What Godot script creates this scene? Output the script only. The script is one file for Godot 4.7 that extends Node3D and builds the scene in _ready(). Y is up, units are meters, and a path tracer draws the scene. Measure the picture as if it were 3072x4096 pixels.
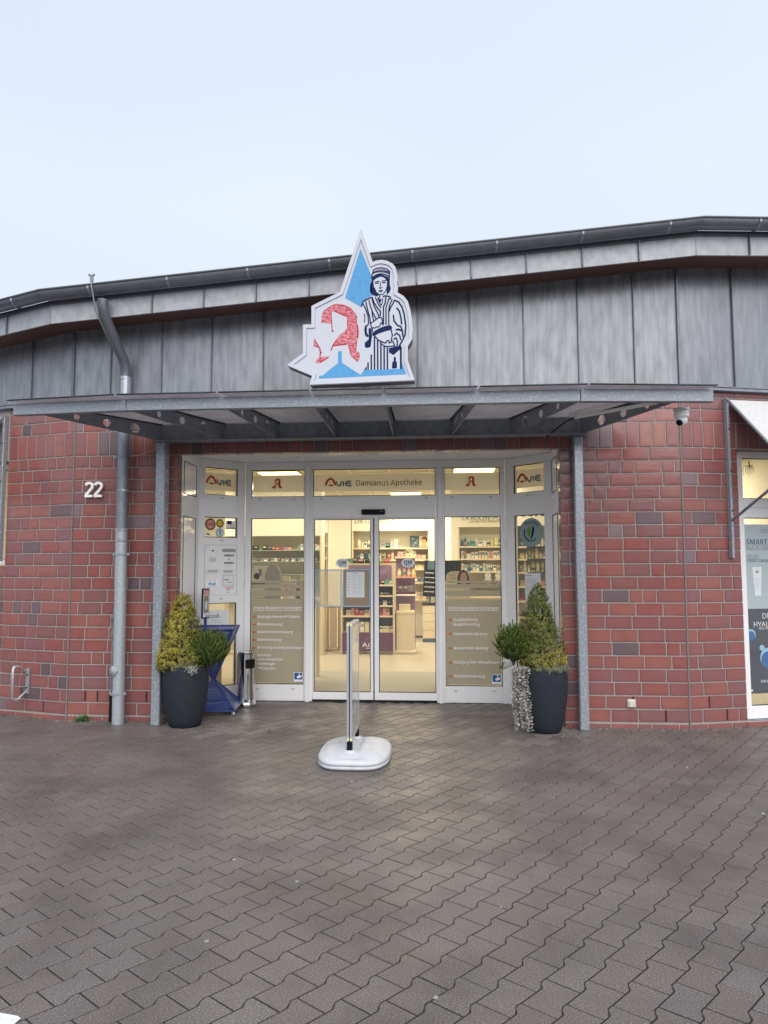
extends Node3D

var M := {}
var rng := RandomNumberGenerator.new()
var cache := {}
var UPV := Vector3.UP


# ---------------------------------------------------------------- helpers
func rr(a: float, b: float) -> float:
	return rng.randf_range(a, b)


func noise(sd: int, freq: float, c: Array, size := 256, kind := FastNoiseLite.TYPE_SIMPLEX_SMOOTH, oct := 4) -> NoiseTexture2D:
	var f := FastNoiseLite.new()
	f.seed = sd
	f.frequency = freq
	f.noise_type = kind
	f.fractal_octaves = oct
	var t := NoiseTexture2D.new()
	t.width = size
	t.height = size
	t.seamless = true
	t.noise = f
	if c.size():
		var g := Gradient.new()
		var offs := PackedFloat32Array()
		var cols := PackedColorArray()
		for i in c.size():
			offs.append(float(i) / (c.size() - 1))
			cols.append(c[i])
		g.offsets = offs
		g.colors = cols
		t.color_ramp = g
	return t


func lin(r: float, g: float, b: float) -> Color:
	return Color(r, g, b).linear_to_srgb()


func grey(v: float) -> Color:
	return Color(v, v, v)


# a plain material from linear reflectances
func mk(called: String, r: float, g: float, b: float, rough := 0.6, metal := 0.0) -> StandardMaterial3D:
	var m := StandardMaterial3D.new()
	m.resource_name = called
	m.albedo_color = lin(r, g, b)
	m.roughness = rough
	m.metallic = metal
	M[called] = m
	return m


func tri(m: StandardMaterial3D, scale: float, world := true) -> void:
	m.uv1_triplanar = true
	m.uv1_world_triplanar = world
	m.uv1_scale = Vector3.ONE * scale


func tri3(m: StandardMaterial3D, scale: Vector3) -> void:
	m.uv1_triplanar = true
	m.uv1_world_triplanar = true
	m.uv1_scale = scale


func relief(m: StandardMaterial3D, t: Texture2D, cm: float) -> void:
	m.heightmap_enabled = true
	m.heightmap_texture = t
	m.heightmap_scale = cm


func S() -> SurfaceTool:
	var st := SurfaceTool.new()
	st.begin(Mesh.PRIMITIVE_TRIANGLES)
	st.set_smooth_group(-1)
	st.set_color(Color.WHITE)
	st.set_uv(Vector2.ZERO)
	return st


func mesh_of(st: SurfaceTool) -> ArrayMesh:
	st.generate_normals()
	return st.commit()


func fin(st: SurfaceTool, called: String, m: Material, parent: Node3D = self) -> MeshInstance3D:
	return put(mesh_of(st), called, m, parent)


func put(mesh: Mesh, called: String, m: Material, parent: Node3D = self, xf := Transform3D()) -> MeshInstance3D:
	var o := MeshInstance3D.new()
	o.name = called
	o.mesh = mesh
	o.material_override = m
	o.transform = xf
	parent.add_child(o, true)
	return o


func thing(called: String, label: String, category: String, at := Vector3.ZERO, turn := 0.0, group := "") -> Node3D:
	var o := Node3D.new()
	o.name = called
	o.position = at
	o.rotation.y = turn
	add_child(o, true)
	return tag(o, label, category, group)


func tag(o: Node3D, label: String, category: String, group := "") -> Node3D:
	o.set_meta("label", label)
	o.set_meta("category", category)
	if group:
		o.set_meta("group", group)
	return o


func struct(o: Node3D, label: String, category: String) -> Node3D:
	tag(o, label, category)
	o.set_meta("kind", "structure")
	return o


func quad(st: SurfaceTool, a: Vector3, b: Vector3, c: Vector3, d: Vector3) -> void:
	# seen from the front: a, b, c, d run clockwise
	st.set_uv(Vector2(0, 1)); st.add_vertex(a)
	st.set_uv(Vector2(0, 0)); st.add_vertex(b)
	st.set_uv(Vector2(1, 0)); st.add_vertex(c)
	st.set_uv(Vector2(0, 1)); st.add_vertex(a)
	st.set_uv(Vector2(1, 0)); st.add_vertex(c)
	st.set_uv(Vector2(1, 1)); st.add_vertex(d)


func tr3(st: SurfaceTool, a: Vector3, b: Vector3, c: Vector3) -> void:
	st.add_vertex(a); st.add_vertex(b); st.add_vertex(c)


# box between two corners, in the axes of xf; bev chamfers its edges
func box(st: SurfaceTool, a: Vector3, b: Vector3, xf := Transform3D(), bev := 0.0) -> void:
	var lo := Vector3(minf(a.x, b.x), minf(a.y, b.y), minf(a.z, b.z))
	var hi := Vector3(maxf(a.x, b.x), maxf(a.y, b.y), maxf(a.z, b.z))
	var mid := (lo + hi) / 2.0
	var h := (hi - lo) / 2.0
	var ch := minf(bev, minf(h.x, minf(h.y, h.z)) * 0.9)
	var P := func(x: float, y: float, z: float) -> Vector3: return xf * (mid + Vector3(x, y, z))
	for ax in 3:
		for sg in [-1.0, 1.0]:
			var u := (ax + 1) % 3
			var v := (ax + 2) % 3
			var pts := []
			for q in [[-1, -1], [-1, 1], [1, 1], [1, -1]]:
				var e := Vector3.ZERO
				e[ax] = h[ax] * sg
				e[u] = (h[u] - ch) * q[0]
				e[v] = (h[v] - ch) * q[1]
				pts.append(P.call(e.x, e.y, e.z))
			if sg > 0:
				quad(st, pts[0], pts[1], pts[2], pts[3])
			else:
				quad(st, pts[3], pts[2], pts[1], pts[0])
	if ch <= 0.0:
		return
	for ax in 3:
		var u := (ax + 1) % 3
		var v := (ax + 2) % 3
		for su in [-1.0, 1.0]:
			for sv in [-1.0, 1.0]:
				var e := []
				for k in 4:
					var w := Vector3.ZERO
					w[ax] = (h[ax] - ch) * (-1.0 if k == 0 or k == 3 else 1.0)
					w[u] = (h[u] if k < 2 else h[u] - ch) * su
					w[v] = (h[v] - ch if k < 2 else h[v]) * sv
					e.append(P.call(w.x, w.y, w.z))
				if su * sv > 0:
					quad(st, e[3], e[2], e[1], e[0])
				else:
					quad(st, e[0], e[1], e[2], e[3])
	for sx in [-1.0, 1.0]:
		for sy in [-1.0, 1.0]:
			for sz in [-1.0, 1.0]:
				var p0 = P.call(h.x * sx, (h.y - ch) * sy, (h.z - ch) * sz)
				var p1 = P.call((h.x - ch) * sx, h.y * sy, (h.z - ch) * sz)
				var p2 = P.call((h.x - ch) * sx, (h.y - ch) * sy, h.z * sz)
				if sx * sy * sz > 0:
					tr3(st, p0, p2, p1)
				else:
					tr3(st, p0, p1, p2)


func bx(called: String, m: Material, parent: Node3D, a: Vector3, b: Vector3, xf := Transform3D(), bev := 0.0) -> MeshInstance3D:
	var st := S()
	box(st, a, b, xf, bev)
	return fin(st, called, m, parent)


func tube(st: SurfaceTool, pts: Array, r: float, seg := 10, caps := true, r1 := -1.0) -> void:
	var rings := []
	var side := Vector3.ZERO
	for i in pts.size():
		var p: Vector3 = pts[i]
		var t := Vector3.ZERO
		if i > 0:
			t += (p - pts[i - 1]).normalized()
		if i < pts.size() - 1:
			t += (pts[i + 1] - p).normalized()
		t = t.normalized()
		if side == Vector3.ZERO:
			side = t.cross(Vector3.UP if absf(t.y) < 0.9 else Vector3.RIGHT).normalized()
		side = (side - t * side.dot(t)).normalized()
		var up := t.cross(side)
		var rad := r if r1 < 0 else lerpf(r, r1, float(i) / (pts.size() - 1))
		var ring := []
		for k in seg:
			var a := TAU * k / seg
			ring.append(p + side * cos(a) * rad + up * sin(a) * rad)
		rings.append(ring)
	st.set_smooth_group(1)
	for i in rings.size() - 1:
		for k in seg:
			var n := (k + 1) % seg
			quad(st, rings[i][k], rings[i][n], rings[i + 1][n], rings[i + 1][k])
	st.set_smooth_group(-1)
	if caps:
		for k in seg:
			var n := (k + 1) % seg
			tr3(st, pts[0], rings[0][n], rings[0][k])
			tr3(st, pts[-1], rings[-1][k], rings[-1][n])


# profile of (radius, height) turned about the y axis
func lathe(st: SurfaceTool, prof: Array, seg := 32, at := Vector3.ZERO, smooth := true) -> void:
	st.set_smooth_group(2 if smooth else -1)
	for i in prof.size() - 1:
		for k in seg:
			var a0 := TAU * k / seg
			var a1 := TAU * (k + 1) / seg
			var p: Vector2 = prof[i]
			var q: Vector2 = prof[i + 1]
			var d0 := Vector3(cos(a0), 0, sin(a0))
			var d1 := Vector3(cos(a1), 0, sin(a1))
			quad(st, at + d0 * p.x + UPV * p.y, at + d0 * q.x + UPV * q.y, at + d1 * q.x + UPV * q.y, at + d1 * p.x + UPV * p.y)
	st.set_smooth_group(-1)


# polygon in x, y drawn at z, seen from +z
func flat(st: SurfaceTool, poly: PackedVector2Array, z: float, xf := Transform3D()) -> void:
	var idx := Geometry2D.triangulate_polygon(poly)
	for i in range(0, idx.size(), 3):
		var a := poly[idx[i]]
		var b := poly[idx[i + 1]]
		var c := poly[idx[i + 2]]
		if (b - a).cross(c - a) > 0:
			var t := b
			b = c
			c = t
		tr3(st, xf * Vector3(a.x, a.y, z), xf * Vector3(b.x, b.y, z), xf * Vector3(c.x, c.y, z))


# extruded polygon from z0 to z1 (front at z1)
func prism(st: SurfaceTool, poly: PackedVector2Array, z0: float, z1: float, xf := Transform3D()) -> void:
	flat(st, poly, z1, xf)
	var back := xf * Transform3D(Basis(Vector3(-1, 0, 0), Vector3(0, 1, 0), Vector3(0, 0, -1)), Vector3.ZERO)
	var mir := PackedVector2Array()
	for p in poly:
		mir.append(Vector2(-p.x, p.y))
	flat(st, mir, -z0, back)
	var cw := Geometry2D.is_polygon_clockwise(poly)
	for i in poly.size():
		var p := poly[i]
		var q := poly[(i + 1) % poly.size()]
		var a := xf * Vector3(p.x, p.y, z0)
		var b := xf * Vector3(p.x, p.y, z1)
		var c := xf * Vector3(q.x, q.y, z1)
		var d := xf * Vector3(q.x, q.y, z0)
		if cw:
			quad(st, d, c, b, a)
		else:
			quad(st, a, b, c, d)


func V2(a: Array) -> PackedVector2Array:
	var r := PackedVector2Array()
	for i in range(0, a.size(), 2):
		r.append(Vector2(a[i], a[i + 1]))
	return r


func scaled(p: PackedVector2Array, k: Vector2, o: Vector2) -> PackedVector2Array:
	var r := PackedVector2Array()
	for q in p:
		r.append(q * k + o)
	return r


func circle(c: Vector2, rx: float, ry: float, n := 28) -> PackedVector2Array:
	var r := PackedVector2Array()
	for i in n:
		r.append(c + Vector2(cos(TAU * i / n) * rx, sin(TAU * i / n) * ry))
	return r


# thick line
func stroke(st: SurfaceTool, pts: PackedVector2Array, half: float, z: float, xf := Transform3D(), end := Geometry2D.END_ROUND) -> void:
	for poly in Geometry2D.offset_polyline(pts, half, Geometry2D.JOIN_ROUND, end):
		if not Geometry2D.is_polygon_clockwise(poly):
			flat(st, poly, z, xf)


func F(o: Vector3, deg: float) -> Transform3D:
	return Transform3D(Basis(Vector3.UP, deg_to_rad(deg)), o)


# lettering: em height h, start / centre at the origin of xf
func txt(parent: Node3D, called: String, s: String, xf: Transform3D, h: float, m: Material, bold := false, slant := 0.0, align := 0, wide := 1.0, serif := false) -> MeshInstance3D:
	var st := S()
	letters(st, s, xf, h, bold, slant, align, wide, serif)
	return fin(st, called, m, parent)


func letters(st: SurfaceTool, s: String, xf: Transform3D, h: float, bold := false, slant := 0.0, align := 0, wide := 1.0, serif := false) -> void:
	var f := SystemFont.new()
	f.font_names = PackedStringArray(["Droid Serif" if serif else "Droid Sans"])
	f.font_weight = 700 if bold else 400
	var tm := TextMesh.new()
	tm.font = f
	tm.text = s
	tm.font_size = 48
	tm.pixel_size = h / 48.0
	tm.curve_step = 2.0
	tm.depth = 0.0012
	tm.horizontal_alignment = [HORIZONTAL_ALIGNMENT_LEFT, HORIZONTAL_ALIGNMENT_CENTER, HORIZONTAL_ALIGNMENT_RIGHT][align]
	tm.vertical_alignment = VERTICAL_ALIGNMENT_CENTER
	if wide < 0.0:
		wide = -wide / tm.get_aabb().size.x  # a negative width is the length to fill
	var sh := Transform3D(Basis(Vector3(wide, 0, 0), Vector3(slant, 1, 0), Vector3(0, 0, 1)), Vector3.ZERO)
	st.append_from(tm, 0, xf * sh)


func areas(called: String, at: Vector3, w: float, d: float, energy: float) -> void:
	var l := AreaLight3D.new()
	l.name = called
	l.area_size = Vector2(w, d)
	l.light_energy = energy
	l.light_color = Color(1.0, 0.945, 0.82)
	l.position = at
	l.rotation_degrees = Vector3(-90, 0, 0)
	l.shadow_enabled = true
	l.area_range = 20.0
	add_child(l)


# ---------------------------------------------------------------- camera, sky, light
func setup() -> void:
	rng.seed = 20240117
	var cam := Camera3D.new()
	cam.name = "camera"
	cam.position = Vector3(0.754, 1.5415, 6.956)
	cam.rotation_degrees = Vector3(4.343, 4.427, -0.170)
	cam.fov = 72.0
	cam.far = 400.0
	cam.near = 0.05
	add_child(cam)
	cam.current = true
	var env := Environment.new()
	var sky := Sky.new()
	var sm := ProceduralSkyMaterial.new()
	sm.sky_top_color = Color(0.77, 0.818, 0.90)
	sm.sky_horizon_color = Color(0.815, 0.862, 0.935)
	sm.sky_curve = 0.25
	sm.ground_bottom_color = Color(0.36, 0.35, 0.34)
	sm.ground_horizon_color = Color(0.55, 0.56, 0.58)
	sm.energy_multiplier = 0.56
	var cl := noise(91, 0.004, [Color(0, 0, 0, 1), Color(0.19, 0.18, 0.165, 1), Color(0.42, 0.40, 0.37, 1)], 512, FastNoiseLite.TYPE_SIMPLEX_SMOOTH, 4)
	sm.sky_cover = cl
	sky.sky_material = sm
	env.background_mode = Environment.BG_SKY
	env.sky = sky
	env.tonemap_mode = Environment.TONE_MAPPER_LINEAR
	env.tonemap_exposure = 2.2
	env.sdfgi_enabled = true
	env.ssao_enabled = true
	env.ssil_enabled = true
	var we := WorldEnvironment.new()
	we.name = "environment"
	we.environment = env
	add_child(we)
	var sun := DirectionalLight3D.new()
	sun.name = "overcast_daylight"
	sun.light_energy = 0.5
	sun.light_color = Color(1.0, 0.97, 0.93)
	sun.light_angular_distance = 75.0
	sun.rotation_degrees = Vector3(-40, 17, 0)
	sun.sky_mode = DirectionalLight3D.SKY_MODE_LIGHT_ONLY
	sun.shadow_enabled = true
	add_child(sun)
	for q in LAMPS:
		areas("ceiling_panel_lamp", Vector3(q[0], 2.955, q[1]), 0.6, 0.6, 2.0)


const LAMPS := [[-1.72, -3.95], [1.3, -3.85], [-0.2, -5.4], [-2.6, -7.0], [1.5, -6.8], [0.1, -7.2], [3.9, -3.2], [-3.6, -4.6], [3.4, -5.6]]


func materials() -> void:
	var m: StandardMaterial3D
	# clay bricks: each tone is fired unevenly, blotches of red and violet-grey
	var reds := [[0.288, 0.105, 0.096, 0.216, 0.106, 0.114], [0.264, 0.095, 0.091, 0.249, 0.117, 0.125], [0.319, 0.115, 0.096, 0.266, 0.093, 0.087], [0.248, 0.105, 0.106, 0.208, 0.134, 0.142], [0.296, 0.095, 0.083, 0.249, 0.082, 0.085], [0.216, 0.132, 0.134, 0.183, 0.134, 0.142]]
	for i in reds.size():
		var c = reds[i]
		m = mk("brick_red_%d" % i, 1, 1, 1, 0.42)
		m.albedo_texture = noise(10 + i, 0.012, [lin(c[0], c[1], c[2]), lin(c[0] * 0.95, c[1], c[2]), lin(c[3], c[4], c[5])], 256)
		tri(m, 0.9 + 0.17 * i)
		m.vertex_color_use_as_albedo = true
		m.roughness_texture = noise(30 + i, 0.03, [grey(0.35), grey(0.62)], 128)
		relief(m, noise(29, 0.08, [], 256), 0.05)
	var darks := [[0.15, 0.105, 0.115], [0.19, 0.135, 0.15], [0.12, 0.085, 0.095]]
	for i in darks.size():
		var c = darks[i]
		m = mk("brick_dark_%d" % i, 1, 1, 1, 0.45)
		m.albedo_texture = noise(50 + i, 0.02, [lin(c[0], c[1], c[2]), lin(c[0] * 1.2, c[1] * 1.12, c[2] * 1.1)], 128)
		tri(m, 1.3)
		m.vertex_color_use_as_albedo = true
	m = mk("mortar", 1, 1, 1, 0.95)
	m.albedo_texture = noise(60, 0.05, [lin(0.29, 0.265, 0.245), lin(0.40, 0.365, 0.345)], 256)
	tri(m, 1.5)
	relief(m, noise(61, 0.15, [], 256), 0.25)
	mk("joint_sealant", 0.19, 0.175, 0.165, 0.7)
	mk("black_gap", 0.012, 0.01, 0.01, 0.9)
	# hot-dip galvanised steel with spangle
	m = mk("galvanised", 1, 1, 1, 0.5, 0.35)
	m.albedo_texture = noise(70, 0.07, [lin(0.26, 0.30, 0.35), lin(0.36, 0.40, 0.45), lin(0.54, 0.58, 0.62)], 256, FastNoiseLite.TYPE_CELLULAR, 2)
	tri(m, 2.6)
	m.roughness_texture = noise(71, 0.02, [grey(0.38), grey(0.62)], 256)
	m = mk("galvanised_mid", 1, 1, 1, 0.5, 0.35)
	m.albedo_texture = noise(74, 0.07, [lin(0.21, 0.245, 0.29), lin(0.27, 0.305, 0.35), lin(0.40, 0.44, 0.48)], 256, FastNoiseLite.TYPE_CELLULAR, 2)
	tri(m, 2.6)
	m = mk("galvanised_dull", 1, 1, 1, 0.55, 0.35)
	m.albedo_texture = noise(72, 0.03, [lin(0.18, 0.205, 0.24), lin(0.25, 0.28, 0.32), lin(0.30, 0.33, 0.37)], 256)
	tri(m, 1.2)
	m = mk("galvanised_spotted", 1, 1, 1, 0.45, 0.3)
	m.albedo_texture = noise(73, 0.045, [lin(0.36, 0.41, 0.45), lin(0.40, 0.445, 0.48), lin(0.41, 0.455, 0.49), lin(0.72, 0.76, 0.78)], 256)
	tri(m, 2.2)
	# weathered zinc sheet: vertical streaks and fine mottling
	for i in 3:
		m = mk("zinc_%d" % i, 1, 1, 1, 0.5, 0.2)
		var k := 0.60 - 0.02 * i
		m.albedo_texture = noise(80 + i, 0.03, [lin(0.45 * k, 0.485 * k, 0.555 * k), lin(0.50 * k, 0.535 * k, 0.60 * k), lin(0.59 * k, 0.625 * k, 0.68 * k)], 512, FastNoiseLite.TYPE_SIMPLEX_SMOOTH, 5)
		tri3(m, Vector3(1.6, 0.035, 1.6))
		m.roughness_texture = noise(85 + i, 0.05, [grey(0.42), grey(0.55), grey(0.68)], 256, FastNoiseLite.TYPE_SIMPLEX_SMOOTH, 4)
		m.detail_enabled = true
		m.detail_blend_mode = BaseMaterial3D.BLEND_MODE_MUL
		m.detail_uv_layer = BaseMaterial3D.DETAIL_UV_2
		m.detail_albedo = noise(88 + i, 0.05, [grey(0.76), grey(0.90), grey(1.0)], 512, FastNoiseLite.TYPE_SIMPLEX_SMOOTH, 6)
		m.uv2_triplanar = true
		m.uv2_world_triplanar = true
		m.uv2_scale = Vector3(0.40, 0.10, 0.40)
	m = mk("zinc_pale", 1, 1, 1, 0.5, 0.2)
	m.albedo_texture = noise(94, 0.03, [lin(0.30, 0.32, 0.355), lin(0.38, 0.40, 0.43), lin(0.46, 0.48, 0.50)], 256, FastNoiseLite.TYPE_SIMPLEX_SMOOTH, 5)
	tri3(m, Vector3(1.2, 0.8, 1.2))
	m = mk("zinc_dark", 1, 1, 1, 0.42, 0.5)
	m.albedo_texture = noise(95, 0.02, [lin(0.13, 0.143, 0.168), lin(0.18, 0.195, 0.225)], 256)
	tri(m, 1.6)
	mk("zinc_lip", 0.11, 0.12, 0.12, 0.6, 0.3)
	m = mk("soffit_wood", 1, 1, 1, 0.7)
	m.albedo_texture = noise(98, 0.03, [lin(0.075, 0.038, 0.028), lin(0.14, 0.07, 0.05)], 256)
	tri3(m, Vector3(0.6, 6, 6))
	# joinery, plaster, metal, plastic
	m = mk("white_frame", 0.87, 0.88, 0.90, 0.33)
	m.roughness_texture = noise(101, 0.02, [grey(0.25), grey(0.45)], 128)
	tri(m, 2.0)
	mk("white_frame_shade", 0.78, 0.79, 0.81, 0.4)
	mk("gasket", 0.012, 0.012, 0.013, 0.6)
	mk("cap_cream", 0.62, 0.60, 0.52, 0.45)
	mk("black_plastic", 0.012, 0.012, 0.014, 0.35)
	m = mk("glass", 0.9, 0.95, 0.95, 0.02)
	m.transparency = BaseMaterial3D.TRANSPARENCY_ALPHA
	m.albedo_color.a = 0.04
	m.metallic_specular = 0.34
	m = mk("canopy_glass", 0.72, 0.70, 0.72, 0.12)
	m.albedo_texture = noise(103, 0.015, [grey(0.90), grey(0.95), grey(0.98)], 256)
	tri(m, 1.0)
	m.backlight_enabled = true
	m.backlight = Color(1, 1, 1)
	mk("glass_edge", 0.02, 0.028, 0.03, 0.2)
	m = mk("film", 0.33, 0.30, 0.22, 0.75)
	m.backlight_enabled = true
	m.backlight = Color(0.42, 0.39, 0.30)
	m = mk("film_light", 0.82, 0.79, 0.70, 0.75)
	m.backlight_enabled = true
	m.backlight = Color(0.8, 0.76, 0.64)
	m = mk("pocket_sheet", 0.50, 0.45, 0.36, 0.6)
	m.transparency = BaseMaterial3D.TRANSPARENCY_ALPHA
	m.albedo_color.a = 0.5
	mk("tan_card", 0.36, 0.28, 0.20, 0.7)
	mk("print_white", 0.94, 0.94, 0.94, 0.5)
	mk("print_red", 0.62, 0.045, 0.025, 0.5)
	mk("print_orange", 0.66, 0.10, 0.035, 0.5)
	mk("print_teal", 0.16, 0.25, 0.30, 0.5)
	mk("print_slate", 0.075, 0.12, 0.17, 0.5)
	mk("print_brown", 0.07, 0.055, 0.045, 0.5)
	mk("print_black", 0.015, 0.015, 0.018, 0.5)
	mk("print_grey", 0.22, 0.23, 0.25, 0.5)
	mk("print_navy", 0.010, 0.020, 0.085, 0.6)
	mk("print_blue", 0.02, 0.12, 0.33, 0.45)
	mk("print_sky", 0.30, 0.52, 0.72, 0.45)
	mk("paper", 0.78, 0.82, 0.84, 0.6)
	m = mk("sign_face", 0.54, 0.57, 0.64, 0.5)
	mk("sign_side", 0.07, 0.07, 0.075, 0.5)
	m = mk("sign_blue", 1, 1, 1, 0.45)
	m.albedo_texture = noise(110, 0.025, [lin(0.075, 0.27, 0.54), lin(0.11, 0.34, 0.62), lin(0.09, 0.30, 0.58)], 256)
	tri(m, 3.0)
	m = mk("sign_red", 1, 1, 1, 0.45)
	m.albedo_texture = noise(111, 0.09, [lin(0.42, 0.015, 0.03), lin(0.45, 0.03, 0.05), lin(0.62, 0.36, 0.41), lin(0.46, 0.06, 0.08), lin(0.62, 0.42, 0.46)], 256)
	tri3(m, Vector3(0.7, 2.2, 0.7))
	mk("sign_red_edge", 0.50, 0.015, 0.035, 0.45)
	m = mk("planter", 1, 1, 1, 0.62)
	m.albedo_texture = noise(113, 0.02, [lin(0.026, 0.030, 0.040), lin(0.036, 0.041, 0.052)], 256)
	tri(m, 2.0)
	mk("soil", 0.03, 0.022, 0.016, 0.95)
	for q in [["leaf_gold", 0.42, 0.36, 0.035], ["leaf_green", 0.10, 0.14, 0.02], ["shoot_green", 0.055, 0.10, 0.016], ["leaf_grey", 0.20, 0.22, 0.17], ["leaf_silver", 0.46, 0.46, 0.45], ["weed_green", 0.07, 0.14, 0.04]]:
		m = mk(q[0], 1, 1, 1, 0.5)
		m.vertex_color_use_as_albedo = true
		m.backlight_enabled = true
		m.backlight = Color(0.3, 0.32, 0.12)
	mk("bark", 0.07, 0.05, 0.035, 0.9)
	mk("blue_steel", 0.035, 0.06, 0.21, 0.38)
	m = mk("stainless", 0.62, 0.61, 0.60, 0.13, 1.0)
	m.roughness_texture = noise(118, 0.03, [grey(0.08), grey(0.22)], 128)
	tri(m, 3.0)
	m = mk("white_plastic", 1, 1, 1, 0.5)
	m.albedo_texture = noise(119, 0.02, [lin(0.46, 0.48, 0.52), lin(0.57, 0.59, 0.63), lin(0.59, 0.61, 0.65)], 256)
	tri(m, 1.5)
	mk("alu", 0.56, 0.58, 0.62, 0.35, 0.55)
	mk("yellowed", 0.70, 0.68, 0.42, 0.5)
	m = mk("clear_sheet", 0.8, 0.82, 0.84, 0.08)
	m.transparency = BaseMaterial3D.TRANSPARENCY_ALPHA
	m.albedo_color.a = 0.22
	m = mk("fabric", 1, 1, 1, 0.9)
	m.albedo_texture = noise(120, 0.05, [lin(0.52, 0.52, 0.53), lin(0.66, 0.66, 0.67)], 256)
	tri(m, 2.0)
	# concrete paving
	for i in 7:
		var k = [0.89, 0.86, 0.92, 0.83, 0.88, 0.87, 1.22][i]
		var w = [0.025, 0.04, 0.015, 0.02, 0.05, 0.01, 0.02][i]
		m = mk("paver_%d" % i, 1, 1, 1, 0.6)
		m.albedo_texture = noise(130 + i, 0.2, [lin(0.07 * k, 0.063 * k, 0.059 * k), lin(0.15 * k * (1 + w), 0.134 * k, 0.127 * k * (1 - w)), lin(0.165 * k * (1 + w), 0.147 * k, 0.140 * k * (1 - w)), lin(0.30 * k, 0.275 * k, 0.265 * k), lin(0.6 * k, 0.57 * k, 0.55 * k)], 512, FastNoiseLite.TYPE_SIMPLEX_SMOOTH, 3)
		tri(m, 1.3)
		m.roughness_texture = noise(150, 0.008, [grey(0.5), grey(0.72), grey(0.9)], 256)
		relief(m, noise(140, 0.22, [], 512, FastNoiseLite.TYPE_SIMPLEX_SMOOTH, 3), 0.12)
		m.detail_enabled = true
		m.detail_blend_mode = BaseMaterial3D.BLEND_MODE_MUL
		m.detail_albedo = noise(141, 0.02, [grey(0.80), grey(0.94), grey(1.0)], 512, FastNoiseLite.TYPE_SIMPLEX_SMOOTH, 5)
		m.detail_uv_layer = BaseMaterial3D.DETAIL_UV_2
		m.uv2_triplanar = true
		m.uv2_world_triplanar = true
		m.uv2_scale = Vector3.ONE * 0.13
		m.metallic_specular = 0.32
		m.vertex_color_use_as_albedo = true
	m = mk("joint_sand", 1, 1, 1, 0.95)
	m.albedo_texture = noise(160, 0.1, [lin(0.014, 0.012, 0.010), lin(0.03, 0.027, 0.023)], 256)
	tri(m, 2.0)
	m = mk("road_paint", 1, 1, 1, 0.6)
	m.albedo_texture = noise(161, 0.06, [lin(0.55, 0.56, 0.57), lin(0.78, 0.79, 0.80), lin(0.8, 0.81, 0.82)], 256)
	tri(m, 2.0)
	for q in M:
		if q.begins_with("print_") or q in ["paper", "sign_blue", "sign_red", "sign_red_edge", "film", "film_light", "sign_face", "tan_card", "planter", "black_plastic", "gasket"]:
			M[q].metallic_specular = 0.2
	# inside the shop
	m = mk("cream_wall", 0.78, 0.75, 0.64, 0.8)
	mk("cream_wood", 0.70, 0.60, 0.44, 0.5)
	mk("pine", 0.42, 0.28, 0.13, 0.5)
	mk("shop_floor", 0.50, 0.45, 0.37, 0.35)
	mk("shop_mat", 0.36, 0.34, 0.29, 0.9)
	mk("ceiling_white", 0.60, 0.55, 0.42, 0.9)
	m = mk("lamp_panel", 1, 0.9, 0.6, 0.6)
	m.emission_enabled = true
	m.emission = Color(1.0, 0.93, 0.62)
	m.emission_energy_multiplier = 1.6
	mk("plum", 0.10, 0.02, 0.075, 0.35)
	mk("dark_shelf", 0.02, 0.02, 0.03, 0.4)
	mk("shelf_glass", 0.30, 0.38, 0.34, 0.15)
	for q in [["p_white", 0.78, 0.76, 0.70], ["p_blue", 0.06, 0.16, 0.36], ["p_teal", 0.08, 0.32, 0.36], ["p_green", 0.14, 0.30, 0.08], ["p_red", 0.50, 0.06, 0.06], ["p_pink", 0.68, 0.36, 0.30], ["p_yellow", 0.78, 0.60, 0.10], ["p_cream", 0.74, 0.66, 0.44], ["p_brown", 0.22, 0.10, 0.05], ["p_grey", 0.36, 0.36, 0.36], ["p_black", 0.02, 0.02, 0.022], ["p_lime", 0.55, 0.60, 0.25], ["p_skin", 0.62, 0.38, 0.27], ["p_hair", 0.06, 0.035, 0.025], ["p_lilac", 0.30, 0.20, 0.34]]:
		mk(q[0], q[1], q[2], q[3], 0.45).metallic_specular = 0.3


func brick_mat(w: float) -> Material:
	if rng.randf() < (0.17 if w < 0.13 else 0.035):
		return M["brick_dark_%d" % (rng.randi() % 3)]
	return M["brick_red_%d" % [0, 1, 2, 3, 4, 0, 2, 1][rng.randi() % 8]]


# ---------------------------------------------------------------- brick walls
const SOL := 2.675          # underside of the soldier course
const AL := -15.0
const AR := 14.5
var FM := Transform3D()
var FL := Transform3D(Basis(Vector3.UP, deg_to_rad(AL)), Vector3(-3.0, 0, 0))
var FR := Transform3D(Basis(Vector3.UP, deg_to_rad(AR)), Vector3(3.1, 0, 0))


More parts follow.
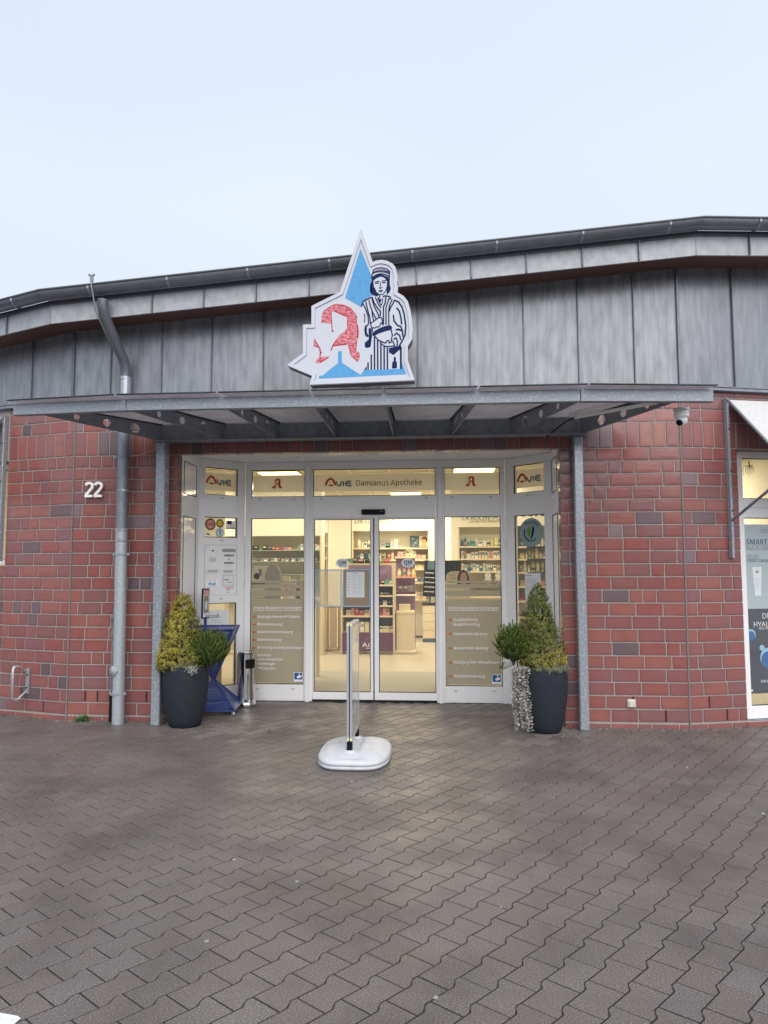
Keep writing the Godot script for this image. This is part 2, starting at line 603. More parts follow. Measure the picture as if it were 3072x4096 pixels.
# a brick face with arrises, its rim fired a little darker than its middle
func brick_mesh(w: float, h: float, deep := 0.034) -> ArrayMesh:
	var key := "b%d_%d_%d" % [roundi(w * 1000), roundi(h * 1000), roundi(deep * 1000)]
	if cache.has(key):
		return cache[key]
	var st := S()
	var c := 0.0025
	var e := minf(0.03, minf(w, h) * 0.3)
	var ring := func(ins: float, z: float) -> Array:
		return [Vector3(ins, ins, z), Vector3(ins, h - ins, z), Vector3(w - ins, h - ins, z), Vector3(w - ins, ins, z)]
	var r0 = ring.call(0.0, -deep)
	var r1 = ring.call(0.0, -c)
	var r2 = ring.call(c, 0.0)
	var r3 = ring.call(e, 0.0006)
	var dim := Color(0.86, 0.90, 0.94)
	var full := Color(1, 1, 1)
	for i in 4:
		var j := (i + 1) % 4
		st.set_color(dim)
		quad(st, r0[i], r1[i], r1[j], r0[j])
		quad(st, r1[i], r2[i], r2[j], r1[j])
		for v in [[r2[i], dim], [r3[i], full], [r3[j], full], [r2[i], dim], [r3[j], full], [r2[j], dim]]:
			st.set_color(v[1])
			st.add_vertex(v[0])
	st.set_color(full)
	quad(st, r3[0], r3[1], r3[2], r3[3])
	cache[key] = mesh_of(st)
	return cache[key]


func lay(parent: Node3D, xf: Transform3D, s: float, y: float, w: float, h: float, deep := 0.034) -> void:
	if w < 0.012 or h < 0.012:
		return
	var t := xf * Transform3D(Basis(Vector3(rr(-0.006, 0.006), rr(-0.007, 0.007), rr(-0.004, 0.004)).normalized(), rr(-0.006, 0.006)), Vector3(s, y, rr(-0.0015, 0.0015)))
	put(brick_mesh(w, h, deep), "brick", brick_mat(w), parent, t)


# one course from s0 to s1; irregular bond of stretchers and headers; returns where open weep joints stand
func course(parent: Node3D, xf: Transform3D, s0: float, s1: float, y: float, h: float, weep := false) -> void:
	var j := 0.0125
	var s := s0
	var first := true
	while s < s1 - 0.012:
		var w := 0.240
		if rng.randf() < 0.24:
			w = 0.115
		if first:
			w = rr(0.07, 0.235)
			first = false
		if s1 - (s + w) < 0.055:
			w = s1 - s
		lay(parent, xf, s, y, w, h)
		if weep and rng.randf() < 0.4 and s1 - s > 0.4:
			bx("open_joint", M.black_gap, parent, Vector3(s + w + 0.0005, y + 0.002, -0.02), Vector3(s + w + j - 0.0005, y + h - 0.002, -0.002), xf)
		s += w + j


func soldiers(parent: Node3D, xf: Transform3D, s0: float, s1: float, y: float, h: float, deep := 0.034) -> void:
	var n := roundi((s1 - s0) / 0.126)
	var p := (s1 - s0) / n
	for i in n:
		lay(parent, xf, s0 + i * p + 0.005, y, p - 0.011, h, deep)


func wall_face(parent: Node3D, xf: Transform3D, s0: float, s1: float, full := true, y_from := 0.0, y_to := 9.0) -> void:
	for k in range(1, 22):
		var y := SOL - 0.125 * k
		if y + 0.01 < y_from or y + 0.1 > y_to:
			continue
		course(parent, xf, s0, s1, y + 0.010, 0.1125, k == 20 or k == 21)
	if y_from <= 0.0:
		course(parent, xf, s0, s1, -0.03, 0.069)
	if full:
		soldiers(parent, xf, s0, s1, SOL + 0.010, 0.239)
		course(parent, xf, s0, s1, SOL + 0.260, 0.1125)
		course(parent, xf, s0, s1, SOL + 0.385, 0.1125)
		course(parent, xf, s0, s1, SOL + 0.510, 0.060)


func joint_strip(parent: Node3D, xf: Transform3D) -> void:
	bx("expansion_joint", M.joint_sealant, parent, Vector3(-0.008, -0.02, -0.03), Vector3(0.008, 3.25, 0.0015), xf)


func walls() -> void:
	var lw := thing("brick_wall", "red brick wall with a house number left of the entrance", "wall")
	var bk := S()
	box(bk, Vector3(-2.99, -0.1, -0.36), Vector3(-1.985, 3.26, -0.006))
	box(bk, Vector3(-1.985, -0.1, -0.113), Vector3(-1.895, 3.26, -0.006))
	box(bk, Vector3(-0.884, -0.1, -0.36), Vector3(0.0, 3.26, -0.0065), FL)
	box(bk, Vector3(-2.6, -0.1, -0.36), Vector3(-0.884, 1.545, -0.0065), FL)
	box(bk, Vector3(-2.6, SOL, -0.36), Vector3(-0.884, 3.26, -0.0065), FL)
	fin(bk, "mortar", M.mortar, lw)
	wall_face(lw, FM, -2.990, -1.890)
	wall_face(lw, FL, -0.882, -0.010)
	wall_face(lw, FL, -1.60, -0.892, false, 0.0, 1.55)
	joint_strip(lw, FM * Transform3D(Basis(), Vector3(-3.0, 0, 0)))
	var jl := F(Vector3(-1.889, 0, -0.036), 90)
	wall_face(lw, jl, 0.0, 0.075, false)
	var rw := thing("brick_wall", "red brick wall with a cream socket right of the entrance", "wall")
	bk = S()
	box(bk, Vector3(2.035, -0.1, -0.36), Vector3(3.09, 3.26, -0.006))
	box(bk, Vector3(1.945, -0.1, -0.113), Vector3(2.035, 3.26, -0.006))
	box(bk, Vector3(0.0, -0.1, -0.36), Vector3(0.600, 3.26, -0.0065), FR)
	box(bk, Vector3(0.600, SOL, -0.36), Vector3(3.0, 3.26, -0.0065), FR)
	box(bk, Vector3(0.600, -0.1, -0.36), Vector3(3.0, 0.035, -0.0065), FR)
	fin(bk, "mortar", M.mortar, rw)
	wall_face(rw, FM, 1.940, 3.090)
	wall_face(rw, FR, 0.010, 0.600)
	soldiers(rw, FR, 0.604, 1.60, SOL + 0.010, 0.239)
	course(rw, FR, 0.604, 1.60, SOL + 0.260, 0.1125)
	course(rw, FR, 0.604, 1.60, SOL + 0.385, 0.1125)
	course(rw, FR, 0.604, 1.60, SOL + 0.510, 0.060)
	course(rw, FR, 0.604, 1.60, -0.03, 0.069)
	joint_strip(rw, FM * Transform3D(Basis(), Vector3(3.1, 0, 0)))
	var jr := F(Vector3(1.939, 0, -0.111), -90)
	wall_face(rw, jr, 0.0, 0.075, false)
	wall_face(rw, FR * F(Vector3(0.601, 0, -0.036), 90), 0.0, 0.064, false, 0.1)
	var li := thing("brick_lintel", "dark red row of upright bricks above the glazed entrance", "lintel")
	bx("mortar", M.mortar, li, Vector3(-1.895, SOL + 0.012, -0.105), Vector3(1.945, 3.26, -0.0065))
	bx("backing_wall", M.mortar, li, Vector3(-1.98, SOL + 0.11, -0.36), Vector3(2.03, 3.26, -0.108))
	soldiers(li, FM, -1.890, 1.940, SOL + 0.010, 0.239, 0.10)
	course(li, FM, -1.890, 1.940, SOL + 0.260, 0.1125)
	course(li, FM, -1.890, 1.940, SOL + 0.385, 0.1125)
	course(li, FM, -1.890, 1.940, SOL + 0.510, 0.060)


# ---------------------------------------------------------------- zinc cladding, eaves, gutter
func soffit_y(x: float) -> float:
	return 4.215 + 0.0745 * x


func clad(parent: Node3D, xf: Transform3D, cuts: Array, k: int) -> void:
	for i in cuts.size() - 1:
		var a: float = cuts[i]
		var b: float = cuts[i + 1]
		var xa := (xf * Vector3(a, 0, 0.03)).x
		var xb := (xf * Vector3(b, 0, 0.03)).x
		var st := S()
		st.set_smooth_group(5)
		var n := 8
		var mrows := 6
		var tl := rr(-0.0006, 0.0006)
		var grid := []
		for r in mrows + 1:
			var row := []
			for q in n + 1:
				var u := float(q) / n
				var v := float(r) / mrows
				var y := lerpf(3.275, soffit_y(lerpf(xa, xb, u)) + 0.02, v)
				var bow := 0.0035 * sin(PI * u) * sin(PI * v) + tl * (u - 0.5) + rr(-0.0003, 0.0003)
				row.append(xf * Vector3(lerpf(a + 0.004, b - 0.004, u), y, 0.028 + bow))
			grid.append(row)
		for r in mrows:
			for q in n:
				quad(st, grid[r][q], grid[r + 1][q], grid[r + 1][q + 1], grid[r][q + 1])
		st.set_smooth_group(-1)
		fin(st, "panel", M["zinc_%d" % ((i * 2 + k) % 3)], parent)
		if i > 0:
			bx("standing_seam", M.zinc_dark, parent, Vector3(a - 0.006, 3.272, 0.0), Vector3(a + 0.006, soffit_y(xa) - 0.004, 0.052), xf, 0.002)


func cladding() -> void:
	var z := thing("zinc_cladding", "band of weathered grey zinc panels between brick and eaves", "cladding")
	var mid := [-3.0, -2.612, -2.073, -1.548, -1.012, -0.48, 0.035, 0.562, 1.083, 1.612, 2.143, 2.679, 3.1]
	clad(z, FM, mid, 0)
	clad(z, FL, [-2.7, -2.17, -1.64, -1.10, -0.56, 0.0], 1)
	clad(z, FR, [0.0, 0.585, 1.12, 1.65, 2.2, 2.7], 2)
	for q in [[FM, -3.0, 3.1], [FL, -2.7, 0.0], [FR, 0.0, 2.7]]:
		var st := S()
		box(st, Vector3(q[1], 3.236, -0.02), Vector3(q[2], 3.268, 0.058), q[0], 0.003)
		box(st, Vector3(q[1], 3.268, -0.02), Vector3(q[2], 3.274, 0.070), q[0])
		fin(st, "drip_edge", M.galvanised_dull, z)
	for q in [[FM, 3.1], [FL, 0.0]]:
		bx("corner_seam", M.zinc_dark, z, Vector3(q[1] - 0.012, 3.272, 0.0), Vector3(q[1] + 0.012, soffit_y((q[0] * Vector3(q[1], 0, 0)).x) - 0.004, 0.056), q[0], 0.002)
	var back := S()
	for q in [[FM, -3.0, 3.1], [FL, -2.7, 0.0], [FR, 0.0, 2.7]]:
		box(back, Vector3(q[1], 3.27, -0.3), Vector3(q[2], 3.9, 0.01), q[0])
	fin(back, "backing", M.zinc_dark, z)


# a strip that runs along the eave on all three faces; off = distance from the wall, up(x) = height there
func eave_pts(off: float, dy: float) -> Array:
	var l0 := FL * Vector3(-2.7, 0, off)
	var t := off / cos(deg_to_rad(AL / 2.0))
	var l1 := Vector3(-3.0 + sin(deg_to_rad(AL / 2.0)) * t, 0, cos(deg_to_rad(AL / 2.0)) * t)
	var r1 := Vector3(3.1 + sin(deg_to_rad(AR / 2.0)) * t, 0, cos(deg_to_rad(AR / 2.0)) * t)
	var r0 := FR * Vector3(2.7, 0, off)
	var out := []
	for p in [l0, l1, r1, r0]:
		p.y = soffit_y(p.x) + dy
		out.append(p)
	return out


func eaves() -> void:
	var e := thing("roof_eaves", "rising roof edge with zinc fascia and dark boarded underside", "eaves")
	# boards of the underside
	for b in 4:
		var o0 := 0.032 + b * 0.098
		var a := eave_pts(o0, -0.010 * b)
		var c := eave_pts(o0 + 0.092, -0.010 * b - 0.006)
		var a2 := eave_pts(o0, -0.010 * b + 0.018)
		var c2 := eave_pts(o0 + 0.092, -0.010 * b + 0.012)
		for i in 3:
			var st := S()
			quad(st, a[i], a[i + 1], c[i + 1], c[i])
			quad(st, a2[i], c2[i], c2[i + 1], a2[i + 1])
			quad(st, c[i], c[i + 1], c2[i + 1], c2[i])
			quad(st, a[i], a2[i], a2[i + 1], a[i + 1])
			fin(st, "board", M.soffit_wood, e)
	# fascia sheets with upstanding seams
	var lo := eave_pts(0.425, -0.052)
	var hi := eave_pts(0.425, 0.16)
	var lo2 := eave_pts(0.405, -0.052)
	for i in 3:
		var len_: float = (lo[i + 1] - lo[i]).length()
		var n := roundi(len_ / 0.535)
		for k in n:
			var u0 := (k + 0.004) / n
			var u1 := (k + 0.996) / n
			var st := S()
			quad(st, lo[i].lerp(lo[i + 1], u0), hi[i].lerp(hi[i + 1], u0), hi[i].lerp(hi[i + 1], u1), lo[i].lerp(lo[i + 1], u1))
			quad(st, lo2[i].lerp(lo2[i + 1], u0), lo[i].lerp(lo[i + 1], u0), lo[i].lerp(lo[i + 1], u1), lo2[i].lerp(lo2[i + 1], u1))
			fin(st, "fascia_panel", M.zinc_pale, e)
			if k > 0:
				var p: Vector3 = lo[i].lerp(lo[i + 1], float(k) / n)
				var q: Vector3 = hi[i].lerp(hi[i + 1], float(k) / n)
				var d: Vector3 = (lo[i + 1] - lo[i]).normalized()
				var out := d.cross(UPV).normalized()
				st = S()
				box(st, Vector3(-0.006, 0.004, -0.002), Vector3(0.006, (q - p).length() - 0.01, 0.026), Transform3D(Basis(d, UPV, d.cross(UPV)), p), 0.002)
				fin(st, "fascia_seam", M.zinc_dark, e)
	# roof sheet behind the gutter
	var ra := eave_pts(0.45, 0.17)
	var rb := eave_pts(-4.0, 1.35)
	var rc := eave_pts(0.45, 0.13)
	for i in 3:
		var st := S()
		var w0: Vector3 = rb[i]
		var w1: Vector3 = rb[i + 1]
		quad(st, ra[i], w0, w1, ra[i + 1])
		quad(st, rc[i], rc[i + 1], w1 - UPV * 0.04, w0 - UPV * 0.04)
		quad(st, rc[i], ra[i], ra[i + 1], rc[i + 1])
		fin(st, "roof_sheet", M.zinc_dark, e)
	gutter()


func gutter() -> void:
	var g := thing("rain_gutter", "half round dark zinc gutter along the roof edge", "gutter")
	var r := 0.076
	var prof := []
	for k in 13:
		var a := PI + PI * k / 12.0
		prof.append(Vector2(cos(a) * r, sin(a) * r))
	var pts := []
	for q in prof:
		pts.append(eave_pts(0.520 + q.x, 0.222 + q.y))
	var inner := []
	for q in prof:
		inner.append(eave_pts(0.520 + q.x * 0.95, 0.222 + q.y * 0.95))
	for i in 3:
		var st := S()
		st.set_smooth_group(3)
		for k in 12:
			quad(st, pts[k][i], pts[k][i + 1], pts[k + 1][i + 1], pts[k + 1][i])
			quad(st, inner[k][i], inner[k + 1][i], inner[k + 1][i + 1], inner[k][i + 1])
		st.set_smooth_group(-1)
		fin(st, "gutter_trough", M.zinc_dark, g)
	var lip := S()
	tube(lip, eave_pts(0.520 + r + 0.002, 0.226), 0.0105, 8)
	fin(lip, "rolled_lip", M.zinc_lip, g)
	for i in 3:
		var a: Vector3 = pts[6][i]
		var b: Vector3 = pts[6][i + 1]
		var n := roundi((b - a).length() / 0.80)
		for k in n:
			var u := (k + 0.62) / n
			var st := S()
			for j in 12:
				if j < 3:
					continue
				var d: Vector3 = (b - a).normalized() * 0.011
				var p0: Vector3 = pts[j][i].lerp(pts[j][i + 1], u)
				var p1: Vector3 = pts[j + 1][i].lerp(pts[j + 1][i + 1], u)
				var c: Vector3 = inner[6][i].lerp(inner[6][i + 1], u) + UPV * r
				var q0: Vector3 = p0 + (p0 - c).normalized() * 0.004
				var q1: Vector3 = p1 + (p1 - c).normalized() * 0.004
				quad(st, q0 - d, q0 + d, q1 + d, q1 - d)
				quad(st, p0 - d, q0 - d, q1 - d, p1 - d)
				quad(st, p0 + d, p1 + d, q1 + d, q0 + d)
			var e: Vector3 = pts[11][i].lerp(pts[11][i + 1], u)
			box(st, Vector3(-0.011, -0.02, 0.002), Vector3(0.011, 0.012, 0.011), Transform3D(Basis(), e), 0.003)
			fin(st, "gutter_bracket", M.galvanised_dull, g)


func downpipe() -> void:
	var d := thing("downpipe", "grey rainwater downpipe bent from gutter to wall beside the house number", "downpipe")
	var st := S()
	tube(st, [Vector3(-2.474, 4.125, 0.52), Vector3(-2.478, 4.06, 0.515), Vector3(-2.475, 3.99, 0.49), Vector3(-2.462, 3.92, 0.44), Vector3(-2.447, 3.85, 0.385), Vector3(-2.425, 3.70, 0.25), Vector3(-2.414, 3.64, 0.185), Vector3(-2.41, 3.58, 0.145), Vector3(-2.41, 3.50, 0.125), Vector3(-2.41, 3.44, 0.122)], 0.052, 18)
	fin(st, "bend", M.zinc_dark, d)
	st = S()
	tube(st, [Vector3(-2.411, 3.46, 0.122), Vector3(-2.414, 2.9, 0.122)], 0.054, 18)
	fin(st, "socket_pipe", M.galvanised, d)
	st = S()
	tube(st, [Vector3(-2.414, 2.92, 0.122), Vector3(-2.415, 1.90, 0.122)], 0.052, 18)
	fin(st, "upper_pipe", M.galvanised_dull, d)
	st = S()
	tube(st, [Vector3(-2.415, 1.915, 0.122), Vector3(-2.402, 0.0, 0.122)], 0.058, 18)
	fin(st, "lower_pipe", M.galvanised_spotted, d)
	for y in [3.45, 3.22, 2.99, 2.30, 1.905, 1.80, 1.66, 0.29]:
		st = S()
		var r := 0.058 if y > 1.95 else 0.064
		tube(st, [Vector3(-2.413, y - 0.012, 0.122), Vector3(-2.413, y + 0.012, 0.122)], r, 18)
		if y in [1.66, 0.29]:
			box(st, Vector3(-2.50, y - 0.014, 0.112), Vector3(-2.47, y + 0.014, 0.13), Transform3D(), 0.003)
			box(st, Vector3(-2.357, y - 0.014, 0.112), Vector3(-2.327, y + 0.014, 0.13), Transform3D(), 0.003)
			box(st, Vector3(-2.42, y - 0.01, 0.0), Vector3(-2.40, y + 0.01, 0.08))
		fin(st, "collar", M.galvanised, d)
	st = S()
	var capx := Transform3D(Basis(Vector3.UP, deg_to_rad(-35)) * Basis(Vector3.RIGHT, PI / 2), Vector3(-2.432, 0.515, 0.150))
	lathe(st, [Vector2(0.0, 0.034), Vector2(0.042, 0.034), Vector2(0.045, 0.028), Vector2(0.050, 0.030), Vector2(0.053, 0.022), Vector2(0.053, 0.0)], 24, Vector3.ZERO)
	var cm := mesh_of(st)
	put(cm, "inspection_cover", M.galvanised_spotted, d, capx)
	# earthing rod and its wire, the conductor at the gutter
	var c := thing("lightning_conductor", "thin conductor wire and earth rod running beside the downpipe", "lightning conductor")
	st = S()
	tube(st, [Vector3(-2.515, 0.26, 0.045), Vector3(-2.515, 0.86, 0.045)], 0.009, 8)
	tube(st, [Vector3(-2.515, 0.84, 0.045), Vector3(-2.515, 0.90, 0.045)], 0.016, 8)
	tube(st, [Vector3(-2.515, 0.39, 0.045), Vector3(-2.515, 0.42, 0.045)], 0.015, 8)
	box(st, Vector3(-2.545, 1.02, 0.02), Vector3(-2.49, 1.05, 0.05), Transform3D(), 0.004)
	fin(st, "earth_rod", M.galvanised_dull, c)
	st = S()
	tube(st, [Vector3(-2.518, -0.01, 0.045), Vector3(-2.515, 0.28, 0.045)], 0.016, 10)
	fin(st, "rod_sleeve", M.print_black, c)
	st = S()
	tube(st, [Vector3(-2.515, 0.90, 0.045), Vector3(-2.512, 1.06, 0.05), Vector3(-2.482, 1.16, 0.09), Vector3(-2.478, 1.4, 0.115), Vector3(-2.476, 2.3, 0.118), Vector3(-2.474, 3.2, 0.118)], 0.004, 6)
	tube(st, [Vector3(-2.56, 4.335, 0.612), Vector3(-2.548, 4.24, 0.615), Vector3(-2.528, 4.10, 0.60), Vector3(-2.522, 4.0, 0.57), Vector3(-2.50, 3.86, 0.44), Vector3(-2.46, 3.66, 0.24)], 0.0065, 7)
	fin(st, "conductor_wire", M.galvanised_dull, c)
	st = S()
	box(st, Vector3(-2.572, 4.27, 0.585), Vector3(-2.538, 4.345, 0.607), Transform3D(), 0.006)
	box(st, Vector3(-2.585, 4.33, 0.590), Vector3(-2.572, 4.352, 0.612), Transform3D(), 0.004)
	box(st, Vector3(-2.538, 4.33, 0.590), Vector3(-2.524, 4.352, 0.612), Transform3D(), 0.004)
	fin(st, "clamp", M.galvanised_dull, c)


# ---------------------------------------------------------------- glass canopy on steel posts
func canopy() -> void:
	var c := thing("glass_canopy", "galvanised steel canopy with glass roof above the entrance", "canopy")
	for q in [[-2.046, -1.956, 0.06, 0.20], [2.055, 2.142, 0.015, 0.140]]:
		bx("post", M.galvanised, c, Vector3(q[0], 0.0, q[2]), Vector3(q[1], 2.775, q[3]), Transform3D(), 0.008)
		bx("head_plate", M.galvanised_dull, c, Vector3(q[0] - 0.02, 2.776, q[2] - 0.005), Vector3(q[1] + 0.045, 2.785, q[3] + 0.02))
	var st := S()
	box(st, Vector3(-2.06, 2.786, 0.05), Vector3(2.16, 2.796, 0.205), Transform3D(), 0.002)
	box(st, Vector3(-2.06, 2.796, 0.125), Vector3(2.16, 2.962, 0.137))
	box(st, Vector3(-2.06, 2.950, 0.05), Vector3(2.16, 2.960, 0.124))
	fin(st, "main_beam", M.galvanised_dull, c)
	var front := [Vector3(-2.925, 0, 1.15), Vector3(-1.87, 0, 1.24), Vector3(1.90, 0, 1.24), Vector3(2.975, 0, 1.135)]
	for i in 3:
		var a: Vector3 = front[i]
		var b: Vector3 = front[i + 1]
		var d := (b - a).normalized()
		var xf := Transform3D(Basis(d, UPV, d.cross(UPV)), a)
		bx("front_beam", M.galvanised_mid, c, Vector3(0.0005, 2.853, -0.03), Vector3((b - a).length() - 0.0005, 2.953, 0.03), xf, 0.004)
		# weld lines where the ribs meet the beam
	var bxs := [-2.023, -1.381, -0.826, -0.248, 0.318, 0.884, 1.457, 2.128]
	var fxs := [-2.722, -1.872, -1.037, -0.279, 0.318, 1.068, 1.904, 2.70]
	for i in 8:
		var a := Vector3(bxs[i], 0, 0.139)
		var fz := 1.206
		if i == 0:
			fz = 1.138
		if i == 7:
			fz = 1.132
		var b := Vector3(fxs[i], 0, fz)
		var d := (b - a).normalized()
		var length := (b - a).length()
		var rib := CSGPolygon3D.new()
		rib.name = "rib"
		rib.polygon = PackedVector2Array([Vector2(0, 2.797), Vector2(0, 2.952), Vector2(length, 2.952), Vector2(length, 2.868)])
		rib.depth = 0.010
		rib.transform = Transform3D(Basis(d, UPV, d.cross(UPV)), a)
		rib.material = M.galvanised_dull
		for h in [[0.24, 0.048], [0.48, 0.037], [0.72, 0.027]]:
			var cy := CSGCylinder3D.new()
			cy.name = "hole"
			cy.operation = CSGShape3D.OPERATION_SUBTRACTION
			cy.radius = h[1]
			cy.height = 0.1
			cy.sides = 20
			cy.rotation_degrees = Vector3(90, 0, 0)
			cy.position = Vector3(length * h[0], lerpf(2.873, 2.908, h[0]), -0.005)
			cy.material = M.galvanised
			rib.add_child(cy)
		c.add_child(rib, true)
		# the glazing bar that carries the panes
		bx("glazing_bar", M.glass_edge, c, Vector3(0.0, 2.9535, -0.026), Vector3(length - 0.06, 2.963, 0.016), Transform3D(Basis(d, UPV, d.cross(UPV)), a))
	for i in 7:
		var gap := 0.010
		var dz0 := 1.355
		var dz1 := 1.355
		var ex0: float = fxs[i] + (fxs[i] - bxs[i]) * 0.11
		var ex1: float = fxs[i + 1] + (fxs[i + 1] - bxs[i + 1]) * 0.11
		if i == 0:
			dz0 = 1.235
			ex0 = -2.955
		if i == 6:
			dz1 = 1.225
			ex1 = 3.0
		var back0: float = bxs[i] - (0.12 if i == 0 else 0.0)
		var back1: float = bxs[i + 1] + (0.12 if i == 6 else 0.0)
		var poly := PackedVector2Array([Vector2(back0 + gap, -0.06), Vector2(back1 - gap, -0.06), Vector2(ex1 - gap, -dz1), Vector2(ex0 + gap, -dz0)])
		var lie := Transform3D(Basis(Vector3(1, 0, 0), Vector3(0, 0, -1), Vector3(0, 1, 0)), Vector3(0, 2.966, 0))
		st = S()
		prism(st, poly, 0.0, 0.012, lie)
		var pane := fin(st, "glass_pane", M.canopy_glass, c)
		st = S()
		tube(st, [Vector3(ex0 + gap, 2.972, dz0 + 0.002), Vector3(ex1 - gap, 2.972, dz1 + 0.002)], 0.0065, 6)
		fin(st, "pane_edge", M.glass_edge, pane)
	st = S()
	for i in 7:
		box(st, Vector3(bxs[i] + 0.02, 2.953, 0.1385), Vector3(bxs[i + 1] - 0.02, 2.9655, 0.146))
	fin(st, "sealant_line", M.sign_face, c)
	# camera and lamps under the canopy
	var cam := thing("security_camera", "white dome security camera hanging under the canopy corner", "camera", Vector3(2.80, 2.852, 0.93))
	st = S()
	lathe(st, [Vector2(0.0, 0.0), Vector2(0.062, 0.0), Vector2(0.064, -0.004), Vector2(0.064, -0.018), Vector2(0.058, -0.022)], 28)
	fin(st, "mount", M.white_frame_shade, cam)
	st = S()
	lathe(st, [Vector2(0.056, -0.020), Vector2(0.060, -0.028), Vector2(0.060, -0.05), Vector2(0.057, -0.054), Vector2(0.060, -0.058), Vector2(0.059, -0.075), Vector2(0.05, -0.082), Vector2(0.0, -0.084)], 28)
	fin(st, "housing", M.white_frame, cam)
	st = S()
	var ball := []
	for k in 13:
		var a := PI * k / 12.0
		ball.append(Vector2(sin(a) * 0.048, cos(a) * 0.048))
	lathe(st, ball, 24, Vector3(0, -0.10, 0))
	fin(st, "eyeball", M.white_frame, cam)
	st = S()
	lathe(st, [Vector2(0.0, 0.0), Vector2(0.026, 0.0), Vector2(0.028, -0.02)], 20)
	put(mesh_of(st), "lens", M.black_plastic, cam, Transform3D(Basis(Vector3.UP, deg_to_rad(-50)) * Basis(Vector3.RIGHT, deg_to_rad(118)), Vector3(-0.031, -0.127, 0.026)))
	for q in [[Vector3(2.02, 2.90, 0.42), Vector3(2.60, 2.90, 0.97), "white tube lamp along the right outer rib of the canopy"], [Vector3(1.99, 2.945, 0.34), Vector3(2.30, 2.945, 0.80), "white tube lamp close under the glass beside the right post"]]:
		var tl := thing("tube_lamp", q[2], "lamp")
		st = S()
		tube(st, [q[0], q[1]], 0.016, 12)
		fin(st, "lamp_tube", M.print_white, tl)
		st = S()
		var dd: Vector3 = (q[1] - q[0]).normalized()
		tube(st, [q[0], q[0] + dd * 0.03], 0.019, 12)
		fin(st, "end_cap", M.white_frame_shade, tl)
		st = S()
		tube(st, [q[0] + dd * 0.09, q[0] + dd * 0.10], 0.021, 12)
		fin(st, "tube_clip", M.white_frame_shade, tl)
	var cab := S()
	tube(cab, [Vector3(2.02, 2.90, 0.42), Vector3(1.96, 2.885, 0.33), Vector3(1.88, 2.83, 0.24), Vector3(1.82, 2.79, 0.19), Vector3(1.80, 2.775, 0.15)], 0.006, 6)
	tag(fin(cab, "lamp_cable", M.print_black), "black cable from the tube lamp to the right post head", "cable")


# ---------------------------------------------------------------- glazed shop front in the recess
const FZ := -1.12
var XF := Transform3D(Basis(), Vector3(0, 0, FZ))
var XL := Transform3D(Basis(Vector3.UP, deg_to_rad(43.6)), Vector3(-1.92, 0, -0.72))
var XR := Transform3D(Basis(Vector3.UP, deg_to_rad(-44.4)), Vector3(1.51, 0, FZ))
var XSL := Transform3D(Basis(Vector3.UP, deg_to_rad(91.8)), Vector3(-1.90, 0, -0.105))
var XSR := Transform3D(Basis(Vector3.UP, deg_to_rad(-91.5)), Vector3(1.96, 0, -0.69))


func glazing(p: Node3D, xf: Transform3D, s0: float, s1: float, y0: float, y1: float, n := -0.03) -> MeshInstance3D:
	var g := bx("glass_pane", M.glass, p, Vector3(s0 + 0.001, y0 + 0.001, n - 0.006), Vector3(s1 - 0.001, y1 - 0.001, n), xf)
	var st := S()
	var w := 0.007
	var a := n + 0.0005
	var b := n + 0.012
	box(st, Vector3(s0, y0, a), Vector3(s0 + w, y1, b), xf)
	box(st, Vector3(s1 - w, y0, a), Vector3(s1, y1, b), xf)
	box(st, Vector3(s0 + w, y1 - w, a), Vector3(s1 - w, y1, b), xf)
	box(st, Vector3(s0 + w, y0, a), Vector3(s1 - w, y0 + w, b), xf)
	fin(st, "gasket", M.gasket, g)
	return g


func bar(called: String, p: Node3D, xf: Transform3D, s0: float, s1: float, y0: float, y1: float, n0 := -0.07, n1 := 0.0, m = null) -> MeshInstance3D:
	return bx(called, M.white_frame if m == null else m, p, Vector3(s0, y0, n0), Vector3(s1, y1, n1), xf, 0.003)


func caps(p: Node3D, xf: Transform3D, list: Array) -> void:
	for q in list:
		bx("drain_cap", M.cap_cream, p, Vector3(q[0] - 0.019, q[1] - 0.010, -0.001), Vector3(q[0] + 0.019, q[1] + 0.010, 0.008), xf, 0.003)


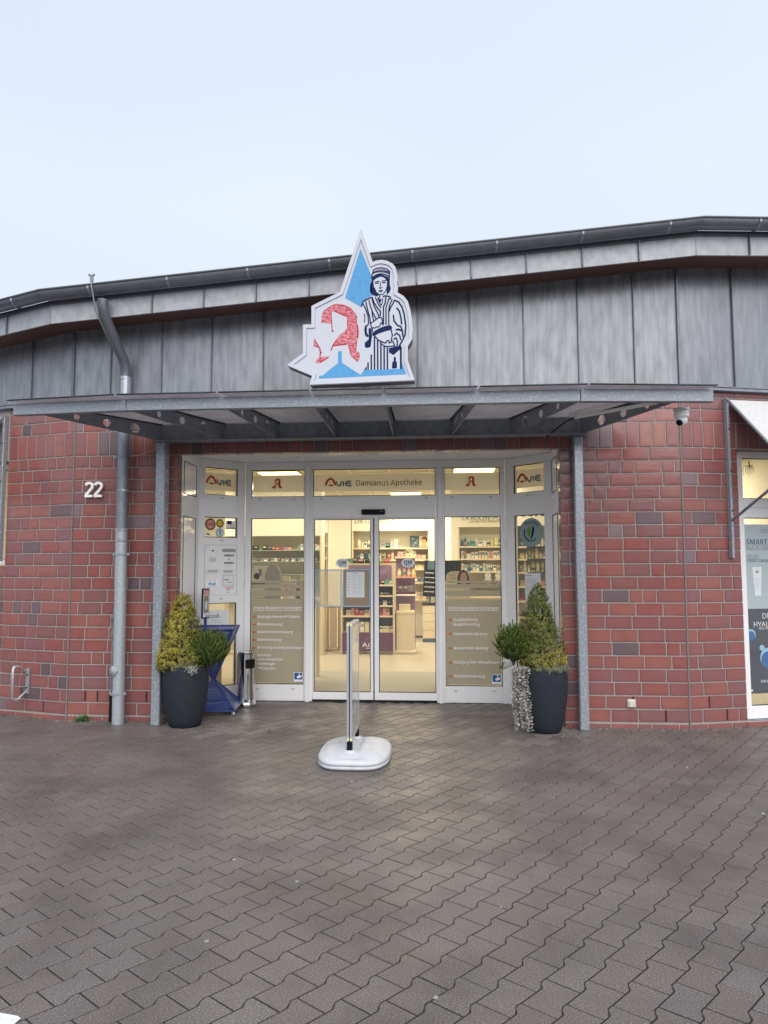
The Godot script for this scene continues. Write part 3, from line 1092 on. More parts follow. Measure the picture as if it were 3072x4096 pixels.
func shopfront() -> void:
	var s := thing("shop_front", "white aluminium shop front of fixed panes in the recessed entrance", "shop front")
	# head and rails of the flat middle
	bar("head_rail", s, XF, -1.50, 1.51, 2.663, 2.752)
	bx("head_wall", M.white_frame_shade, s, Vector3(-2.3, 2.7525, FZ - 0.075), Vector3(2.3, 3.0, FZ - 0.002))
	bar("transom_rail", s, XF, -1.43, -0.80, 2.097, 2.346)
	bar("transom_rail", s, XF, 0.822, 1.457, 2.097, 2.346)
	bar("stile", s, XF, -1.50, -1.43, 0.0, 2.6625)
	bar("stile", s, XF, 1.457, 1.51, 0.0, 2.6625)
	bar("bottom_rail", s, XF, -1.43, -0.80, 0.004, 0.187)
	bar("bottom_rail", s, XF, 0.822, 1.457, 0.004, 0.187)
	for x in [-0.80, 0.722]:
		bar("mullion", s, XF, x, x + 0.10, 0.002, 2.6625, -0.07, 0.004)
		bar("mullion_cover", s, XF, x + 0.025, x + 0.068, 0.0, 2.703, 0.0045, 0.034)
	glazing(s, XF, -1.43, -0.80, 2.346, 2.663)
	glazing(s, XF, -0.70, 0.722, 2.346, 2.663)
	glazing(s, XF, 0.822, 1.457, 2.346, 2.663)
	glazing(s, XF, -1.43, -0.80, 0.187, 2.097)
	glazing(s, XF, 0.822, 1.457, 0.187, 2.097)
	caps(s, XF, [[-1.32, 2.318], [-0.92, 2.318], [-0.60, 2.318], [0.615, 2.318], [0.92, 2.318], [1.35, 2.318], [-1.33, 0.14], [-0.92, 0.14], [0.93, 0.14], [1.36, 0.14]])
	# angled bays
	bar("head_rail", s, XL, 0.002, 0.578, 2.663, 2.752)
	bar("stile", s, XL, 0.002, 0.078, 0.0, 2.6625)
	bar("stile", s, XL, 0.484, 0.578, 0.0, 2.6625)
	for q in [[2.097, 2.35], [1.785, 1.865], [1.123, 1.205], [0.004, 0.190]]:
		bar("cross_rail", s, XL, 0.078, 0.484, q[0], q[1])
	glazing(s, XL, 0.078, 0.484, 2.35, 2.663)
	glazing(s, XL, 0.078, 0.484, 1.865, 2.097)
	glazing(s, XL, 0.078, 0.484, 0.190, 1.123)
	caps(s, XL, [[0.283, 2.317], [0.286, 1.833], [0.286, 1.175]])
	bar("head_rail", s, XR, 0.002, 0.627, 2.66, 2.752)
	bar("stile", s, XR, 0.002, 0.12, 0.0, 2.6595)
	bar("stile", s, XR, 0.535, 0.627, 0.0, 2.6595)
	bar("cross_rail", s, XR, 0.12, 0.535, 2.095, 2.345)
	bar("cross_rail", s, XR, 0.12, 0.535, 0.004, 0.190)
	glazing(s, XR, 0.12, 0.535, 2.345, 2.66)
	glazing(s, XR, 0.12, 0.535, 0.190, 2.095)
	caps(s, XR, [[0.318, 2.313], [0.33, 0.14]])
	# narrow side bays against the brick reveals
	for q in [[XSL, 0.615], [XSR, 0.575]]:
		var xf: Transform3D = q[0]
		var w: float = q[1]
		bar("side_panel", s, xf, 0.0, w, 0.0, 2.752, -0.07, 0.0)
		for y in [[2.30, 2.64], [0.22, 2.06]]:
			var st := S()
			var a := 0.10
			var b := w - 0.10
			box(st, Vector3(a, y[1], 0.0005), Vector3(b, y[1] + 0.006, 0.0045), xf)
			box(st, Vector3(a, y[0], 0.0005), Vector3(b, y[0] + 0.006, 0.0045), xf)
			box(st, Vector3(a, y[0] + 0.006, 0.0005), Vector3(a + 0.006, y[1], 0.0045), xf)
			box(st, Vector3(b - 0.006, y[0] + 0.006, 0.0005), Vector3(b, y[1], 0.0045), xf)
			fin(st, "gasket", M.gasket, s)
		bx("handle_stop", M.print_white, s, Vector3(w / 2 - 0.008, 2.255, 0.0), Vector3(w / 2 + 0.008, 2.285, 0.02), xf, 0.003)
	# ceiling of the recess with round downlights
	var lie := Transform3D(Basis(Vector3(1, 0, 0), Vector3(0, 0, -1), Vector3(0, 1, 0)), Vector3(0, 2.7535, 0))
	var st := S()
	prism(st, V2([-1.985, 0.109, 2.02, 0.109, 2.02, 0.75, 1.55, 1.15, -1.53, 1.15, -1.985, 0.75]), 0.0, 0.02, lie)
	fin(st, "recess_ceiling", M.white_frame, s)
	bx("recess_lip", M.white_frame, s, Vector3(-1.889, 2.69, -0.128), Vector3(1.939, 2.753, -0.109))
	for x in [-0.90, 0.0, 0.90]:
		st = S()
		lathe(st, [Vector2(0.0, 2.752), Vector2(0.085, 2.7515), Vector2(0.105, 2.745), Vector2(0.11, 2.7535)], 24, Vector3(x, 0, -0.72))
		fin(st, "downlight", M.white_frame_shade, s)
	doors()
	window_prints()
	mail_panel()


func doors() -> void:
	var d := thing("sliding_door", "closed pair of glass sliding doors in white frames", "door")
	var n0 := -0.062
	var n1 := -0.012
	bar("header_box", d, XF, -0.699, 0.721, 2.094, 2.345, -0.07, 0.002)
	for q in [[-0.699, 0.001, -0.030], [0.014, 0.721, 0.066]]:
		var leaf := Node3D.new()
		leaf.name = "door_leaf"
		d.add_child(leaf, true)
		var left: bool = q[0] < -0.5
		var g0: float = -0.686 if left else 0.066
		var g1: float = -0.030 if left else 0.712
		bar("bottom_rail", leaf, XF, q[0], q[1], 0.022, 0.106, n0, n1)
		bar("top_rail", leaf, XF, q[0], q[1], 2.0775, 2.093, n0, n1)
		bar("stile", leaf, XF, q[0], g0, 0.1065, 2.077, n0, n1)
		bar("stile", leaf, XF, g1, q[1], 0.1065, 2.077, n0, n1)
		glazing(leaf, XF, g0, g1, 0.106, 2.0775, -0.036)
	bx("door_seal", M.gasket, d, Vector3(0.0012, 0.02, -0.05), Vector3(0.0135, 2.09, -0.025), XF)
	bx("floor_track", M.black_gap, d, Vector3(-0.699, -0.004, -0.066), Vector3(0.721, 0.014, -0.008), XF)
	var se := thing("door_sensor", "black motion sensor bar above the sliding doors", "sensor")
	bx("sensor_body", M.black_plastic, se, Vector3(-0.128, 2.128, 0.0025), Vector3(0.142, 2.187, 0.045), XF, 0.006)
	bx("sensor_mark", M.print_grey, se, Vector3(0.085, 2.160, 0.0455), Vector3(0.128, 2.166, 0.046), XF)


# swooping house logo: red arch with a bar, then three rounded letters
func logo(parent: Node3D, xf: Transform3D, w: float, n: float) -> void:
	var k := w / 100.0
	var st := S()
	var arch := PackedVector2Array()
	for i in 15:
		var u := float(i) / 14.0
		arch.append(Vector2(lerpf(1.5, 38, u), 31.0 * pow(sin(PI * (0.06 + 0.90 * u)), 0.75) - (3.0 if i == 0 else 0.0)))
	stroke(st, scaled(arch, Vector2(k, k), Vector2.ZERO), 3.6 * k, n, xf)
	flat(st, scaled(circle(Vector2(21, 6), 10, 3.2, 18), Vector2(k, k), Vector2.ZERO), n, xf)
	fin(st, "logo_arch", M.print_red, parent)
	for q in [[0.0, 0.0, "print_teal", 0.0008], [-1.1, 1.1, "print_slate", 0.0]]:
		st = S()
		var o := Vector2(q[0], q[1]) * k + Vector2(1.2 * k, 0)
		var z: float = n + q[3]
		stroke(st, scaled(V2([40, 20, 44, 10, 48, 3.5, 52, 2.5, 56, 8, 60, 20]), Vector2(k, k), o), 2.3 * k, z, xf)
		stroke(st, scaled(V2([67, 2.5, 67, 20]), Vector2(k, k), o), 2.3 * k, z, xf)
		stroke(st, scaled(V2([96, 20, 82, 19.5, 76, 15, 75, 11, 77, 6, 83, 3, 97, 3]), Vector2(k, k), o), 2.3 * k, z, xf)
		stroke(st, scaled(V2([77, 11.5, 95, 11.5]), Vector2(k, k), o), 2.0 * k, z, xf)
		fin(st, "logo_letters", M[q[2]], parent)


# broken-script pharmacy A with its cup and snake left open
func gothic_a(parent: Node3D, xf: Transform3D, h: float, n: float, m: Material) -> void:
	var k := h / 100.0
	var o := Vector2(-50 * k, 0)
	var st := S()
	var parts := [[28, 72, 28, 84, 58, 100, 82, 86, 82, 72, 58, 84, 44, 76], [62, 84, 82, 72, 82, 28, 62, 34], [62, 36, 82, 30, 100, 14, 84, 0, 62, 18], [28, 76, 44, 76, 44, 54, 28, 50], [28, 46, 44, 48, 44, 30, 28, 26], [28, 32, 44, 32, 38, 12, 20, 0, 0, 14, 16, 26], [40, 54, 64, 54, 64, 43, 40, 43]]
	for i in parts.size():
		flat(st, scaled(V2(parts[i]), Vector2(k, k), o), n + 0.0002 * i, xf)
	fin(st, "pharmacy_letter", m, parent)
	st = S()
	stroke(st, scaled(V2([22, 62, 34, 66, 46, 64]), Vector2(k, k), o), 2.5 * k, n + 0.0020, xf)
	stroke(st, scaled(V2([24, 60, 30, 50, 36, 50, 42, 60]), Vector2(k, k), o), 2.0 * k, n + 0.0023, xf)
	stroke(st, scaled(V2([33, 50, 36, 40, 28, 34, 36, 28, 30, 22, 40, 22]), Vector2(k, k), o), 2.2 * k, n + 0.0026, xf)
	fin(st, "cup_and_snake", M.film_light, parent)


func sticker(p: Node3D, called: String, xf: Transform3D, c: Vector2, rx: float, ry: float, n: float, m: Material) -> MeshInstance3D:
	var st := S()
	flat(st, circle(c, rx, ry, 30), n, xf)
	return fin(st, called, m, p)


func rect(p: Node3D, called: String, xf: Transform3D, a: Vector2, b: Vector2, n: float, m: Material) -> MeshInstance3D:
	var st := S()
	flat(st, PackedVector2Array([a, Vector2(a.x, b.y), b, Vector2(b.x, a.y)]), n, xf)
	return fin(st, called, m, p)


func lines_of(p: Node3D, xf: Transform3D, a: Vector2, w: float, count: int, step: float, n: float, m: Material, t := 0.004) -> void:
	var st := S()
	for i in count:
		var y := a.y - step * i
		var x := a.x
		while x < a.x + w * rr(0.75, 1.0):
			var q := rr(0.012, 0.04) * minf(1.0, w / 0.2)
			flat(st, PackedVector2Array([Vector2(x, y), Vector2(x, y + t), Vector2(x + q, y + t), Vector2(x + q, y)]), n, xf)
			x += q + 0.006
	fin(st, "print_lines", m, p)


func window_prints() -> void:
	# frosted name strip in the top lights
	var f := thing("window_film", "pale frosted name strip behind the top panes of the shop front", "window film")
	for q in [[XF, -1.42, -0.81], [XF, -0.69, 0.712], [XF, 0.832, 1.447], [XL, 0.088, 0.474], [XR, 0.13, 0.525]]:
		rect(f, "film_strip", q[0], Vector2(q[1], 2.405), Vector2(q[2], 2.605), -0.0375, M.film_light)
	logo(f, XF * Transform3D(Basis(), Vector3(-0.560, 2.457, 0)), 0.315, -0.0285)
	txt(f, "lettering", "Damianus Apotheke", XF * Transform3D(Basis(), Vector3(-0.205, 2.500, -0.0285)), 0.092, M.print_brown, false, 0.0, 0, -0.765)
	logo(f, XL * Transform3D(Basis(), Vector3(0.098, 2.462, 0)), 0.32, -0.0285)
	logo(f, XR * Transform3D(Basis(), Vector3(0.160, 2.455, 0)), 0.325, -0.0285)
	gothic_a(f, XF * Transform3D(Basis(), Vector3(-1.132, 2.443, 0)), 0.125, -0.0285, M.print_orange)
	gothic_a(f, XF * Transform3D(Basis(), Vector3(1.128, 2.443, 0)), 0.125, -0.0285, M.print_orange)
	# service lists
	var l := thing("service_list", "olive film with services in white italics, left of the doors", "window film")
	var r := thing("service_list", "olive film with services in white italics, right of the doors", "window film")
	var xs := [[l, -1.42, -0.81], [r, 0.832, 1.447]]
	for q in xs:
		rect(q[0], "film_sheet", XF, Vector2(q[1], 0.20), Vector2(q[2], 1.155), -0.0375, M.film)
		rect(q[0], "film_band", XF, Vector2(q[1], 1.341), Vector2(q[2], 1.366), -0.0375, M.film)
		rect(q[0], "film_band", XF, Vector2(q[1], 1.283), Vector2(q[2], 1.327), -0.0375, M.film)
		rect(q[0], "film_band", XF, Vector2(q[1], 1.192), Vector2(q[2], 1.256), -0.0375, M.film)
	var n := -0.0285
	var row := func(p: Node3D, s: String, x: float, y: float, h: float, w: float) -> void:
		txt(p, "lettering", s, XF * Transform3D(Basis(), Vector3(x, y, n)), h, M.print_white, true, 0.2, 0, -w)
	var arrow := func(p: Node3D, x: float, y: float) -> void:
		var st := S()
		flat(st, V2([x - 0.016, y - 0.008, x - 0.016, y + 0.008, x + 0.002, y + 0.008, x + 0.002, y + 0.017, x + 0.018, y, x + 0.002, y - 0.017, x + 0.002, y - 0.008]), n, XF)
		fin(st, "red_arrow", M.print_orange, p)
	for q in [[l, -1.40], [r, 0.852]]:
		row.call(q[0], "Unsere besonderen Leistungen:", q[1], 1.056, 0.047, 0.572)
		rect(q[0], "underline", XF, Vector2(q[1], 1.026), Vector2(q[1] + 0.575, 1.0315), n, M.print_white)
	var yy := [0.955, 0.866, 0.778, 0.688, 0.599]
	var tt := ["Beratungsschwerpunkt Diabetes", "Blutzuckermessung", "Gesamtcholesterinmessung", "Blutdruckmessung", "Anmessung von Kompressionsware"]
	for i in 5:
		row.call(l, tt[i], -1.350, yy[i], 0.045, [0.495, 0.295, 0.417, 0.284, 0.54][i])
		arrow.call(l, -1.388, yy[i])
	row.call(l, "Verleih von", -1.35, 0.511, 0.044, 0.165)
	row.call(l, "• Inhalationsgeräten", -1.35, 0.466, 0.043, 0.30)
	row.call(l, "• Babywaagen", -1.35, 0.415, 0.043, 0.212)
	row.call(l, "• Milchpumpen", -1.35, 0.363, 0.043, 0.222)
	yy = [0.925, 0.872, 0.765, 0.606, 0.448, 0.294]
	tt = ["Qualitätssichernde", "Rezepturherstellung", "Hausapotheken-Beratung", "Reiseapotheken-Beratung", "Entsorgung Ihrer Altmedikamente", "Homöopathie-Beratung"]
	for i in 6:
		row.call(r, tt[i], 0.910, yy[i], 0.046, [0.277, 0.30, 0.38, 0.387, 0.53, 0.347][i])
		if i != 1:
			arrow.call(r, 0.876, yy[i])
	for q in [[-0.918, 0.217, "blue and white video surveillance sticker on the left service film"], [1.338, 0.212, "blue and white video surveillance sticker on the right service film"]]:
		var v := thing("camera_sticker", q[2], "sticker")
		var x: float = q[0]
		var y: float = q[1]
		rect(v, "white_card", XF, Vector2(x, y), Vector2(x + 0.104, y + 0.106), n, M.print_white)
		rect(v, "blue_field", XF, Vector2(x + 0.006, y + 0.024), Vector2(x + 0.098, y + 0.100), n + 0.0008, M.print_blue)
		var st := S()
		flat(st, V2([x + 0.036, y + 0.046, x + 0.040, y + 0.064, x + 0.088, y + 0.074, x + 0.092, y + 0.050, x + 0.046, y + 0.036]), n + 0.0016, XF)
		flat(st, V2([x + 0.058, y + 0.068, x + 0.058, y + 0.099, x + 0.066, y + 0.099, x + 0.066, y + 0.070]), n + 0.0016, XF)
		fin(st, "camera_picture", M.print_white, v)
		lines_of(v, XF, Vector2(x + 0.012, y + 0.010), 0.08, 1, 0.01, n + 0.0008, M.print_sky, 0.004)
	# notices on the doors
	var zn := -0.0345
	for q in [[-0.36, 1.571, "white oval sticker with blue letters on the left door leaf"], [0.400, 1.571, "white oval sticker with blue letters on the right door leaf"]]:
		var o := thing("quality_sticker", q[2], "sticker")
		sticker(o, "oval", XF, Vector2(q[0], q[1]), 0.078, 0.053, zn, M.paper)
		txt(o, "lettering", "QM", XF * Transform3D(Basis(), Vector3(q[0], q[1] + 0.006, zn + 0.0008)), 0.062, M.print_navy, true, 0.0, 1, 0.95)
		rect(o, "print_bar", XF, Vector2(q[0] - 0.04, q[1] - 0.036), Vector2(q[0] + 0.04, q[1] - 0.024), zn + 0.0008, M.print_sky)
	for q in [[-0.672, -0.366, false, "empty clear notice pocket on the left door leaf"], [-0.354, -0.038, true, "clear pocket holding the opening hours sheet on the left door"]]:
		var o := thing("notice_pocket", q[3], "notice holder")
		rect(o, "back_sheet", XF, Vector2(q[0] + 0.012, 1.082), Vector2(q[1] - 0.012, 1.486), zn, M.pocket_sheet if not q[2] else M.tan_card)
		var st := S()
		for e in [[q[0], 1.070, q[1], 1.082], [q[0], 1.486, q[1], 1.498], [q[0], 1.082, q[0] + 0.012, 1.486], [q[1] - 0.012, 1.082, q[1], 1.486]]:
			box(st, Vector3(e[0], e[1], zn), Vector3(e[2], e[3], zn + 0.006), XF)
		fin(st, "frame", M.print_sky, o)
		if q[2]:
			rect(o, "hours_sheet", XF, Vector2(-0.312, 1.176), Vector2(-0.102, 1.470), zn + 0.001, M.paper)
			lines_of(o, XF, Vector2(-0.245, 1.452), 0.08, 1, 0.02, zn + 0.002, M.print_black, 0.006)
			lines_of(o, XF, Vector2(-0.300, 1.415), 0.035, 7, 0.0325, zn + 0.002, M.print_black, 0.005)
			lines_of(o, XF, Vector2(-0.240, 1.425), 0.05, 14, 0.0165, zn + 0.002, M.print_grey, 0.003)
			lines_of(o, XF, Vector2(-0.175, 1.425), 0.05, 14, 0.0165, zn + 0.002, M.print_grey, 0.003)
	# stickers in the angled bays
	var zr := -0.0285
	var ph := thing("round_sticker", "large round pale green herbal sticker on the right angled pane", "sticker")
	sticker(ph, "disc", XR, Vector2(0.336, 1.899), 0.163, 0.161, zr, M.print_teal)
	sticker(ph, "disc_face", XR, Vector2(0.336, 1.899), 0.158, 0.156, zr + 0.0006, mk("disc_green", 0.27, 0.38, 0.36, 0.5))
	var st := S()
	flat(st, V2([0.315, 1.84, 0.285, 1.88, 0.280, 1.92, 0.295, 1.955, 0.325, 1.975, 0.335, 1.93, 0.330, 1.88]), zr + 0.0014, XR)
	fin(st, "green_leaf", M.p_green, ph)
	st = S()
	flat(st, V2([0.335, 1.80, 0.332, 1.84, 0.345, 1.90, 0.352, 1.945, 0.366, 1.985, 0.380, 1.94, 0.372, 1.88, 0.350, 1.84]), zr + 0.0014, XR)
	stroke(st, V2([0.250, 1.94, 0.243, 1.90, 0.250, 1.86, 0.275, 1.83, 0.310, 1.805]), 0.008, zr + 0.0014, XR)
	stroke(st, V2([0.31, 1.803, 0.36, 1.805, 0.40, 1.83]), 0.004, zr + 0.0014, XR)
	fin(st, "navy_leaf", M.print_navy, ph)
	var word := "Phytothek"
	for i in word.length():
		var a := deg_to_rad(128 - i * 11.0)
		var q := Transform3D(Basis(Vector3(0, 0, 1), a - PI / 2), Vector3(0.336 + cos(a) * 0.120, 1.899 + sin(a) * 0.120, zr + 0.0014))
		txt(ph, "lettering", word[i], XR * q, 0.052, M.print_slate, false, 0.0, 1)
	var sh := thing("letter_sheet", "white printed letter taped inside the right angled pane", "notice")
	rect(sh, "sheet", XR, Vector2(0.234, 1.02), Vector2(0.443, 1.453), -0.039, M.paper)
	lines_of(sh, XR, Vector2(0.25, 1.425), 0.10, 1, 0.02, -0.0383, M.print_slate, 0.007)
	lines_of(sh, XR, Vector2(0.25, 1.39), 0.16, 14, 0.019, -0.0383, M.print_grey, 0.004)
	var defs := [[0.157, 2.014, 0.066, 0.068, "p_brown", "p_pink", "brown and pink round sticker in the small angled pane"], [0.275, 2.028, 0.046, 0.048, "p_black", "p_yellow", "dark round sticker with yellow emblem in the small angled pane"], [0.274, 1.922, 0.050, 0.051, "print_sky", "paper", "pale blue round sticker with the figure 1"]]
	for q in defs:
		var o := thing("round_sticker", q[6], "sticker")
		sticker(o, "ring", XL, Vector2(q[0], q[1]), q[2], q[3], zr, M[q[4]])
		sticker(o, "centre", XL, Vector2(q[0], q[1]), q[2] * 0.72, q[3] * 0.72, zr + 0.0008, M[q[5]])
		if q[4] == "print_sky":
			txt(o, "lettering", "1", XL * Transform3D(Basis(), Vector3(q[0], q[1], zr + 0.0016)), 0.075, M.print_blue, true, 0.1, 1)
		elif q[4] == "p_brown":
			txt(o, "lettering", "PARI", XL * Transform3D(Basis(), Vector3(q[0], q[1], zr + 0.0016)), 0.036, M.print_red, true, 0.0, 1)
	var cd := thing("card_sticker", "white card sticker with navy and red print in the small angled pane", "sticker")
	rect(cd, "card", XL, Vector2(0.345, 1.970), Vector2(0.468, 2.060), zr, M.print_white)
	rect(cd, "navy_block", XL, Vector2(0.365, 2.022), Vector2(0.42, 2.062), zr + 0.0008, M.print_navy)
	lines_of(cd, XL, Vector2(0.40, 2.005), 0.06, 2, 0.02, zr + 0.0008, M.print_red, 0.01)
	rect(cd, "navy_foot", XL, Vector2(0.345, 1.968), Vector2(0.468, 1.980), zr + 0.0008, M.print_navy)
	var sm := thing("cloud_sticker", "small white and blue sticker low in the small angled pane", "sticker")
	sticker(sm, "patch", XL, Vector2(0.130, 1.905), 0.036, 0.017, zr, M.print_white)
	sticker(sm, "blue_dot", XL, Vector2(0.130, 1.902), 0.018, 0.010, zr + 0.0008, M.print_blue)
	# notice behind the lower angled pane
	var no := thing("notice_card", "white notice with red pharmacy letter behind the low angled pane", "notice")
	rect(no, "card", XL, Vector2(0.125, 0.70), Vector2(0.409, 1.042), -0.042, M.paper)
	txt(no, "lettering", "Damianus", XL * Transform3D(Basis(), Vector3(0.155, 0.985, -0.0412)), 0.026, M.print_slate, false, 0.1)
	txt(no, "lettering", "APOTHEKE", XL * Transform3D(Basis(), Vector3(0.138, 0.962, -0.0412)), 0.026, M.print_slate, false, 0.1)
	gothic_a(no, XL * Transform3D(Basis(), Vector3(0.270, 0.955, -0.042)), 0.045, 0.0008, M.print_red)
	lines_of(no, XL, Vector2(0.20, 0.925), 0.13, 6, 0.026, -0.0412, M.print_grey, 0.004)
	var cardb := thing("carton", "plain brown carton behind the low angled pane", "carton")
	bx("box_body", M.pine, cardb, Vector3(0.10, 0.008, -0.30), Vector3(0.36, 0.52, -0.10), XL, 0.004)
	bx("flap_line", M.p_brown, cardb, Vector3(0.10, 0.40, -0.0995), Vector3(0.36, 0.405, -0.098), XL)


func mail_panel() -> void:
	var p := thing("letterbox_panel", "white service panel with letter slot, bell and notices in the angled bay", "letterbox")
	var n := 0.002
	bx("panel", M.white_frame, p, Vector3(0.078, 1.205, -0.06), Vector3(0.484, 1.785, -0.004), XL)
	var st := S()
	for e in [[0.082, 1.211, 0.481, 1.2125], [0.082, 1.7755, 0.481, 1.777], [0.082, 1.2125, 0.0835, 1.7755], [0.4795, 1.2125, 0.481, 1.7755]]:
		box(st, Vector3(e[0], e[1], -0.004), Vector3(e[2], e[3], -0.001), XL)
	fin(st, "outline_gap", M.print_grey, p)
	sticker(p, "camera_eye", XL, Vector2(0.180, 1.715), 0.011, 0.011, -0.002, M.black_gap)
	bx("display", M.p_grey, p, Vector3(0.295, 1.702, -0.0035), Vector3(0.461, 1.738, 0.0), XL)
	for q in [[1.651, 1.674], [1.565, 1.588]]:
		bx("name_plate", M.p_grey, p, Vector3(0.32, q[0], -0.0035), Vector3(0.441, q[1], 0.001), XL, 0.001)
		lines_of(p, XL, Vector2(0.335, q[0] + 0.008), 0.085, 1, 0.01, 0.0015, M.print_black, 0.006)
	st = S()
	lathe(st, [Vector2(0.0, 0.012), Vector2(0.008, 0.011), Vector2(0.011, 0.0)], 14)
	put(mesh_of(st), "bell_button", M.alu, p, XL * Transform3D(Basis(Vector3.RIGHT, PI / 2), Vector3(0.38, 1.620, -0.004)))
	st = S()
	for i in 5:
		for k in 10:
			box(st, Vector3(0.138 + k * 0.0085, 1.59 + i * 0.010, -0.0038), Vector3(0.143 + k * 0.0085, 1.595 + i * 0.010, -0.0028), XL)
	fin(st, "speaker_holes", M.print_grey, p)
	bx("letter_slot", M.white_frame_shade, p, Vector3(0.096, 1.460, -0.0035), Vector3(0.263, 1.506, 0.002), XL, 0.002)
	txt(p, "lettering", "REZEPTE", XL * Transform3D(Basis(), Vector3(0.18, 1.483, 0.0025)), 0.026, M.print_grey, true, 0.0, 1, 1.1)
	txt(p, "lettering", "NOTDIENST", XL * Transform3D(Basis(), Vector3(0.313, 1.484, -0.0025)), 0.027, M.print_black, false, 0.0, 0, 0.86)
	rect(p, "underline", XL, Vector2(0.318, 1.462), Vector2(0.432, 1.467), -0.003, M.print_grey)
	lines_of(p, XL, Vector2(0.33, 1.535), 0.08, 1, 0.01, -0.003, M.print_grey, 0.003)
	for e in [[0.308, 1.311, 0.447, 1.44]]:
		bx("duty_window", M.print_grey, p, Vector3(e[0], e[1], -0.0038), Vector3(e[2], e[3], -0.002), XL)
		bx("duty_sheet", M.paper, p, Vector3(e[0] + 0.004, e[1] + 0.004, -0.002), Vector3(e[2] - 0.004, e[3] - 0.004, -0.001), XL)
	rect(p, "print_bar", XL, Vector2(0.318, 1.386), Vector2(0.375, 1.392), -0.0005, M.print_black)
	rect(p, "print_bar", XL, Vector2(0.352, 1.370), Vector2(0.375, 1.376), -0.0005, M.print_black)
	rect(p, "print_bar", XL, Vector2(0.378, 1.350), Vector2(0.418, 1.356), -0.0005, M.print_black)
	rect(p, "flyer", XL, Vector2(0.106, 1.29), Vector2(0.253, 1.388), -0.003, M.print_white)
	st = S()
	flat(st, V2([0.13, 1.325, 0.132, 1.355, 0.155, 1.360, 0.185, 1.345, 0.22, 1.368, 0.222, 1.325, 0.19, 1.318, 0.16, 1.330]), -0.0022, XL)
	fin(st, "flyer_waves", M.print_sky, p)
	lines_of(p, XL, Vector2(0.12, 1.302), 0.12, 1, 0.01, -0.0022, M.print_blue, 0.005)
	lines_of(p, XL, Vector2(0.13, 1.376), 0.10, 1, 0.01, -0.0022, M.print_grey, 0.003)
	for q in [[0.345, 1.286, "p_pink"], [0.375, 1.286, "print_orange"], [0.345, 1.268, "p_pink"], [0.375, 1.268, "p_pink"], [0.415, 1.286, "p_grey"], [0.36, 1.236, "p_grey"]]:
		rect(p, "payment_mark", XL, Vector2(q[0], q[1]), Vector2(q[0] + 0.024, q[1] + 0.013), -0.003, M[q[2]])


# ---------------------------------------------------------------- roof sign
const SK := Vector2(0.00074323, -0.00076083)
const SO := Vector2(-0.5995, 4.568)


func sp(a: Array) -> PackedVector2Array:
	return scaled(V2(a), SK, SO)


func inset(poly: PackedVector2Array, d: float) -> PackedVector2Array:
	var r := PackedVector2Array()
	var sg := -1.0 if Geometry2D.is_polygon_clockwise(poly) else 1.0
	var n := poly.size()
	for i in n:
		var a := (poly[i] - poly[(i + n - 1) % n]).normalized()
		var b := (poly[(i + 1) % n] - poly[i]).normalized()
		var na := Vector2(-a.y, a.x) * sg
		var nb := Vector2(-b.y, b.x) * sg
		var m := (na + nb).normalized()
		r.append(poly[i] + m * d / maxf(0.28, m.dot(na)))
	return r


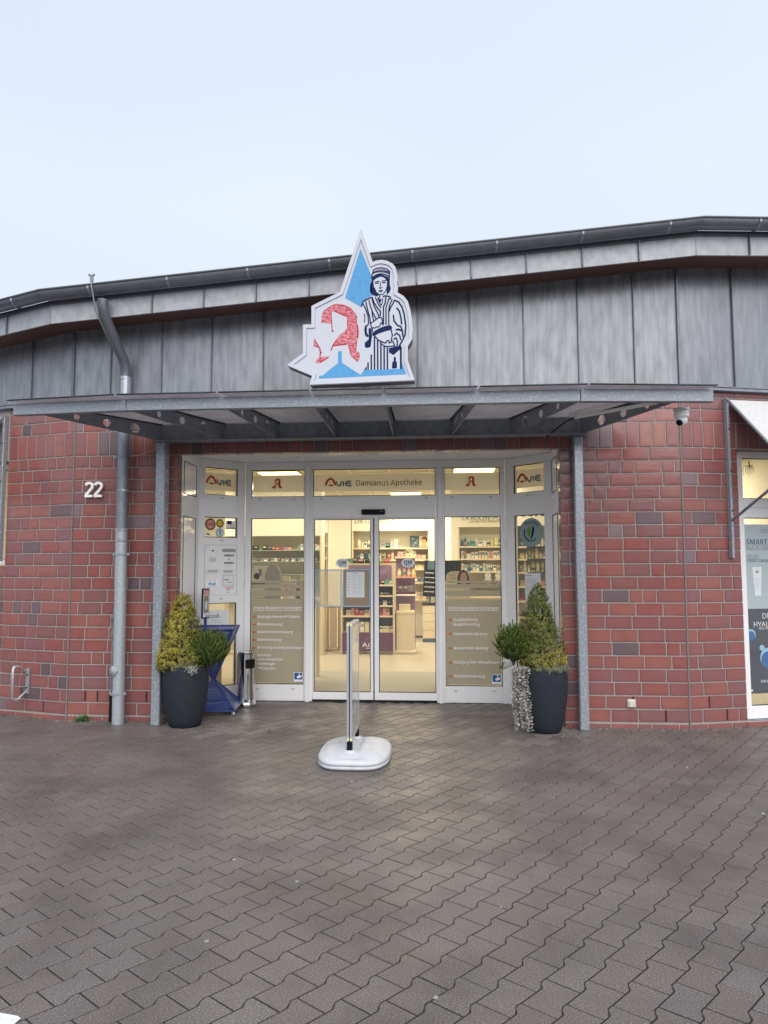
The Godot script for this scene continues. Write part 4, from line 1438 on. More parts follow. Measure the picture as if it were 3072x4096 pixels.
func roof_sign() -> void:
	var s := thing("roof_sign", "white cut-out sign with red pharmacy letter, blue triangle and robed figure", "sign")
	var out := sp([930, 65, 1000, 270, 1068, 472, 1110, 455, 1170, 449, 1240, 462, 1300, 495, 1338, 540, 1352, 600, 1360, 660, 1356, 720, 1365, 780, 1358, 840, 1430, 885, 1480, 945, 1508, 1040, 1527, 1150, 1537, 1280, 1530, 1390, 1478, 1470, 1478, 1640, 1555, 1870, 320, 1895, 352, 1792, 50, 1660, 240, 1528, 240, 1190, 340, 1190, 340, 970, 680, 812])
	var z1 := 0.940
	var st := S()
	prism(st, out, 0.80, z1)
	fin(st, "sign_box", M.sign_side, s)
	var ins := inset(out, 0.031)
	st = S()
	flat(st, ins, z1 + 0.001)
	fin(st, "sign_face", M.sign_face, s)
	# raised white rim
	st = S()
	var rim := inset(out, 0.029)
	var cw := Geometry2D.is_polygon_clockwise(out)
	var oo := inset(out, -0.002)
	for i in out.size():
		var j := (i + 1) % out.size()
		var zf := z1 + 0.010
		var a := Vector3(oo[i].x, oo[i].y, zf)
		var b := Vector3(oo[j].x, oo[j].y, zf)
		var c := Vector3(rim[j].x, rim[j].y, zf)
		var d := Vector3(rim[i].x, rim[i].y, zf)
		var a0 := Vector3(oo[i].x, oo[i].y, 0.915)
		var b0 := Vector3(oo[j].x, oo[j].y, 0.915)
		var c0 := c - Vector3(0, 0, 0.009)
		var d0 := d - Vector3(0, 0, 0.009)
		if cw:
			quad(st, a, b, c, d); quad(st, a0, b0, b, a); quad(st, d, c, c0, d0)
		else:
			quad(st, d, c, b, a); quad(st, a, b, b0, a0); quad(st, d0, c0, c, d)
	fin(st, "rim", M.sign_face, s)
	var z := z1 + 0.002
	# blue fields
	st = S()
	flat(st, sp([922, 298, 1048, 612, 1052, 700, 1060, 860, 985, 905, 925, 994, 738, 880]), z)
	fin(st, "blue_field", M.sign_blue, s)
	st = S()
	flat(st, sp([425, 1828, 434, 1793, 470, 1790, 655, 1650, 655, 1512, 700, 1512, 703, 1648, 925, 1795, 962, 1738, 1440, 1734, 1460, 1800]), z)
	fin(st, "blue_field", M.sign_blue, s)
	st = S()
	flat(st, sp([1412, 1655, 1440, 1736, 1408, 1736]), z)
	fin(st, "blue_field", M.sign_blue, s)
	# the red letter in broken brush strokes
	st = S()
	flat(st, sp([452, 1168, 462, 1095, 492, 1020, 530, 992, 600, 955, 645, 945, 720, 965, 800, 1000, 845, 1052, 880, 1115, 885, 1200, 900, 1270, 893, 1355, 880, 1400, 865, 1508, 915, 1540, 915, 1592, 890, 1640, 840, 1600, 800, 1520, 777, 1435, 700, 1440, 592, 1448, 622, 1388, 660, 1330, 742, 1270, 772, 1222, 770, 1105, 605, 1028, 572, 1058, 576, 1182, 520, 1172]), z)
	fin(st, "red_letter", M.sign_red, s)
	st = S()
	flat(st, sp([370, 1355, 412, 1412, 436, 1462, 362, 1434]), z)
	fin(st, "red_letter", M.sign_red, s)
	st = S()
	flat(st, sp([392, 1640, 398, 1606, 440, 1572, 500, 1570, 548, 1570, 500, 1604, 430, 1646]), z)
	fin(st, "red_letter", M.sign_red, s)
	st = S()
	for q in [[[572, 1060, 580, 1190, 588, 1268], 5.0], [[578, 1270, 606, 1272], 5.0], [[605, 1028, 690, 1070, 768, 1104], 6.0], [[770, 1108, 768, 1220], 5.0], [[882, 1200, 893, 1280, 890, 1360], 8.0], [[880, 1400, 866, 1505], 4.0], [[632, 1385, 595, 1440, 570, 1498], 6.0], [[592, 1444, 760, 1428], 6.0], [[780, 1440, 810, 1560, 890, 1638], 4.0], [[436, 1462, 446, 1520, 440, 1570], 7.0], [[440, 1520, 464, 1520], 5.0], [[436, 1640, 500, 1606, 546, 1574], 5.0], [[362, 1434, 436, 1464], 4.0], [[370, 1356, 434, 1462], 4.0], [[460, 1100, 488, 1024, 600, 958, 720, 965, 800, 1002, 850, 1062, 884, 1118], 3.0]]:
		st = S()
		stroke(st, sp(q[0]), q[1] * 0.00076, z + 0.0012)
		fin(st, "red_outline", M.sign_red_edge, s)
	figure_print(s, z)


func figure_print(s: Node3D, z: float) -> void:
	var st: SurfaceTool
	var k := 0.00076
	# hair round the face, belt and dark folds
	st = S()
	flat(st, sp([1052, 650, 1100, 625, 1165, 612, 1235, 640, 1272, 665, 1272, 740, 1283, 790, 1268, 830, 1232, 862, 1238, 700, 1205, 655, 1165, 640, 1110, 660, 1076, 690, 1085, 770, 1118, 835, 1150, 850, 1120, 876, 1062, 858, 1036, 815, 1038, 735, 1056, 690]), z)
	fin(st, "navy_shape", M.print_navy, s)
	st = S()
	flat(st, sp([1130, 905, 1175, 905, 1165, 945, 1148, 945]), z)
	fin(st, "navy_shape", M.print_navy, s)
	st = S()
	flat(st, sp([1258, 1490, 1400, 1460, 1404, 1495, 1312, 1572, 1258, 1540]), z)
	fin(st, "navy_shape", M.print_navy, s)
	st = S()
	flat(st, sp([1293, 1728, 1296, 1660, 1314, 1640, 1316, 1600, 1328, 1592, 1340, 1600, 1340, 1645, 1352, 1660, 1352, 1728]), z)
	fin(st, "navy_shape", M.print_navy, s)
	st = S()
	flat(st, sp([972, 1420, 1020, 1380, 1018, 1250, 1052, 1250, 1060, 1340, 1042, 1470, 1000, 1482, 974, 1470]), z)
	fin(st, "navy_shape", M.print_navy, s)
	st = S()
	flat(st, sp([965, 1738, 995, 1690, 995, 1738]), z)
	fin(st, "navy_shape", M.print_navy, s)
	# lower robe stripes
	for q in [[1012, 1650], [1050, 1560], [1088, 1350], [1126, 1385], [1164, 1420], [1202, 1455], [1240, 1480], [1396, 1480]]:
		st = S()
		flat(st, sp([q[0] - 9, q[1], q[0] + 9, q[1], q[0] + 9, 1738, q[0] - 9, 1736]), z)
		fin(st, "navy_shape", M.print_navy, s)
	st = S()
	var lines := [
		# hat
		[[1068, 590, 1078, 562, 1118, 540, 1185, 538, 1240, 556, 1272, 590, 1268, 614], 5.5], [[1056, 640, 1064, 604, 1100, 586, 1170, 580, 1230, 592, 1266, 612], 5.5], [[1060, 650, 1110, 618, 1170, 606, 1230, 622, 1266, 646], 5.0], [[1072, 592, 1130, 564, 1190, 562, 1262, 592], 4.0], [[1056, 640, 1056, 660], 5.0], [[1268, 612, 1268, 660], 5.0],
		# face
		[[1092, 706, 1125, 696, 1152, 704], 4.0], [[1172, 702, 1200, 690, 1228, 694], 4.0], [[1098, 722, 1122, 714, 1142, 722], 4.0], [[1120, 720, 1124, 724], 5.5], [[1182, 718, 1204, 710, 1222, 716], 4.0], [[1202, 716, 1206, 720], 5.5], [[1160, 710, 1164, 748, 1146, 776, 1158, 782, 1186, 770], 3.6], [[1136, 812, 1160, 806, 1190, 808], 4.0], [[1148, 818, 1164, 824, 1180, 816], 3.5], [[1088, 770, 1110, 826, 1150, 856, 1190, 852, 1224, 814, 1240, 760], 4.0],
		# neck and collar
		[[1150, 862, 1150, 890, 1124, 900], 5.0], [[1186, 880, 1215, 872, 1250, 876, 1280, 890, 1276, 920], 6.0], [[1060, 880, 1085, 950, 1130, 1020, 1158, 1050, 1158, 1110], 6.0], [[1098, 880, 1130, 960, 1165, 1012], 5.0], [[1128, 900, 1150, 950, 1170, 985], 5.0], [[1226, 884, 1215, 960, 1195, 1000, 1195, 1215], 6.0], [[1262, 900, 1240, 970, 1225, 1010, 1226, 1215], 5.5], [[1300, 915, 1270, 980, 1258, 1040, 1258, 1215], 5.5], [[1190, 900, 1180, 960, 1166, 990], 4.0],
		# left sleeve and its stripes
		[[930, 992, 960, 925, 1000, 908, 1055, 882], 6.0], [[985, 930, 1010, 1040, 1035, 1130, 1040, 1190], 5.5], [[1022, 915, 1045, 1000, 1075, 1080, 1110, 1140], 5.5], [[1058, 900, 1085, 990, 1120, 1060, 1145, 1120], 5.5], [[955, 960, 985, 1020, 1012, 1100, 1020, 1190], 5.5], [[1060, 1040, 1064, 1100, 1080, 1160], 5.0], [[970, 1075, 975, 1130, 968, 1180], 4.0], [[985, 1215, 975, 1270, 985, 1330, 1010, 1350], 6.0], [[1020, 1195, 990, 1230, 990, 1300, 1015, 1345], 6.0],
		# right sleeve
		[[1322, 930, 1310, 965, 1280, 1010, 1262, 1060], 6.0], [[1322, 926, 1375, 950, 1415, 1010, 1440, 1100, 1458, 1230, 1450, 1340, 1410, 1420, 1380, 1465], 7.0], [[1350, 1015, 1384, 1060, 1402, 1140, 1410, 1215], 7.0], [[1312, 1100, 1320, 1170, 1360, 1225, 1400, 1240, 1420, 1300, 1424, 1360], 7.0], [[1340, 1280, 1370, 1270, 1405, 1290], 8.0], [[1318, 1345, 1350, 1315, 1385, 1345, 1400, 1400], 6.0], [[1310, 1390, 1345, 1370, 1360, 1420, 1352, 1470], 6.0],
		# hands, mortar and pestle
		[[1040, 1195, 1090, 1160, 1140, 1125, 1175, 1130, 1185, 1190], 5.0], [[1042, 1195, 1052, 1240, 1090, 1250], 5.0], [[1095, 1250, 1110, 1235, 1130, 1240, 1150, 1225, 1165, 1190, 1185, 1195, 1185, 1220], 5.0], [[1065, 1330, 1100, 1285, 1180, 1245, 1270, 1225, 1290, 1245, 1285, 1268, 1210, 1285, 1130, 1310, 1085, 1335, 1065, 1330], 5.5], [[1092, 1342, 1130, 1390, 1190, 1420, 1220, 1430, 1232, 1405, 1258, 1400, 1262, 1430, 1290, 1420], 5.5], [[1285, 1270, 1300, 1340, 1285, 1400, 1310, 1420, 1330, 1475], 5.5], [[1160, 1410, 1170, 1440, 1220, 1470, 1280, 1470, 1320, 1465], 5.0],
		[[1404, 1480, 1404, 1735], 4.0], [[1060, 1250, 1075, 1330], 5.0]]
	for q in lines:
		st = S()
		stroke(st, sp(q[0]), q[1] * k * 1.25, z + 0.0012)
		fin(st, "navy_line", M.print_navy, s)


# ---------------------------------------------------------------- small fixtures on the walls
func fixtures() -> void:
	var num := thing("house_number", "white raised house number 22 on the left brick wall", "house number")
	for i in 2:
		var st := S()
		var x := -2.806 + i * 0.098
		var pts := []
		var path := [[-0.034, 0.046], [-0.030, 0.060], [-0.016, 0.070], [0.006, 0.070], [0.024, 0.062], [0.033, 0.046], [0.031, 0.028], [0.018, 0.008], [-0.008, -0.022], [-0.034, -0.052], [-0.034, -0.063], [-0.01, -0.063], [0.036, -0.063]]
		var line := PackedVector2Array()
		for q in path:
			line.append(Vector2(q[0], q[1]))
		for poly in Geometry2D.offset_polyline(line, 0.0125, Geometry2D.JOIN_MITER, Geometry2D.END_BUTT):
			if not Geometry2D.is_polygon_clockwise(poly):
				prism(st, poly, 0.022, 0.044, Transform3D(Basis(), Vector3(x, 2.322, 0)))
		box(st, Vector3(x - 0.012, 2.385, 0.0), Vector3(x, 2.39, 0.022))
		fin(st, "digit", M.print_white, num)
	var so := thing("wall_socket", "cream weatherproof socket low on the right brick wall", "socket", Vector3(2.560, 0.232, 0.002))
	bx("frame", M.cap_cream, so, Vector3(-0.040, -0.040, 0), Vector3(0.040, 0.040, 0.016), Transform3D(), 0.008)
	bx("lid", M.cap_cream, so, Vector3(-0.030, -0.032, 0.0165), Vector3(0.032, 0.028, 0.030), Transform3D(), 0.006)
	# wheel-gripping bicycle holder
	var br := thing("bicycle_holder", "bent steel wheel holder on the left outer brick wall", "bicycle rack")
	bx("wall_plate", M.galvanised, br, Vector3(-0.520, 0.235, 0.001), Vector3(-0.480, 0.495, 0.022), FL, 0.003)
	for q in [[-0.545, 0.0], [-0.515, 0.015]]:
		var st := S()
		var x: float = q[0]
		var f: Array = []
		for p in [Vector3(-0.505, 0.465, 0.025), Vector3(x + 0.01, 0.525, 0.10 + q[1]), Vector3(x, 0.530, 0.145 + q[1]), Vector3(x, 0.505, 0.165 + q[1]), Vector3(x, 0.21, 0.165 + q[1]), Vector3(x, 0.188, 0.145 + q[1]), Vector3(x + 0.01, 0.195, 0.10 + q[1]), Vector3(-0.505, 0.265, 0.025)]:
			f.append(FL * p)
		tube(st, f, 0.007, 8)
		fin(st, "hoop", M.alu, br)
	var st := S()
	for y in [0.43, 0.30]:
		box(st, Vector3(-0.506, y - 0.008, 0.0225), Vector3(-0.490, y + 0.008, 0.032), FL, 0.003)
	fin(st, "bolt", M.print_black, br)
	# stay from the pipe to the canopy head
	var w := S()
	tube(w, [Vector3(-2.50, 2.655, 0.06), Vector3(-2.30, 2.662, 0.07), Vector3(-2.10, 2.70, 0.12), Vector3(-2.07, 2.775, 0.15)], 0.004, 6)
	tag(fin(w, "bonding_wire", M.p_pink), "thin reddish wire from the downpipe to the canopy head", "wire")
	var hk := S()
	box(hk, Vector3(-2.545, 2.635, 0.01), Vector3(-2.515, 2.675, 0.05), Transform3D(), 0.005)
	tube(hk, [Vector3(-2.56, 2.645, 0.035), Vector3(-2.545, 2.65, 0.03)], 0.008, 8)
	tag(fin(hk, "pipe_hook", M.galvanised_dull), "small steel hook left of the downpipe under the canopy", "hook")


func awning(xf: Transform3D, s: float, dirn: float, label: String) -> void:
	var a := thing("awning", label, "awning")
	var w := 0.048
	bx("wall_rail", M.galvanised, a, Vector3(s, 1.60, 0.002), Vector3(s + w * 0.55 * dirn, 3.165, 0.055), xf, 0.003)
	bx("rail_flange", M.galvanised_dull, a, Vector3(s + w * 0.55 * dirn, 1.60, 0.002), Vector3(s + w * dirn, 3.165, 0.012), xf)
	var st := S()
	var o := s + 0.012 * dirn
	tube(st, [xf * Vector3(o, 3.17, 0.03), xf * Vector3(o, 2.36, 0.86)], 0.013, 6)
	fin(st, "sloping_arm", M.galvanised_dull, a)
	st = S()
	tube(st, [xf * Vector3(o, 1.955, 0.03), xf * Vector3(o, 2.345, 0.86)], 0.013, 6)
	fin(st, "brace", M.galvanised_dull, a)
	st = S()
	tube(st, [xf * Vector3(o - 0.02 * dirn, 2.352, 0.865), xf * Vector3(o + 1.9 * dirn, 2.352, 0.865)], 0.016, 8)
	fin(st, "front_bar", M.galvanised_dull, a)
	st = S()
	st.set_smooth_group(4)
	var n := 14
	for i in n:
		for k in 10:
			var P := func(ii: int, kk: int) -> Vector3:
				var u := float(ii) / n
				var v := float(kk) / 10.0
				var sag := -0.055 * sin(PI * v) * (1.0 - 0.3 * u)
				return xf * Vector3(o + (0.02 + 1.86 * u + 0.035 * sin(PI * v) * (1.0 - u)) * dirn, lerpf(3.150, 2.365, v) + sag, lerpf(0.04, 0.855, v) - sag * 0.15)
			quad(st, P.call(i, k), P.call(i, k + 1), P.call(i + 1, k + 1), P.call(i + 1, k))
	fin(st, "fabric_cover", M.fabric, a)
	st = S()
	for y in [2.86, 2.45, 2.06]:
		box(st, Vector3(s + 0.010 * dirn, y - 0.008, 0.0552), Vector3(s + 0.022 * dirn, y + 0.008, 0.061), xf, 0.002)
	fin(st, "bolt", M.print_black, a)


func side_windows() -> void:
	var w := thing("shop_window", "tall white framed shop window with posters at the right edge", "window")
	var X := FR * Transform3D(Basis(), Vector3(0, 0, -0.10))
	var a := 0.668
	var g := 0.728
	var e := 2.0
	bar("stile", w, X, a, g, 0.045, 2.670)
	bar("stile", w, X, e, e + 0.06, 0.045, 2.670)
	bar("head_rail", w, X, g, e, 2.603, 2.670)
	bar("transom_rail", w, X, g, e, 2.105, 2.195)
	bar("transom_rail", w, X, g, e, 2.005, 2.1035, -0.07, -0.004)
	bar("bottom_rail", w, X, g, e, 0.045, 0.167)
	glazing(w, X, g, e, 2.195, 2.603)
	glazing(w, X, g, e, 0.167, 2.005)
	bx("sill", M.galvanised_dull, w, Vector3(a - 0.06, 0.028, -0.06), Vector3(e + 0.1, 0.043, 0.035), X)
	var n := -0.040
	var p := thing("poster", "pale blue cream poster in the right shop window", "poster")
	rect(p, "sheet", X, Vector2(0.741, 1.104), Vector2(1.36, 1.941), n, mk("poster_pale", 0.42, 0.50, 0.52, 0.5))
	var T := func(s: String, x: float, y: float, h: float, m: String, bold: bool) -> void:
		txt(p, "lettering", s, X * Transform3D(Basis(), Vector3(x, y, n + 0.001)), h, M[m], bold)
	T.call("DR.GRANDEL", 0.933, 1.876, 0.060, "print_grey", false)
	T.call("SMART", 0.766, 1.765, 0.074, "print_slate", true)
	T.call("NATURE", 0.767, 1.706, 0.070, "print_grey", false)
	T.call("LEICHTE", 0.768, 1.628, 0.038, "print_grey", false)
	T.call("PFLEGE!", 0.768, 1.604, 0.038, "print_grey", false)
	T.call("LIGHT CREAM!", 0.768, 1.578, 0.040, "print_slate", true)
	var st := S()
	flat(st, V2([0.822, 1.515, 0.930, 1.515, 0.912, 1.29, 0.842, 1.29]), n + 0.001, X)
	flat(st, V2([0.843, 1.288, 0.911, 1.288, 0.911, 1.232, 0.843, 1.232]), n + 0.001, X)
	fin(st, "tube_picture", M.paper, p)
	rect(p, "tube_mark", X, Vector2(0.862, 1.455), Vector2(0.890, 1.482), n + 0.002, M.print_grey)
	lines_of(p, X, Vector2(0.85, 1.40), 0.05, 5, 0.022, n + 0.002, M.print_grey, 0.006)
	var q := thing("poster", "dark blue poster with water drops below the pale one", "poster")
	rect(q, "sheet", X, Vector2(0.733, 0.277), Vector2(1.36, 1.1035), n, mk("poster_dark", 0.016, 0.022, 0.045, 0.4))
	for t in [["DR.GRANDEL", 0.907, 1.031, 0.075, "paper"], ["HYALURON", 0.807, 0.948, 0.075, "paper"], ["HIGH PERFORMANCE", 0.865, 0.908, 0.030, "paper"], ["FÜR IHRE HAUT", 0.865, 0.393, 0.034, "paper"]]:
		txt(q, "lettering", t[0], X * Transform3D(Basis(), Vector3(t[1], t[2], n + 0.001)), t[3], M[t[4]])
	for c in [[0.776, 0.850, 0.055, "print_sky"], [0.776, 0.838, 0.046, "print_blue"], [0.97, 0.62, 0.10, "print_sky"], [0.965, 0.60, 0.085, "print_blue"], [0.895, 0.72, 0.028, "print_sky"]]:
		st = S()
		flat(st, circle(Vector2(c[0], c[1]), c[2], c[2], 26), n + (0.0008 if c[3] == "print_sky" else 0.0016), X)
		fin(st, "drop_picture", M[c[3]], q)
	rect(q, "white_tab", X, Vector2(0.745, 0.300), Vector2(0.775, 0.318), n + 0.001, M.paper)
	var wl := thing("shop_window", "white framed window in the wall at the left edge", "window")
	var Y := FL * Transform3D(Basis(), Vector3(0, 0, -0.10))
	bar("stile", wl, Y, -0.96, -0.90, 1.56, 2.670)
	bar("stile", wl, Y, -2.50, -2.44, 1.56, 2.670)
	bar("head_rail", wl, Y, -2.44, -0.96, 2.60, 2.670)
	bar("bottom_rail", wl, Y, -2.44, -0.96, 1.56, 1.62)
	glazing(wl, Y, -2.44, -0.96, 1.62, 2.60)
	awning(FR, 0.470, 1.0, "pale fabric awning on steel arms over the right shop window")
	awning(FL, -0.905, -1.0, "awning bracket and fabric at the left edge of the wall")
	# dried plant hanging inside the right window
	var h := S()
	var c := X * Vector3(0.90, 2.545, -0.12)
	tube(h, [c + Vector3(0, 0.05, 0), c], 0.006, 6)
	for i in 9:
		var d := Vector3(rr(-0.06, 0.05), rr(-0.10, -0.02), rr(-0.03, 0.03))
		tube(h, [c, c + d * Vector3(0.9, 0.1, 1) + Vector3(0, 0.005, 0), c + d * Vector3(1.1, 0.7, 1), c + d * Vector3(0.9, 1.2, 1)], 0.004, 5, true, 0.0015)
	tag(fin(h, "hanging_twigs", M.print_brown), "bundle of dry twigs hanging inside the right window", "decoration")


# ---------------------------------------------------------------- paving
func wave(s: float) -> float:
	var u := fposmod(s, 1.0)
	var ks := [0.0, 0.15, 0.38, 0.56, 0.66, 0.72, 0.79, 0.85, 0.93, 1.0]
	var vs := [-0.0045, -0.0015, 0.0040, 0.0095, 0.0112, 0.0070, -0.0050, -0.0095, -0.0085, -0.0045]
	for i in 9:
		if u <= ks[i + 1]:
			var t: float = (u - ks[i]) / (ks[i + 1] - ks[i])
			return lerpf(vs[i], vs[i + 1], t * t * (3 - 2 * t) if i == 4 or i == 5 or i == 6 else t)
	return vs[9]


const PL := 0.190
const PW := 0.1275
var ROWD := Vector3(cos(deg_to_rad(55.2)), 0, -sin(deg_to_rad(55.2)))
var ROWN := Vector3(sin(deg_to_rad(55.2)), 0, cos(deg_to_rad(55.2)))


# one wavy concrete stone: x along its row, z across
func paver_mesh() -> ArrayMesh:
	if cache.has("paver"):
		return cache.paver
	var st := S()
	var us := [0.0, 0.16, 0.38, 0.57, 0.66, 0.71, 0.75, 0.80, 0.86, 0.93, 1.0]
	var g := 0.0034
	var c := 0.0016
	var ring := func(ins: float, y: float) -> Array:
		var r := []
		for u in us:
			var x := clampf(u * PL, ins, PL - ins)
			r.append(Vector3(x, y, wave(x / PL) + ins))
		for i in range(us.size() - 1, -1, -1):
			var x := clampf(us[i] * PL, ins, PL - ins)
			r.append(Vector3(x, y, PW + wave(x / PL + 0.5) - ins))
		return r
	var lo = ring.call(g, -0.03)
	var mid = ring.call(g, -0.0020)
	var hi = ring.call(g + c, 0.0)
	var n: int = hi.size()
	for i in n:
		var j := (i + 1) % n
		quad(st, lo[j], mid[j], mid[i], lo[i])
		quad(st, mid[j], hi[j], hi[i], mid[i])
	var m := us.size()
	for i in m - 1:
		quad(st, hi[n - 1 - i], hi[i], hi[i + 1], hi[n - 2 - i])
	cache.paver = mesh_of(st)
	return cache.paver


func in_building(p: Vector3) -> bool:
	if p.z < -1.16:
		return true
	if p.z > 0.02:
		return false
	if p.x < -1.97 or p.x > 2.02:
		if p.x < -3.0:
			return p.z < (p.x + 3.0) * 0.268 - 0.06
		if p.x > 3.1:
			return p.z < -(p.x - 3.1) * 0.2586 - 0.06
		return p.z < -0.06
	if p.z < -0.75:
		return absf(p.x - 0.01) > 1.52 + (p.z + 1.16) * 1.05
	return false


func ground() -> void:
	var g := S()
	quad(g, Vector3(-150, -0.034, 150), Vector3(-150, -0.034, -150), Vector3(150, -0.034, -150), Vector3(150, -0.034, 150))
	struct(fin(g, "ground", M.joint_sand), "sand bed and open ground beneath the paving", "ground")
	var pv := thing("paving", "brown-grey wavy concrete paving of the forecourt", "pavement")
	pv.set_meta("kind", "structure")
	var jb := S()
	quad(jb, Vector3(-9, -0.0022, 9), Vector3(-9, -0.0022, -1.2), Vector3(9, -0.0022, -1.2), Vector3(9, -0.0022, 9))
	fin(jb, "joint_sand", M.joint_sand, pv)
	var anchor := Vector3(0.556, 0, 4.334)
	var cam := Vector3(0.754, 0, 6.956)
	var spots := []
	for r in range(-75, 90):
		for k in range(-50, 50):
			var o := anchor + ROWN * (PW * r) + ROWD * (PL * (k + 0.5 * posmod(r, 2)))
			var c := o + ROWD * PL * 0.5 + ROWN * PW * 0.5
			if absf(c.x) > 7.5 or c.z > 7.2 or in_building(c):
				continue
			var rel := c - cam
			# how large it shows in the picture
			var depth := -rel.z * cos(0.0773) - rel.x * sin(0.0773)
			var side := rel.x * cos(0.0773) - rel.z * sin(0.0773)
			var show := 0.0
			if depth > 2.2 and absf(side) < depth * 0.56:
				show = 1.0 / (depth * depth * depth)
			spots.append([show, o])
	spots.sort_custom(func(a, b): return a[0] > b[0])
	var mm := {}
	for i in spots.size():
		var o: Vector3 = spots[i][1]
		var tilt := Basis(Vector3(rr(-1, 1), 0, rr(-1, 1)).normalized(), rr(0.0, 0.006))
		var t := Transform3D(tilt * Basis(ROWD, UPV, ROWN), o + Vector3(0, rr(-0.0005, 0.0010), 0))
		var v := [0, 1, 2, 3, 4, 5, 0, 2, 5, 1][rng.randi() % 10] as int
		# limy stones near the pots
		if o.z < 0.75 and o.z > -0.6 and (absf(o.x + 1.05) < 0.65 or absf(o.x - 1.25) < 0.5) and rng.randf() < 0.35:
			v = 6
		if i < 300:
			put(paver_mesh(), "paver", M["paver_%d" % v], pv, t)
		else:
			if not mm.has(v):
				mm[v] = []
			mm[v].append(t)
	# the rest as one mesh of several surfaces
	var am := ArrayMesh.new()
	var keys := mm.keys()
	keys.sort()
	for v in keys:
		var st := S()
		for t in mm[v]:
			st.append_from(paver_mesh(), 0, t)
		st.commit(am)
		am.surface_set_material(am.get_surface_count() - 1, M["paver_%d" % v])
	var rest := MeshInstance3D.new()
	rest.name = "pavers"
	rest.mesh = am
	rest.set_meta("kind", "stuff")
	pv.add_child(rest, true)
	# outer yard beyond the modelled stones
	var yard := S()
	for q in [[-150.0, 7.4, 150.0, 150.0], [-150.0, -20.0, -7.5, 7.4], [7.5, -20.0, 150.0, 7.4]]:
		quad(yard, Vector3(q[0], -0.012, q[3]), Vector3(q[0], -0.012, q[1]), Vector3(q[2], -0.012, q[1]), Vector3(q[2], -0.012, q[3]))
	struct(fin(yard, "yard", M.paver_1), "plain grey car park ground beyond the paving", "ground")
	# the end of a painted bay line at the lower left
	var pu := S()
	flat(pu, V2([-0.800, 4.510, -0.775, 4.506, -0.700, 4.519, -0.683, 4.530, -0.690, 4.60, -0.71, 7.2, -0.83, 7.2]), 0.0, Transform3D(Basis(Vector3(1, 0, 0), Vector3(0, 0, 1), Vector3(0, -1, 0)), Vector3(0, 0.0042, 0)))
	struct(fin(pu, "bay_line", M.road_paint), "end of a white painted bay line at the lower left corner", "road marking")


